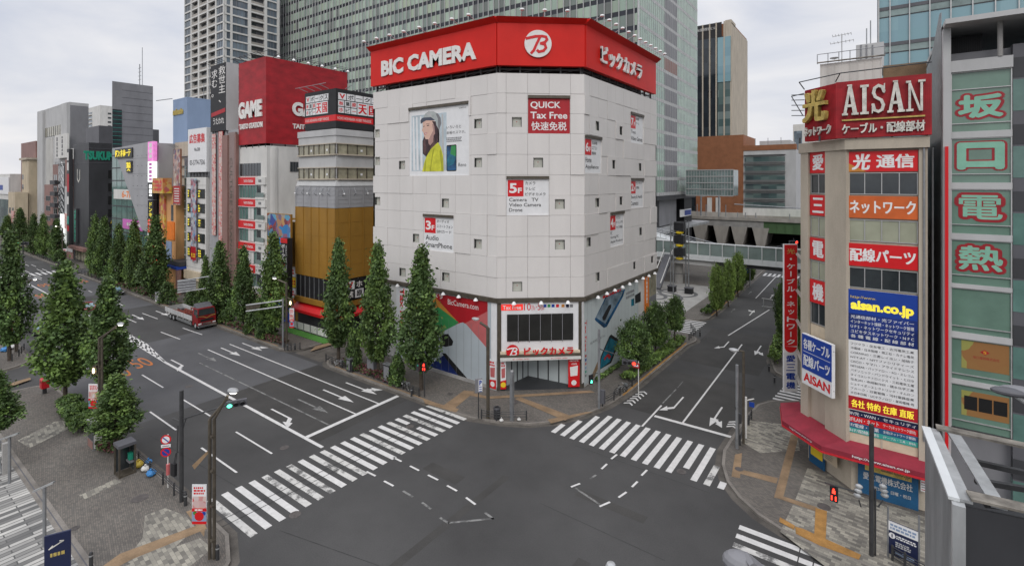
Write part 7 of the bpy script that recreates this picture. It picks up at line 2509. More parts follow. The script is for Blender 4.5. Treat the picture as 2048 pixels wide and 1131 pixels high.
def hedge(label, pts, wd, h, n, mats, seed, z=.15, leaf=.13):
    rd = random.Random(seed)
    t = thing('hedge', label, 'hedge', (*pts[0], z))
    vs, fs, mi = [], [], []
    L_ = [(Vector(b_) - Vector(a)).length for a, b_ in zip(pts, pts[1:])]
    o = Vector((*pts[0], z))
    for j in range(n):
        r = rd.uniform(0, sum(L_)); k = 0
        while r > L_[k] and k < len(L_) - 1:
            r -= L_[k]; k += 1
        a, b_ = Vector(pts[k]), Vector(pts[k + 1])
        d = (b_ - a).normalized()
        s = rd.uniform(-1, 1)
        p2 = a + d * r + Vector((-d.y, d.x)) * s * wd / 2
        hh = h * (1 - .25 * s * s) * (1 + .14 * math.sin(r * 2.1) + .1 * math.sin(r * 5.3 + 1))
        p = Vector((p2.x, p2.y, z + hh * (1 - abs(rd.gauss(0, .3))))) - o
        if p.z < 0: p.z = rd.uniform(0, h * .6)
        leaf_quads(vs, fs, p, leaf * rd.uniform(.7, 1.3), rd)
        mi.append(rd.randrange(len(mats)))
    me = bpy.data.meshes.new('foliage')
    me.from_pydata(vs, [], fs)
    for m in mats: me.materials.append(MATS[m])
    me.polygons.foreach_set('material_index', mi)
    me.update()
    ob = bpy.data.objects.new('foliage', me)
    COL.objects.link(ob); ob.parent = t
    b = MB('bark')
    for k, (a, b_) in enumerate(zip(pts, pts[1:])):
        a, b_ = Vector(a), Vector(b_)
        m = max(2, int(L_[k] / .8))
        for q in range(m):
            p = a.lerp(b_, (q + .5) / m)
            b.tube((p.x, p.y, z), (p.x + rd.uniform(-.2, .2), p.y + rd.uniform(-.2, .2), z + h * .75), .03, .015, 5)
    b.build('stems', t)
    return t
gx = lambda x, y: tuple(G(x, y, .15).xy)
hedge('low clipped green hedge along the kerb of the side street below the rounded trees', [(-22, 51.5), (-21.7, 56), (-21.5, 61), (-21.4, 66), (-21.6, 69.5)], 1.5, .65, 5200, ['leaf_mid', 'leaf_light', 'leaf_dark'], 3)
hedge('thin green planting at the foot of the long phone poster', [(-24.4, 49.5), (-24.35, 58), (-24.35, 68)], .5, .5, 1600, ['leaf_dark', 'leaf_mid'], 4)
hedge('planting strip under the light green trees on the plaza side', [(-22.3, 84), (-22.2, 92), (-22.5, 104), (-22.8, 124)], 1.4, 1.0, 3600, ['leaf_dark', 'leaf_mid', 'leaf_dark'], 5, leaf=.18)
hedge('dense green hedge on the near pavement behind the advertising cabinet', [gx(136, 815), gx(150, 835), gx(172, 868)], 1.9, 1.2, 3400, ['leaf_dark', 'leaf_mid', 'leaf_dark'], 6, leaf=.14)
hedge('reddish low azalea strip by the lamp with the banner', [(-71.5, 36.2), (-66, 36.2), (-63.5, 36.3)], 1.1, .75, 1800, ['leaf_red', 'leaf_red', 'leaf_dark'], 7)
hedge('reddish low azalea strip under the ginkgo trees beside the stop line', [(-51.3, 36.5), (-46, 36.4), (-41.2, 36.4)], 1.2, .7, 2400, ['leaf_red', 'leaf_red', 'leaf_dark'], 8)
hedge('reddish planting behind the fence opposite the red truck', [(-110, 36.4), (-98, 36.4), (-84, 36.4), (-74, 36.3)], 1.2, .7, 2600, ['leaf_red', 'leaf_dark', 'leaf_dark'], 9, leaf=.17)
hedge('dark planting under the ginkgo row of the discount store', [(-148, 36.7), (-130, 36.6), (-112, 36.5)], 1.2, .8, 2200, ['leaf_dark', 'leaf_red', 'leaf_dark'], 10, leaf=.2)
hedge('dark planting under the far ginkgo row left of the alley', [(-225, 37.6), (-200, 37.5), (-168, 37.4)], 1.3, .9, 1800, ['leaf_dark', 'leaf_dark'], 11, leaf=.26)
hedge('green hedge between the tall red vertical sign and the kerb', [(-9.6, 66.2), (-10.2, 74), (-10.6, 84), (-10.9, 100)], 1.3, 1.3, 3400, ['leaf_mid', 'leaf_dark', 'leaf_light'], 12, leaf=.17)
hedge('dark shrubs round the young ginkgo behind the phone booth', [gx(205, 880), gx(222, 900), gx(246, 905)], 1.6, .9, 1900, ['leaf_red', 'leaf_dark', 'leaf_dark'], 13, leaf=.13)
# ---------------------------------------------------------------- street furniture
RT = Vector((CY, SY, 0)); FW = Vector((-SY, CY, 0)); UP = Vector((0, 0, 1))
def gp(px, py, z=.15):
    return G(px, py, z)
def zat(p, py):
    return CAMH + (362 - py) * depth(p) / 1000
def at_d(px, py, p):
    """point seen at px, py as far off as point p"""
    return AT(px, py, depth(p))
def flag(par, p0, p1, zt, zb, art, w=.03, name='banner'):
    d = (p1 - p0).normalized()
    fr = Fr(p0.xy, d.xy, (d.y, -d.x))
    if fr.n.dot(Vector((p0.x, p0.y, 0))) > 0: fr.n = -fr.n
    W = (p1 - p0).xy.length
    r = (0, W, zb, zt)
    b = MB('sign_white').fbox(fr, *r, -w, 0)
    b.fbox(fr, *sub(r, .04, .96, .3, .6), 0, .006, 'banner_art'); b.fbox(fr, *sub(r, 0, 1, .6, .68), .0, .008, 'sign_red'); b.fbox(fr, *sub(r, 0, 1, .68, .93), 0, .006, 'sky_blue_wall'); b.fbox(fr, *sub(r, 0, 1, .93, 1), .0, .008, 'sign_red')
    b.disc(fr, W * .5, zb + (zt - zb) * .2, W * .32, .006, .012, 16, 'sign_red'); b.disc(fr, W * .2, zb + (zt - zb) * .28, W * .13, .006, .01, 12, 'lawn'); b.disc(fr, W * .82, zb + (zt - zb) * .27, W * .13, .006, .01, 12, 'sign_blue')
    scribble(b, fr, sub(r, .12, .9, .05, .26), 3, .001, 'sign_red', 4, 6); scribble(b, fr, sub(r, .2, .8, .612, .668), 1, .009, 'white', 2, 5)
    return b.build(name, par)
def lamp_post(label, base, head_px, ban=None, lantern=None, double=True, elbow=None, group='street lamps of the wide street', r=.1, lit=True):
    p = base
    t = thing('street_lamp', label, 'street lamp', p, group)
    h = at_d(*head_px, p)
    el = at_d(*elbow, p) if elbow else Vector((p.x, p.y, h.z - 1.2))
    b = MB('bronze')
    for k in ((-.13, .13) if double else (0,)):
        b.path([p + RT * k, Vector((p.x, p.y, el.z)) + RT * k], r, 8)
        b.path([Vector((p.x, p.y, el.z)) + RT * k, h - (h - el).normalized() * .5 + UP * (.15 if k > 0 else 0)], r * .75, 8)
    for z in (1.2, 3.2, 5.2, 7.2):
        if z < el.z and double: b.box(p.x - .22, p.x + .22, p.y - .12, p.y + .12, z, z + .12)
    b.build('pole', t)
    b = MB('old_metal').sphere(h + UP * .05, .42, .26, .12, 12, 6); b.sphere(h - UP * .04, .3, .18, .08, 10, 5, 'lamp_cool' if lit else 'lamp_white'); b.build('lamp_head', t)
    if lantern:
        q = at_d(*lantern, p)
        b = MB('bronze')
        b.path([Vector((p.x, p.y, q.z + .7)), q + UP * .35], .06, 6); b.path([Vector((p.x, p.y, q.z - .2)), q - UP * .1], .05, 6)
        s_ = 1 if q.dot(RT) > p.dot(RT) else -1
        b.hexa([q + RT * .3 * s_ + FW * .2 + UP * -.45, q - RT * .3 + FW * .2 + UP * -.35, q - RT * .3 - FW * .2 + UP * -.35, q + RT * .3 - FW * .2 + UP * -.45, q + RT * .2 + FW * .2 + UP * .4, q - RT * .1 + FW * .2 + UP * .4, q - RT * .1 - FW * .2 + UP * .4, q + RT * .2 - FW * .2 + UP * .4])
        b.build('lantern', t)
        MB('lamp_warm').sphere(q - FW * .22 - UP * .05, .17, .08, .24, 10, 6).build('lantern_glass', t)
    if ban:
        a, c, zt, zb = ban
        p0, p1 = at_d(a, zt, p), at_d(c, zt, p)
        flag(t, p0, p1, p0.z, at_d(a, zb, p).z, 'banner_art')
    return t
lamp_post('tall brown double post lamp with hanging banner nearest the camera on the left pavement', gp(424, 1116), (466, 782), (384, 413, 968, 1047), None, True, (423, 838))
q = AT(402, 915, depth(gp(424, 1116)))
t_ = bpy.data.objects['street_lamp.003'] if 'street_lamp.003' in bpy.data.objects else None
par = [o for o in bpy.data.objects if o.get('label', '').startswith('tall brown double post lamp with hanging banner nearest')][0]
p = gp(424, 1116)
b = MB('beige'); d_ = depth(p)
b.hexa([AT(384, 930, d_), AT(420, 896, d_), AT(420, 902, d_), AT(389, 938, d_), AT(384, 930, d_ + .25), AT(420, 896, d_ + .25), AT(420, 902, d_ + .25), AT(389, 938, d_ + .25)], 'tile_beige'); b.build('unlit_lantern', par)
lamp_post('brown double post lamp with lit lantern and banner among the near ginkgo trees', gp(201, 850), (241, 648), (177, 198, 767, 816), (191, 738), True, (203, 676))
lamp_post('brown double post lamp with lit lantern and banner at the left edge beside blue bags', gp(33, 703), (70, 558), (13, 29, 634, 668), (22, 617), True, (33, 574))
lamp_post('brown post lamp with banner and small lit lantern by the lawn strip across the street', gp(573, 693), (549, 556), (579, 588, 616, 655), (582, 604), False, (571, 566), r=.15)
lamp_post('brown curved post lamp on the pavement before the white store corner', gp(976, 836), (951, 638), None, None, False, (975, 655), r=.16, group='street lamps of the wide street', lit=False)
lamp_post('slim dark lamp beside the grey pole on the side street kerb before the beige shop', gp(1487, 886), (1468, 700), None, None, False, (1487, 702), r=.1, group=None, lit=False)
lamp_post('far thin lamp post with banner right of the far ginkgo row', gp(125, 528), (112, 452), (126, 133, 497, 515), None, False, (124, 456), r=.14, group='street lamps of the wide street')
lamp_post('lamp post with bright head standing among the ginkgo row of the discount store', gp(180, 552), (206, 484), None, None, False, (180, 490), r=.12, group='street lamps of the wide street')

def signal_lens(b, fr_n, c, r, m):
    n = Vector(fr_n).normalized()
    b.tube(c, c + n * .05, r, r, 14, m)
def signal_head(par, c, dr, lit=None, n=3, r=.16, back=False):
    """horizontal vehicle signal: c centre, dr direction it faces"""
    dr = Vector((dr[0], dr[1], 0)).normalized()
    s = Vector((-dr.y, dr.x, 0))
    w = r * 2.35
    b = MB('dark_steel')
    L_ = n * w / 2 + .08
    b.hexa([c + s * L_ - dr * .12 - UP * r * 1.3, c - s * L_ - dr * .12 - UP * r * 1.3, c - s * L_ + dr * .08 - UP * r * 1.3, c + s * L_ + dr * .08 - UP * r * 1.3, c + s * L_ - dr * .12 + UP * r * 1.3, c - s * L_ - dr * .12 + UP * r * 1.3, c - s * L_ + dr * .08 + UP * r * 1.3, c + s * L_ + dr * .08 + UP * r * 1.3], 'grey_dark')
    b.build('signal_box', par)
    for k in range(n):
        p = c + s * ((k - (n - 1) / 2) * w) + dr * .09
        m = {0: 'led_green', 2: 'led_red'}.get(k) if lit == k else 'black'
        bb = MB('black').tube(p, p + dr * .06, r, r, 14, m or 'black')
        for q in range(9):
            a0, a1 = math.pi * (q - .5) / 8, math.pi * (q + .5) / 8
            u0, u1 = s * math.cos(a0) + UP * math.sin(a0), s * math.cos(a1) + UP * math.sin(a1)
            bb.quad(p + u0 * r * 1.05, p + u1 * r * 1.05, p + u1 * r * 1.05 + dr * .32, p + u0 * r * 1.05 + dr * .32, 'dark_steel')
        bb.build('signal_lens', par)
def ped_signal(par, c, dr, red=True):
    dr = Vector((dr[0], dr[1], 0)).normalized()
    s = Vector((-dr.y, dr.x, 0))
    b = MB('dark_steel').hexa([c + s * .2 - dr * .1 - UP * .42, c - s * .2 - dr * .1 - UP * .42, c - s * .2 + dr * .08 - UP * .42, c + s * .2 + dr * .08 - UP * .42, c + s * .2 - dr * .1 + UP * .42, c - s * .2 - dr * .1 + UP * .42, c - s * .2 + dr * .08 + UP * .42, c + s * .2 + dr * .08 + UP * .42], 'black')
    b.build('signal_box', par)
    f = Fr((0, 0), (s.x, s.y), (dr.x, dr.y))
    z = c.z + .2 if red else c.z - .2
    m = 'led_red' if red else 'led_green'
    u, w = c.dot(s), c.dot(dr) + .085
    f.o = Vector((0, 0, 0))
    b = MB(m).disc(f, u, z + .11, .05, w, w + .02, 10); b.fprism(f, [(u - .08, z - .13), (u + .08, z - .13), (u + .07, z + .05), (u - .07, z + .05)], w, w + .02)
    for k in ((-1, 1) if red else ()):
        b.fbox(f, u + k * .1 - .03, u + k * .1 + .03, c.z - .33, c.z - .08, w, w + .02)
    b.build('signal_lens', par)

# near-left signal mast
p = gp(363, 1002)
t = thing('signal_mast', 'black signal mast with arm holding a green light over the wide street', 'traffic light', p)
zt = zat(p, 780)
MB('dark_steel').path([p, Vector((p.x, p.y, zt))], .13, 10).build('pole', t)
a0 = Vector((p.x, p.y, zat(p, 838)))
hd = AT(472, 806, depth(p) + 1.2)
b = MB('dark_steel').path([a0, at_d(400, 826, p), hd + UP * .1], .055, 6); b.path([Vector((p.x, p.y, zat(p, 868))), at_d(372, 836, p)], .04, 5); b.path([a0 - RT * .6 + UP * .1, a0 + RT * .1 - UP * .2], .06, 5); b.build('arm', t)
signal_head(t, hd, (.75, -.35), lit=0, n=3, r=.17)
ped_signal(t, at_d(348, 938, p), (-.2, 1), True)
b = MB('dark_steel').path([Vector((p.x, p.y, zat(p, 900))), at_d(352, 905, p), at_d(348, 925, p)], .035, 5); b.path([at_d(356, 850, p), at_d(354, 905, p), at_d(349, 940, p)], .03, 5); b.build('cable', t)

# corner post at the white store: pole, signal, green man
p = gp(1198, 816)
t = thing('signal_mast', 'grey signal pole with red light and green pedestrian light at the store corner', 'traffic light', p)
MB('steel').path([p, Vector((p.x, p.y, zat(p, 658)))], .12, 10).build('pole', t)
hd = at_d(1259, 724, p)
b = MB('dark_steel').path([Vector((p.x, p.y, zat(p, 697))), at_d(1226, 706, p), hd + UP * .15], .05, 6); b.path([Vector((p.x, p.y, zat(p, 745))), at_d(1183, 748, p)], .035, 5); b.build('arm', t)
signal_head(t, hd, (.35, -.9), lit=2, n=3, r=.18)
ped_signal(t, at_d(1182, 758, p), (.9, -.5), False)
q = p + RT * .35
MB('grey_dark').box(q.x - .22, q.x + .22, q.y - .15, q.y + .15, zat(p, 806), zat(p, 779)).build('control_box', t)
# red man on the store side pavement
p = gp(849, 793)
t = thing('pedestrian_signal', 'slim post with red pedestrian light in front of the ginkgo by the crosswalk', 'traffic light', p)
MB('dark_steel').path([p, Vector((p.x, p.y, zat(p, 724)))], .055, 8).build('pole', t)
ped_signal(t, at_d(848, 733, p), (.4, -.9), True)
b = MB('dark_steel'); c = at_d(836, 733, p); b.box(c.x - .18, c.x + .18, c.y - .1, c.y + .1, c.z - .4, c.z + .4); b.sphere(c + Vector((.1, -.13, .2)), .1, .03, .1, 8, 5, 'green_sign'); b.build('signal_box', t)
# black mast right front
p = gp(1743, 1110)
t = thing('signal_mast', 'thick black mast before the beige shop with a red pedestrian light on its arm', 'traffic light', p)
MB('dark_steel').path([p, Vector((p.x, p.y, zat(p, 848)))], .12, 12).build('pole', t)
MB('dark_steel').path([p + RT * .22, p + RT * .22 + UP * 3.9], .05, 8).build('conduit', t)
hd = at_d(1668, 987, p)
b = MB('dark_steel').path([at_d(1650, 964, p), at_d(1668, 970, p), Vector((p.x, p.y, zat(p, 992)))], .045, 6); b.build('arm', t)
ped_signal(t, hd, (-.1, -1), True)
for px, k in ((1718, 0), (1766, 1)):
    c = at_d(px, 982, p)
    b = MB('grey_mid')
    for j in range(3):
        b.sphere(c + UP * (.3 - .26 * j) + RT * (.05 if k else -.05) * j, .2, .14, .14, 10, 6, 'old_metal')
    b.path([c - UP * .5, c - UP * .9 + RT * (.12 if k == 0 else -.3)], .04, 5, 'dark_steel')
    b.build('signal_back', t)
# side street pole pair
p = gp(1474, 896)
t = thing('signal_mast', 'dark grey utility pole with cabinet on the side street kerb left of the slim lamp', 'pole', p)
MB('steel').path([p, Vector((p.x, p.y, zat(p, 729)))], .12, 10, 'steel').build('pole', t)
b = MB('dark_steel'); q = p + RT * .22; b.box(q.x - .14, q.x + .14, q.y - .12, q.y + .12, zat(p, 845), zat(p, 826)); b.path([at_d(1470, 812, p), at_d(1478, 840, p), p + RT * .15 + UP * .3], .04, 5); b.build('control_box', t)
p = gp(1492, 875)
t = thing('street_sign', 'short pale post with small blue sign and cables beside the slim dark lamp', 'sign', p)
MB('off_white').path([p, Vector((p.x, p.y, zat(p, 793)))], .09, 8).build('pole', t)
c = at_d(1503, 806, p)
b = MB('sign_blue').box(c.x - .18, c.x + .22, c.y - .03, c.y + .03, c.z - .3, c.z + .1); b.path([Vector((p.x, p.y, zat(p, 800))), at_d(1508, 797, p)], .05, 6, 'off_white'); b.build('panel', t)

# road sign poles
def round_sign(par, c, r, fr, rim, mid, bar=None):
    u = (c - fr.o).dot(fr.ex)
    b = MB(rim).disc(fr, u, c.z, r, 0, .03, 22, rim); b.disc(fr, u, c.z, r * .74, .03, .036, 22, mid)
    if bar: b.stroke(fr, [(u - r * .5, c.z + r * .5), (u + r * .5, c.z - r * .5)], r * .22, .036, .04, bar)
    return b.build('sign_disc', par)
p = gp(336, 974)
t = thing('road_sign', 'pink wrapped white pole with two round red rimmed road signs and a plate', 'road sign', p)
MB('off_white').path([p, Vector((p.x, p.y, zat(p, 868)))], .045, 8).build('pole', t)
fr = Fr((p.x, p.y), (RT + FW * .25).xy, (-(FW - RT * .25)).xy)
fr.o = fr.o + fr.n * .06
round_sign(t, at_d(333, 877, p), .33, fr, 'sign_red', 'sign_white', 'sign_blue')
round_sign(t, at_d(333, 902, p), .33, fr, 'sign_red', 'sign_blue', 'sign_red')
c = at_d(333, 889.5, p); u = (c - fr.o).dot(fr.ex)
b = MB('sign_white').fbox(fr, u - .3, u + .3, c.z - .1, c.z + .1, 0, .03); b.fbox(fr, u - .22, u + .22, c.z - .03, c.z + .03, .031, .036, 'grey_mid'); b.build('plate', t)
MB('ad_salmon').path([Vector((p.x, p.y, zat(p, 948))), Vector((p.x, p.y, zat(p, 927)))], .12, 10).build('wrapping', t)
p = gp(957, 836)
t = thing('parking_sign', 'grey box sign with blue letter P on a thin pole before the store corner', 'sign', p)
MB('dark_steel').path([p, Vector((p.x, p.y, zat(p, 782)))], .05, 8).build('pole', t)
fr = Fr((p.x, p.y), (RT + FW * .3).xy, (-(FW - RT * .3)).xy)
z1, z0 = zat(p, 757), zat(p, 783)
b = MB('grey_mid').fbox(fr, -.3, .35, z0, z1, -.12, .12); b.fbox(fr, -.02, .33, z0 + .05, z1 - .05, .12, .13, 'sign_white'); b.fbox(fr, .02, .29, z1 - .55, z1 - .1, .13, .135, 'sign_white'); text(b, fr, 'P', (.04, .28, z1 - .55, z1 - .1), .137, 'sign_blue', bold=.06)
for k in range(3): b.fbox(fr, .03, .28, z1 - .75 - .2 * k, z1 - .68 - .2 * k, .131, .135, 'sign_blue')
b.build('sign_panel', t)
p = gp(1024, 840)
t = thing('square_post', 'plain grey square post with rounded top before the store entrance', 'post', p)
z1 = zat(p, 740)
b = MB('steel').box(p.x - .15, p.x + .15, p.y - .15, p.y + .15, .15, z1 - .1); b.lathe([(.15, 0), (.12, .1), (0, .12)], (p.x, p.y, z1 - .1), 10, 'old_metal'); b.build('shaft', t)
p = gp(1277, 792)
t = thing('arrow_sign', 'thin white post with small red and white arrow plate by the hedge', 'sign', p)
MB('off_white').path([p, Vector((p.x, p.y, zat(p, 722)))], .05, 8).build('pole', t)
c = at_d(1272, 730, p); b = MB('sign_white').box(c.x - .35, c.x + .35, c.y - .03, c.y + .03, c.z - .25, c.z + .25, 'ad_red'); b.box(c.x - .25, c.x + .25, c.y - .035, c.y - .031, c.z - .1, c.z + .1, 'sign_white'); b.build('plate', t)
# overhead signs
def overhead(label, base, top_py, px0, px1, y0, y1, arm_px, m, lines=True):
    p = base
    t = thing('direction_sign', label, 'sign', p)
    b = MB('steel').path([p, Vector((p.x, p.y, zat(p, top_py)))], .13, 8); b.build('pole', t)
    d_ = depth(p)
    for y in (y0, y1):
        MB('old_metal').path([AT(px0, y + 4, d_), AT(arm_px, y - 6, d_)], .09, 6).build('arm', t)
    b = MB(m).hexa([AT(px0, y1 + 2, d_), AT(px1, y1 - 3, d_), AT(px1, y1 - 3, d_ + .15), AT(px0, y1 + 2, d_ + .15), AT(px0, y0 + 2, d_), AT(px1, y0 - 2, d_), AT(px1, y0 - 2, d_ + .15), AT(px0, y0 + 2, d_ + .15)]); b.build('panel', t)
    if lines:
        for k in range(4):
            y = y0 + (y1 - y0) * (.15 + .24 * k)
            MB('old_metal').path([AT(px0, y + 2, d_ - .06), AT(px1, y - 2, d_ - .06)], .05, 4).build('rib', t)
    return t
overhead('grey back of an overhead direction sign on an arm across from the truck', gp(418, 640), 552, 355, 392, 558, 581, 420, 'grey_mid')
overhead('dark brown back of a small overhead sign near the battle poster', gp(566, 694), 596, 492, 520, 606, 618, 566, 'bronze', False)
p = gp(1513, 578)
t = thing('direction_sign', 'blue direction sign with white arrows over the side street by the footbridge', 'sign', p)
d_ = depth(p)
fr = Fr(AT(1485, 540, d_).xy, RT.xy, (-FW).xy)
W = (AT(1498, 540, d_) - AT(1474, 540, d_)).length
r = (-W / 2, W / 2, zat(p, 546), zat(p, 527))
b = MB('sign_blue').fbox(fr, *r, -.1, 0); b.fbox(fr, *sub(r, .02, .98, .02, .25), .001, .01, 'sign_white'); b.build('panel', t)
b = MB('sign_white').stroke(fr, [(0, r[2] + .3), (0, r[3] - .8)], .2, .005, .012); b.stroke(fr, [(-.7, r[2] + 1.0), (.7, r[2] + 1.0)], .2, .012, .016); b.build('arrow', t)
MB('steel').path([Vector((*AT(1500, 570, d_).xy, .15)), AT(1500, 530, d_)], .12, 8).build('pole', t)
p = gp(1580, 640)
t = thing('direction_sign', 'grey open frame of an overhead sign seen from behind beside the tall red sign', 'sign', p)
d_ = depth(p)
for y0_, y1_ in ((596, 604), (612, 618)):
    MB('old_metal').path([AT(1524, y0_, d_), AT(1572, y1_, d_)], .08, 6).build('arm', t)
for px in (1527, 1547, 1565):
    MB('old_metal').path([AT(px, 597, d_), AT(px, 618, d_)], .06, 5).build('rib', t)
MB('steel').path([p, AT(1580, 596, d_)], .12, 8).build('pole', t)
# far red lights and truss beyond footbridge
for px, py, lab in ((1587, 484, 'red light above the top of the tall red sign'), (1563, 495, 'red light just left of the tall red sign')):
    c = AT(px, py, 130)
    t = thing('signal_mast', 'distant mast with ' + lab, 'traffic light', (c.x, c.y, 0))
    MB('dark_steel').path([(c.x, c.y, 0), (c.x, c.y, c.z + 1)], .12, 6).build('pole', t)
    signal_head(t, c, (.5, -.8), lit=2, n=3, r=.3)
c = AT(46, 487, 128)
t = thing('signal_mast', 'distant green traffic light before the farthest ginkgo trees', 'traffic light', (c.x, c.y, 0))
MB('dark_steel').path([(c.x, c.y, 0), (c.x, c.y, c.z + .8)], .14, 6).build('pole', t)
signal_head(t, c, (.8, -.5), lit=0, n=3, r=.3)

# guard fences: each panel run with its posts
def guard(label, pts, h=.8, rails=(.35, .6, .8), gap=1.8, group='guard fences along the kerbs', m='dark_steel', rail_m=None):
    t = thing('guard_fence', label, 'fence', (*pts[0], .15), group)
    for a, c in zip(pts, pts[1:]):
        a, c = Vector(a), Vector(c)
        for z in rails:
            MB(rail_m or m).path([(*a, .15 + z), (*c, .15 + z)], .03, 6).build('rail', t)
        n = max(1, round((c - a).length / gap))
        for k in range(n + (1 if c == Vector(pts[-1]) else 0)):
            q = a.lerp(c, k / n)
            MB(m).lathe([(.065, 0), (.065, h + .05), (.05, h + .1), (0, h + .1)], (*q, .15), 8).build('post', t)
    return t
gq = lambda *pp: [tuple(G(x, y, .15).xy) for x, y in pp]
guard('dark guard fence beside the phone booth and the black signal mast', gq((256, 905), (300, 945), (326, 968), (348, 990), (371, 1008)), rails=(.45, .62, .8), gap=2.2)
guard('dark guard fence with two rails before the lamp and square post at the store corner', gq((963, 837), (993, 841), (1053, 840)), gap=1.6)
guard('dark guard fence curving along the side street kerb from the signal pole', gq((1205, 812), (1228, 800), (1252, 782), (1276, 764)), gap=1.6)
guard('dark guard fence by the ginkgo and red pedestrian light', gq((806, 778), (826, 788), (838, 793)), gap=1.4)
guard('short dark guard fence at the alley kerb with a parked bicycle', gq((652, 722), (664, 728), (684, 736), (704, 745)), gap=1.8)
guard('short dark panel fence by the pavement corner below the banner lamp', gq((569, 700), (582, 701), (600, 698)), rails=(.2, .35, .5, .65, .8), gap=1.4)
guard('dark guard fence behind the slim dark lamp on the side street corner', gq((1480, 890), (1492, 862), (1503, 838)), gap=1.6)
guard('dark railing with close bars at the bottom right of the shop pavement', gq((1785, 1120), (1810, 1135), (1860, 1165)), rails=(.2, .35, .5, .65, .8), gap=3)
guard('dark guard fence near the blue bags at the left edge', gq((24, 722), (38, 712), (48, 700)), gap=1.4)
guard('long dark guard fence along the far kerb opposite the red truck', [(-108, 35.9), (-94, 35.8), (-86, 35.8)], gap=2)
guard('dark guard fence under the far ginkgo row before the alley', [(-196, 36.7), (-180, 36.6), (-167, 36.4)], gap=2.4)
guard('dark guard fence at the alley corner beside the black block', [(-151, 36), (-144, 36), (-136, 35.9)], gap=2.4)
guard('dark guard fence at the end of the side street hedge', gq((1378, 680), (1390, 668), (1382, 658)), gap=1.2)
# bollards
bol = thing('bollard', 'x', 'bollard')
MB('dark_steel').lathe([(.1, 0), (.1, .75), (.07, .85), (0, .86)], (0, 0, 0), 12).build('shaft', bol)
MB('old_metal').lathe([(.102, .62), (.104, .66), (.102, .7)], (0, 0, 0), 12).build('band', bol)
BL = [(182, 1133, 'black bollard at the bottom edge beside the navy sign'), (371, 1010, 'black bollard at the end of the fence by the signal mast'), (435, 1118, 'dark bollard right of the big lamp foot'), (849 - 26, 792, 'dark bollard beside the ginkgo trunk at the crosswalk'), (575, 700, 'dark bollard left of the banner lamp foot'), (590, 699, 'dark bollard right of the banner lamp foot'),
      (1400, 672, 'dark bollard at the rounded kerb end of the side street'), (1549, 765, 'dark bollard below the tall red vertical sign at the alley corner'), (1538, 742, 'dark bollard on the kerb above the alley crosswalk'), (318, 592 + 16, 'dark bollard near the white frame board by the far kerb')]
for i, (px, py, lab) in enumerate(BL):
    place(i == 0, bol, gp(px, py), 0, None, lab)
# phone booth
p = gp(250, 946)
rz = math.radians(4)
t = thing('phone_booth', 'grey framed glass phone booth with dark roof and a green telephone inside', 'phone booth', p)
h = zat(p, 884) - .15
b = MB('steel')
for x in (-.48, .48):
    for y in (-.48, .48):
        b.box(p.x + x - .05, p.x + x + .05, p.y + y - .05, p.y + y + .05, .15, h, 'bronze')
b.box(p.x - .5, p.x + .5, p.y - .5, p.y + .5, .15, .25, 'bronze'); b.build('frame', t)
b = MB('sky_pane')
for q in ((-.46, .46, -.5, -.48), (-.5, -.48, -.46, .46), (.48, .5, -.46, .46)):
    pass
b = MB('dark_glass').box(p.x - .42, p.x + .42, p.y + .46, p.y + .48, .3, h - .1); b.box(p.x - .48, p.x - .46, p.y - .42, p.y + .42, .3, h - .1); b.build('glass_wall', t)
b = MB('grey_dark').box(p.x - .56, p.x + .56, p.y - .56, p.y + .56, h, h + .22); b.build('roof', t)
b = MB('lawn').box(p.x - .12, p.x + .22, p.y + .2, p.y + .44, 1.1, 1.6, 'green_sign'); b.box(p.x - .3, p.x + .4, p.y + .15, p.y + .45, .95, 1.05, 'grey_mid'); b.build('telephone', t)
p = gp(190, 892)
t = thing('ad_cabinet', 'tall grey advertising cabinet with dark poster face beside the hedge', 'cabinet', p)
h = zat(p, 842)
b = MB('grey_light').box(p.x - .75, p.x + .75, p.y - .3, p.y + .3, .15, h, 'steel'); b.build('body', t)
b = MB('grey_dark').box(p.x - .62, p.x + .62, p.y - .32, p.y - .301, .9, h - .15, 'black_pane'); b.box(p.x - .62, p.x + .62, p.y - .325, p.y - .301, .2, .8, 'brown_pink'); b.build('poster_face', t)
b = MB('off_white').box(p.x + .752, p.x + .78, p.y - .25, p.y + .25, .3, h - .1); b.box(p.x - .8, p.x + .8, p.y - .35, p.y + .35, h, h + .1, 'old_metal'); b.build('side_panel', t)
# letter box
p = gp(89, 786)
t = thing('letter_box', 'red letter box on a short dark foot by the small crosswalk', 'letter box', p)
MB('dark_steel').box(p.x - .15, p.x + .15, p.y - .15, p.y + .15, .15, .75).build('foot', t)
b = MB('mail_red').box(p.x - .4, p.x + .4, p.y - .3, p.y + .3, .75, 1.6); b.hexa([(p.x - .4, p.y - .3, 1.6), (p.x + .4, p.y - .3, 1.6), (p.x + .4, p.y + .3, 1.6), (p.x - .4, p.y + .3, 1.6), (p.x - .36, p.y - .2, 1.7), (p.x + .36, p.y - .2, 1.7), (p.x + .36, p.y + .26, 1.7), (p.x - .36, p.y + .26, 1.7)]); b.build('box', t)
MB('black').box(p.x - .28, p.x + .28, p.y - .305, p.y - .3, 1.32, 1.4).build('slot', t)
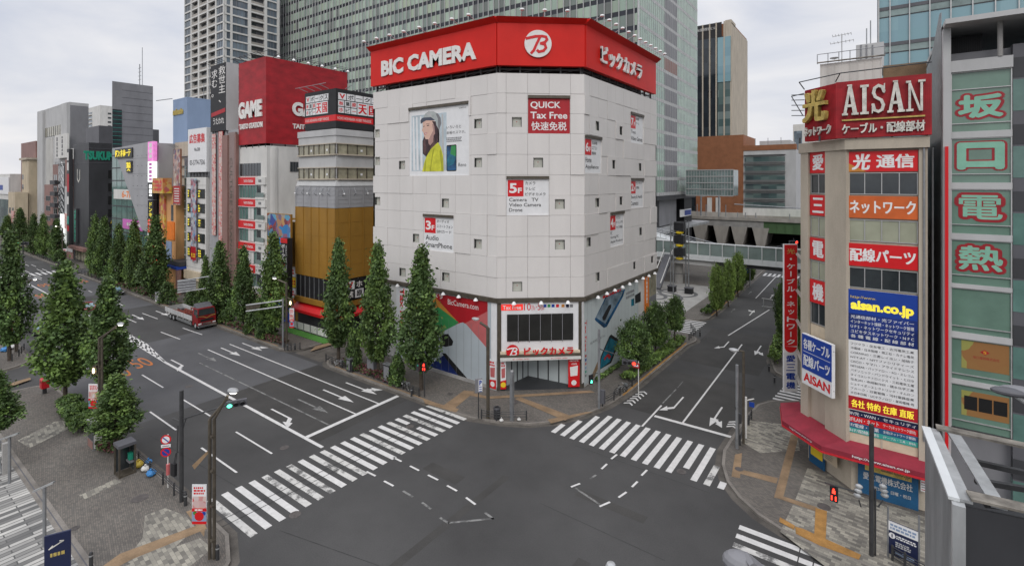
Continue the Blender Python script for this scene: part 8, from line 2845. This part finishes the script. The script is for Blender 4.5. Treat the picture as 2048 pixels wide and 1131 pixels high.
# trash
def bag(px, py, r, m, lab, k=5):
    p = gp(px, py)
    t = thing('rubbish_bag', lab, 'rubbish bag', p)
    rd = random.Random(px)
    b = MB(m)
    b.sphere(p + UP * r * .5, r, r * .85, r * .55, 9, 6)
    b.v = [(x + rd.uniform(-.07, .07) * r, y + rd.uniform(-.07, .07) * r, max(.16, z + rd.uniform(-.1, .1) * r)) for x, y, z in b.v]
    b.build('bag', t)
    MB(m).lathe([(.02, 0), (.1 * r / .4, .12), (.03, .16)], p + UP * r * .98, 6).build('knot', t)
bag(277, 932, .42, 'yellow_bag', 'yellow netted rubbish bag leaning on the fence beside the phone booth')
bag(291, 940, .35, 'off_white', 'white rubbish bag beside the yellow one at the fence')
bag(302, 950, .38, 'blue_bag', 'blue and white rubbish bag nearest the road sign pole')
bag(297, 926, .3, 'blue_bag', 'bright blue bag hung against the fence rails')
bag(10, 702, .55, 'blue_bag', 'flat blue rubbish bag at the left edge by the lamp')
bag(24, 697, .5, 'off_white', 'white and blue rubbish bag against the lamp at the left edge')
bag(1003, 842, .22, 'off_white', 'white rubbish bag beside the round bin at the store corner')
bag(1038, 840, .2, 'off_white', 'white rubbish bag at the foot of the square grey post')
p = gp(994, 836)
t = thing('round_bin', 'dark round litter bin between lamp and square post at the store corner', 'bin', p)
MB('charcoal').lathe([(.3, 0), (.33, 1.0), (.3, 1.05), (.2, 1.05), (.2, .9), (0, .9)], (p.x, p.y, .15), 14).build('body', t)
MB('grey_dark').lathe([(.335, .9), (.345, .95), (.335, 1.0)], (p.x, p.y, .15), 14).build('rim', t)
# bicycles
def bicycle(px, py, rz, lab):
    p = gp(px, py)
    t = thing('bicycle', lab, 'bicycle', p, None, rz)
    fr0 = Fr((0, 0), (1, 0), (0, -1))
    for u in (-.52, .52):
        w = thing('wheel', None, None); w.parent = t; LOC[w.name] = (0, 0, 0)
        b = MB('rubber')
        n = 18
        for k in range(n):
            a0, a1 = 2 * math.pi * k / n, 2 * math.pi * (k + 1) / n
            b.tube((u + .33 * math.cos(a0), 0, .33 + .33 * math.sin(a0)), (u + .33 * math.cos(a1), 0, .33 + .33 * math.sin(a1)), .025, .025, 5)
        o = b.build('tyre'); o.parent = w
        b = MB('chrome')
        for k in range(8):
            a0 = math.pi * k / 8
            b.tube((u + .3 * math.cos(a0), 0, .33 + .3 * math.sin(a0)), (u - .3 * math.cos(a0), 0, .33 - .3 * math.sin(a0)), .006, .006, 3)
        o = b.build('spokes'); o.parent = w
    b = MB('chrome').path([(-.52, 0, .33), (-.15, 0, .3), (.38, 0, .75), (-.25, 0, .72), (-.52, 0, .33)], .022, 6, 'old_metal'); b.path([(-.15, 0, .3), (-.28, 0, .85)], .022, 6, 'old_metal'); b.path([(.52, 0, .33), (.36, 0, .95)], .022, 6, 'old_metal')
    o = b.build('frame'); o.parent = t
    o = MB('chrome').path([(.3, -.25, .98), (.36, 0, .95), (.3, .25, .98)], .02, 6).build('handlebar'); o.parent = t
    o = MB('black').sphere((-.29, 0, .88), .14, .08, .05, 8, 5).build('saddle'); o.parent = t
    o = MB('steel').box(.5, .78, -.16, .16, .7, .9).build('basket'); o.parent = t
bicycle(676, 733, .1, 'silver bicycle leaning at the fence on the alley corner')
bicycle(1242, 786, 1.1, 'silver bicycle parked inside the fence of the side street kerb')
bicycle(810, 778, -.2, 'silver bicycle at the fence left of the ginkgo by the crosswalk')
# plaza lamps, navy sign, grey frame
for px, base, top, a, c, lab in ((19, 966, 874, (-6, 882), (37, 867), 'grey T shaped plaza lamp at the left edge above the striped paving'), (89, 1092, 972, (68, 983), (108, 965), 'grey T shaped plaza lamp behind the navy sign')):
    p = gp(px, base)
    t = thing('plaza_lamp', lab, 'lamp', p, 'plaza lamps')
    MB('steel').path([p, Vector((p.x, p.y, zat(p, top)))], .09, 8).build('pole', t)
    q0, q1 = at_d(*a, p), at_d(*c, p)
    b = MB('old_metal'); beam(b, q0, q1, .2, .1, 'old_metal'); b.build('lamp_bar', t)
p = gp(115, 1160)
t = thing('guide_sign', 'dark navy guide sign slab at the bottom left edge of the plaza', 'sign', p)
fr = Fr((p.x, p.y), (RT + FW * .55).xy, (-(FW - RT * .55)).xy)
z1 = zat(p, 1066)
b = MB('sign_navy').fbox(fr, -.55, .55, .15, z1, -.12, .0); b.build('panel', t)
b = MB('gold')
b.stroke(fr, [(-.35, z1 - .75), (.25, z1 - .45), (.1, z1 - .42)], .06, .003, .008, 'old_white'); b.stroke(fr, [(-.35, z1 - .75), (-.2, z1 - .6)], .06, .009, .012, 'old_white'); scribble(b, fr, (-.3, .3, z1 - 1.25, z1 - .95), 1, .004, 'gold', 3, 5); b.build('lettering', t)
p = gp(8, 946)
t = thing('gate_frame', 'grey slanted metal frame post at the left edge beside the plaza lamp', 'post', p)
b = MB('stone').box(p.x - .1, p.x + .25, p.y - .1, p.y + .25, .15, zat(p, 885)); b.build('post', t)
b = MB('steel').path([at_d(-8, 900, p), at_d(6, 945, p)], .07, 6); b.path([at_d(0, 880, p), at_d(0, 900, p)], .05, 6); b.build('brace', t)
# information board right
p0, p1 = gp(1776, 1112), gp(1838, 1140)
t = thing('info_board', 'information board with dark navy map panel and white letter i before the beige shop', 'sign', p0)
for q, py in ((p0, 1012), (p1, 1030)):
    MB('steel').path([q, Vector((q.x, q.y, zat(q, py)))], .05, 8).build('post', t)
d = (p1 - p0).xy
fr = Fr(p0.xy, d, (d.y, -d.x)); W = d.length
r = (0, W, zat(p0, 1104), zat(p0, 1038))
b = MB('sign_navy').fbox(fr, *r, -.05, .02); b.fbox(fr, *sub(r, 0, 1, 0, .28), .02, .03, 'pale_glass'); b.fbox(fr, *sub(r, 0, 1, 0, .28), .031, .034, 'sign_white'); b.build('panel', t)
b = MB('sign_white').disc(fr, W * .14, r[3] - (r[3] - r[2]) * .42, .16, .03, .036, 16); text(b, fr, 'i', (W * .14 - .03, W * .14 + .03, r[3] - (r[3] - r[2]) * .42 - .1, r[3] - (r[3] - r[2]) * .42 + .1), .04, 'sign_navy', bold=.05)
scribble(b, fr, sub(r, .28, .92, .36, .48), 2, .021, 'sign_white', 1, 10); scribble(b, fr, sub(r, .25, .75, .55, .72), 3, .021, 'grey_light', 2, 8); scribble(b, fr, sub(r, .08, .92, .05, .24), 2, .035, 'sky_blue_wall', 5, 10); b.disc(fr, W * .5, r[2] + .18, .12, .022, .03, 14, 'sky_blue_wall'); b.fbox(fr, W * .25, W * .85, r[2] + .1, r[2] + .26, .02, .026, 'sky_blue_wall')
b.build('lettering', t)
# utility cabinets on the far pavement
for px, py, lab, m, w_, h in ((362, 632, 'dark utility cabinet under the grey overhead sign', 'grey_dark', .7, 1.5), (316, 602, 'white framed standing board between far trees', 'off_white', .6, 1.7), (744, 748, 'tall dark utility cabinet behind the ginkgo trunk by the stop line', 'grey_dark', .6, 2.0), (776, 764, 'black board stand beside the cone shaped shrub', 'black', .5, 2.1), (700, 742, 'narrow dark cabinet at the alley corner ginkgo', 'charcoal', .35, 1.6)):
    p = gp(px, py)
    t = thing('utility_cabinet', lab, 'cabinet', p)
    MB(m).box(p.x - w_, p.x + w_, p.y - .25, p.y + .25, .15, h).build('body', t)
    MB('steel').box(p.x - w_ - .04, p.x + w_ + .04, p.y - .29, p.y + .29, h, h + .08).build('lid', t)
    MB('grey_mid').box(p.x - w_ + .08, p.x + w_ - .08, p.y - .262, p.y - .252, .4, h - .15).build('door', t)
# overhead cable across the junction
# ---------------------------------------------------------------- vehicles
def wheel(par, x, y, z, r, w, side):
    e = thing('wheel', None, None); e.parent = par; LOC[e.name] = (0, 0, 0)
    o = MB('rubber').tube((x, y - w / 2, z), (x, y + w / 2, z), r, r, 18).build('tyre'); o.parent = e
    o = MB('chrome').tube((x, y + side * (w / 2 - .02), z), (x, y + side * (w / 2 + .012), z), r * .6, r * .5, 14, 'old_metal').build('rim'); o.parent = e
tp = Vector((-85.4, 33.85, 0))
t = truck_ = thing('truck', 'red cab flatbed truck with grey dropsides driving along the far lane', 'truck', tp)
def part(b, name, par=None):
    o = b.build(name); o.parent = par or t
    return o
L0 = -7.3
b = MB('truck_red').box(2.75, 4.6, -1.2, 1.2, .55, 2.1); b.hexa([(2.75, -1.2, 2.1), (4.6, -1.2, 2.1), (4.6, 1.2, 2.1), (2.75, 1.2, 2.1), (2.8, -1.1, 3.0), (4.42, -1.1, 3.0), (4.42, 1.1, 3.0), (2.8, 1.1, 3.0)])
b.box(2.78, 4.4, -1.05, 1.05, 3.0, 3.06); cab_ = part(b, 'cab')
b = MB('grey_dark').hexa([(2.7, -1.05, 3.07), (3.9, -1.05, 3.07), (3.9, 1.05, 3.07), (2.7, 1.05, 3.07), (2.7, -1.0, 3.6), (3.1, -1.0, 3.55), (3.1, 1.0, 3.55), (2.7, 1.0, 3.6)]); part(b, 'roof_deflector')
b = MB('dark_glass').hexa([(4.61, -1.08, 2.08), (4.64, -1.08, 2.08), (4.64, 1.08, 2.08), (4.61, 1.08, 2.08), (4.44, -1, 2.95), (4.47, -1, 2.95), (4.47, 1, 2.95), (4.44, 1, 2.95)]); part(b, 'windscreen')
for s in (-1, 1):
    b = MB('dark_glass').hexa([(3.2, s * 1.205, 2.1), (4.4, s * 1.205, 2.05), (4.4, s * 1.17, 2.05), (3.2, s * 1.17, 2.1), (3.2, s * 1.125, 2.9), (4.25, s * 1.125, 2.9), (4.25, s * 1.1, 2.9), (3.2, s * 1.1, 2.9)]); part(b, 'side_window')
    part(MB('lamp_white').box(4.605, 4.63, s * .95 - .2, s * .95 + .2, .75, .95), 'headlight')
    part(MB('chrome').box(4.5, 4.75, s * 1.35 - .1, s * 1.35 + .1, 1.9, 2.4), 'mirror')
part(MB('chrome').box(4.6, 4.78, -1.22, 1.22, .35, .68), 'bumper')
b = MB('black').box(4.605, 4.625, -.85, .85, 1.15, 1.5); b.box(4.605, 4.63, -.6, .6, .75, .95, 'chrome'); part(b, 'grille')
fr = Fr((4.62, 0), (0, 1), (1, 0)); b = MB('gold').stroke(fr, [(-1.1, 1.95), (-.5, 1.85), (0, 1.6), (.5, 1.85), (1.1, 1.95)], .07, .0, .02); part(b, 'cab_stripe')
b = MB('grey_light').box(L0, 2.6, -1.22, 1.22, .98, 1.12, 'rusty_metal'); b.box(L0, 2.6, -.45, .45, .6, .97, 'dark_steel'); part(b, 'bed')
for s in (-1, 1):
    b = MB('grey_light').box(L0, 2.6, s * 1.22 - .03, s * 1.22 + .03, 1.1, 1.75)
    for k in range(10): b.box(L0 + k * .98 + .1, L0 + k * .98 + .16, s * 1.26 - .01, s * 1.26 + .01, 1.1, 1.75, 'old_metal')
    part(b, 'dropside')
    b = MB('old_metal')
    for z in (.42, .58, .74): b.box(-3.2, 2.3, s * 1.17 - .02, s * 1.17 + .02, z, z + .07)
    part(b, 'side_guard')
    for k in range(5): part(MB('lamp_white').sphere((L0 + .6 + 2.1 * k, s * 1.24, .95), .07, .04, .05, 6, 4), 'marker_lamp')
part(MB('alu').box(L0 - .05, L0, -1.2, 1.2, 1.1, 1.75), 'tailgate'); part(MB('dark_steel').box(2.6, 2.7, -1.15, 1.15, 1.1, 2.6), 'headboard')
for x in (-5.3, -4.1, 3.75):
    for s in (-1, 1): wheel(t, x, s * 1.05, .5, .5, .32, s)
t = thing('steel_load', 'rust red steel frame load lying on the truck bed', 'cargo', (*tp.xy, 1.15))
b = MB('rust_red')
for y in (-.7, .1, .8):
    for z in (.05, .55, 1.0): b.box(-1.2, 2.2, y - .05, y + .05, z, z + .14)
    for k in range(5): b.box(-1.1 + .78 * k, -1.0 + .78 * k, y - .045, y + .045, .1, 1.1)
for k in range(3): b.box(-6.2 + .4 * k, -1.4, -.6 + .5 * k, -.45 + .5 * k, .02, .2)
o = b.build('steel_frame'); o.parent = t
o = MB('dark_steel').box(-4.2, -.8, -.9, .9, .0, .02).build('dunnage'); o.parent = t; truck_.scale = (1, 1.04, 1)

def sedan(label, loc, rz, m='taxi_black', sign=True):
    t = thing('taxi', label, 'car', loc, None, rz)
    P_ = lambda b, n: setattr(b.build(n), 'parent', t)
    b = MB(m)
    b.hexa([(-2.3, -.85, .3), (2.3, -.85, .3), (2.3, .85, .3), (-2.3, .85, .3), (-2.32, -.86, .72), (2.32, -.86, .68), (2.32, .86, .68), (-2.32, .86, .72)])
    b.hexa([(-2.32, -.86, .721), (2.32, -.86, .681), (2.32, .86, .681), (-2.32, .86, .721), (-2.2, -.8, .95), (2.2, -.78, .86), (2.2, .78, .86), (-2.2, .8, .95)])
    b.hexa([(-1.55, -.78, .92), (1.1, -.78, .9), (1.1, .78, .9), (-1.55, .78, .92), (-.95, -.62, 1.44), (.4, -.62, 1.44), (.4, .62, 1.44), (-.95, .62, 1.44)])
    P_(b, 'body')
    P_(MB('blue_glass').hexa([(1.06, -.7, .93), (1.1, -.7, .93), (1.1, .7, .93), (1.06, .7, .93), (.43, -.57, 1.41), (.47, -.57, 1.41), (.47, .57, 1.41), (.43, .57, 1.41)]), 'windscreen')
    P_(MB('blue_glass').hexa([(-1.55, -.7, .95), (-1.5, -.7, .95), (-1.5, .7, .95), (-1.55, .7, .95), (-1.0, -.57, 1.41), (-.96, -.57, 1.41), (-.96, .57, 1.41), (-1.0, .57, 1.41)]), 'rear_window')
    for s in (-1, 1):
        P_(MB('dark_glass').hexa([(-1.3, s * .775, .97), (.9, s * .775, .95), (.9, s * .79, .95), (-1.3, s * .79, .97), (-.9, s * .625, 1.4), (.36, s * .625, 1.4), (.36, s * .64, 1.4), (-.9, s * .64, 1.4)]), 'side_window')
        P_(MB('lamp_white').box(2.28, 2.335, s * .62 - .16, s * .62 + .16, .58, .74), 'headlight')
        P_(MB('ad_red').box(-2.335, -2.28, s * .62 - .16, s * .62 + .16, .62, .78), 'tail_light')
        for x in (-1.4, 1.4): wheel(t, x, s * .78, .32, .32, .2, s)
    P_(MB('chrome').box(2.3, 2.36, -.5, .5, .42, .56), 'grille')
    if sign: P_(MB('lamp_white').hexa([(-.15, -.2, 1.44), (.1, -.2, 1.44), (.1, .2, 1.44), (-.15, .2, 1.44), (-.08, -.12, 1.6), (.03, -.12, 1.6), (.03, .12, 1.6), (-.08, .12, 1.6)]), 'roof_sign')
    return t
c = G(243, 586)
sedan('black taxi sedan with roof sign pulled up at the far kerb under the ginkgo row', (c.x, 33.6, 0), 0)
c = G(176, 622)
sedan('dark car mostly hidden behind the near ginkgo tree in the far lanes', (c.x, c.y, 0), 0, 'truck_red', False)
c = G(82, 668)
sedan('dark car showing only its edge between the near ginkgo trees', (c.x - 1, c.y, 0), math.pi, 'taxi_black', False)
# ---------------------------------------------------------------- one mesh per piece: pieces of a part that stand apart become parts of their own
import numpy as np
KEEP = {'crown', 'foliage', 'window_lettering', 'small_print', 'trunk', 'stems', 'portrait', 'caption_line', 'print', 'print_lines', 'logo_disc', 'glazing_bars', 'tile_joints', 'panel_joint', 'cladding_joint', 'cladding_panels', 'panel_joints', 'spokes', 'screen_mullions', 'mullion', 'mullion_fins', 'lattice', 'panel', 'steel_frame', 'boards', 'window'}
def split_apart(o):
    me = o.data
    n = len(me.vertices)
    if n > 6000 or n < 8:
        return
    lab = np.arange(n)
    ed = np.array([e_.vertices[:] for e_ in me.edges])
    while True:
        lo = np.minimum(lab[ed[:, 0]], lab[ed[:, 1]])
        old = lab.copy()
        np.minimum.at(lab, ed[:, 0], lo); np.minimum.at(lab, ed[:, 1], lo)
        lab = lab[lab]
        if (old == lab).all():
            break
    ids, isl = np.unique(lab, return_inverse=True)
    k = len(ids)
    if k < 2 or k > 300:
        return
    co = np.array([v.co[:] for v in me.vertices])
    lo_ = np.array([co[isl == i].min(0) for i in range(k)]); hi_ = np.array([co[isl == i].max(0) for i in range(k)])
    size = (hi_ - lo_).max(1)
    gap = np.maximum(0, np.maximum(lo_[:, None] - hi_[None], lo_[None] - hi_[:, None]))
    near = np.sqrt((gap ** 2).sum(2)) <= np.maximum(.02, .5 * np.maximum(size[:, None], size[None]))
    pc = np.arange(k)
    for _ in range(k):
        new = np.array([pc[near[i]].min() for i in range(k)])
        if (new == pc).all():
            break
        pc = new
    pieces = np.unique(pc)
    if len(pieces) < 2:
        return
    vp = pc[isl]
    polys = [(list(p.vertices), p.material_index) for p in me.polygons]
    for q in pieces:
        idx = np.nonzero(vp == q)[0]
        mp_ = {int(v): i for i, v in enumerate(idx)}
        ps = [(f, m_) for f, m_ in polys if f[0] in mp_]
        m2 = bpy.data.meshes.new(o.name)
        m2.from_pydata([tuple(co[i]) for i in idx], [], [[mp_[v] for v in f] for f, _ in ps])
        used = sorted({m_ for _, m_ in ps})
        for m_ in used:
            m2.materials.append(me.materials[m_])
        m2.polygons.foreach_set('material_index', [used.index(m_) for _, m_ in ps])
        m2.update()
        if q == pieces[0]:
            first = m2
        else:
            c = o.copy()
            c.data = m2
            COL.objects.link(c)
    o.data = first
for o in list(sc.objects):
    if o.type == 'MESH' and o.parent and not o.children and o.name.split('.')[0] not in KEEP and o.data.users == 1:
        split_apart(o)
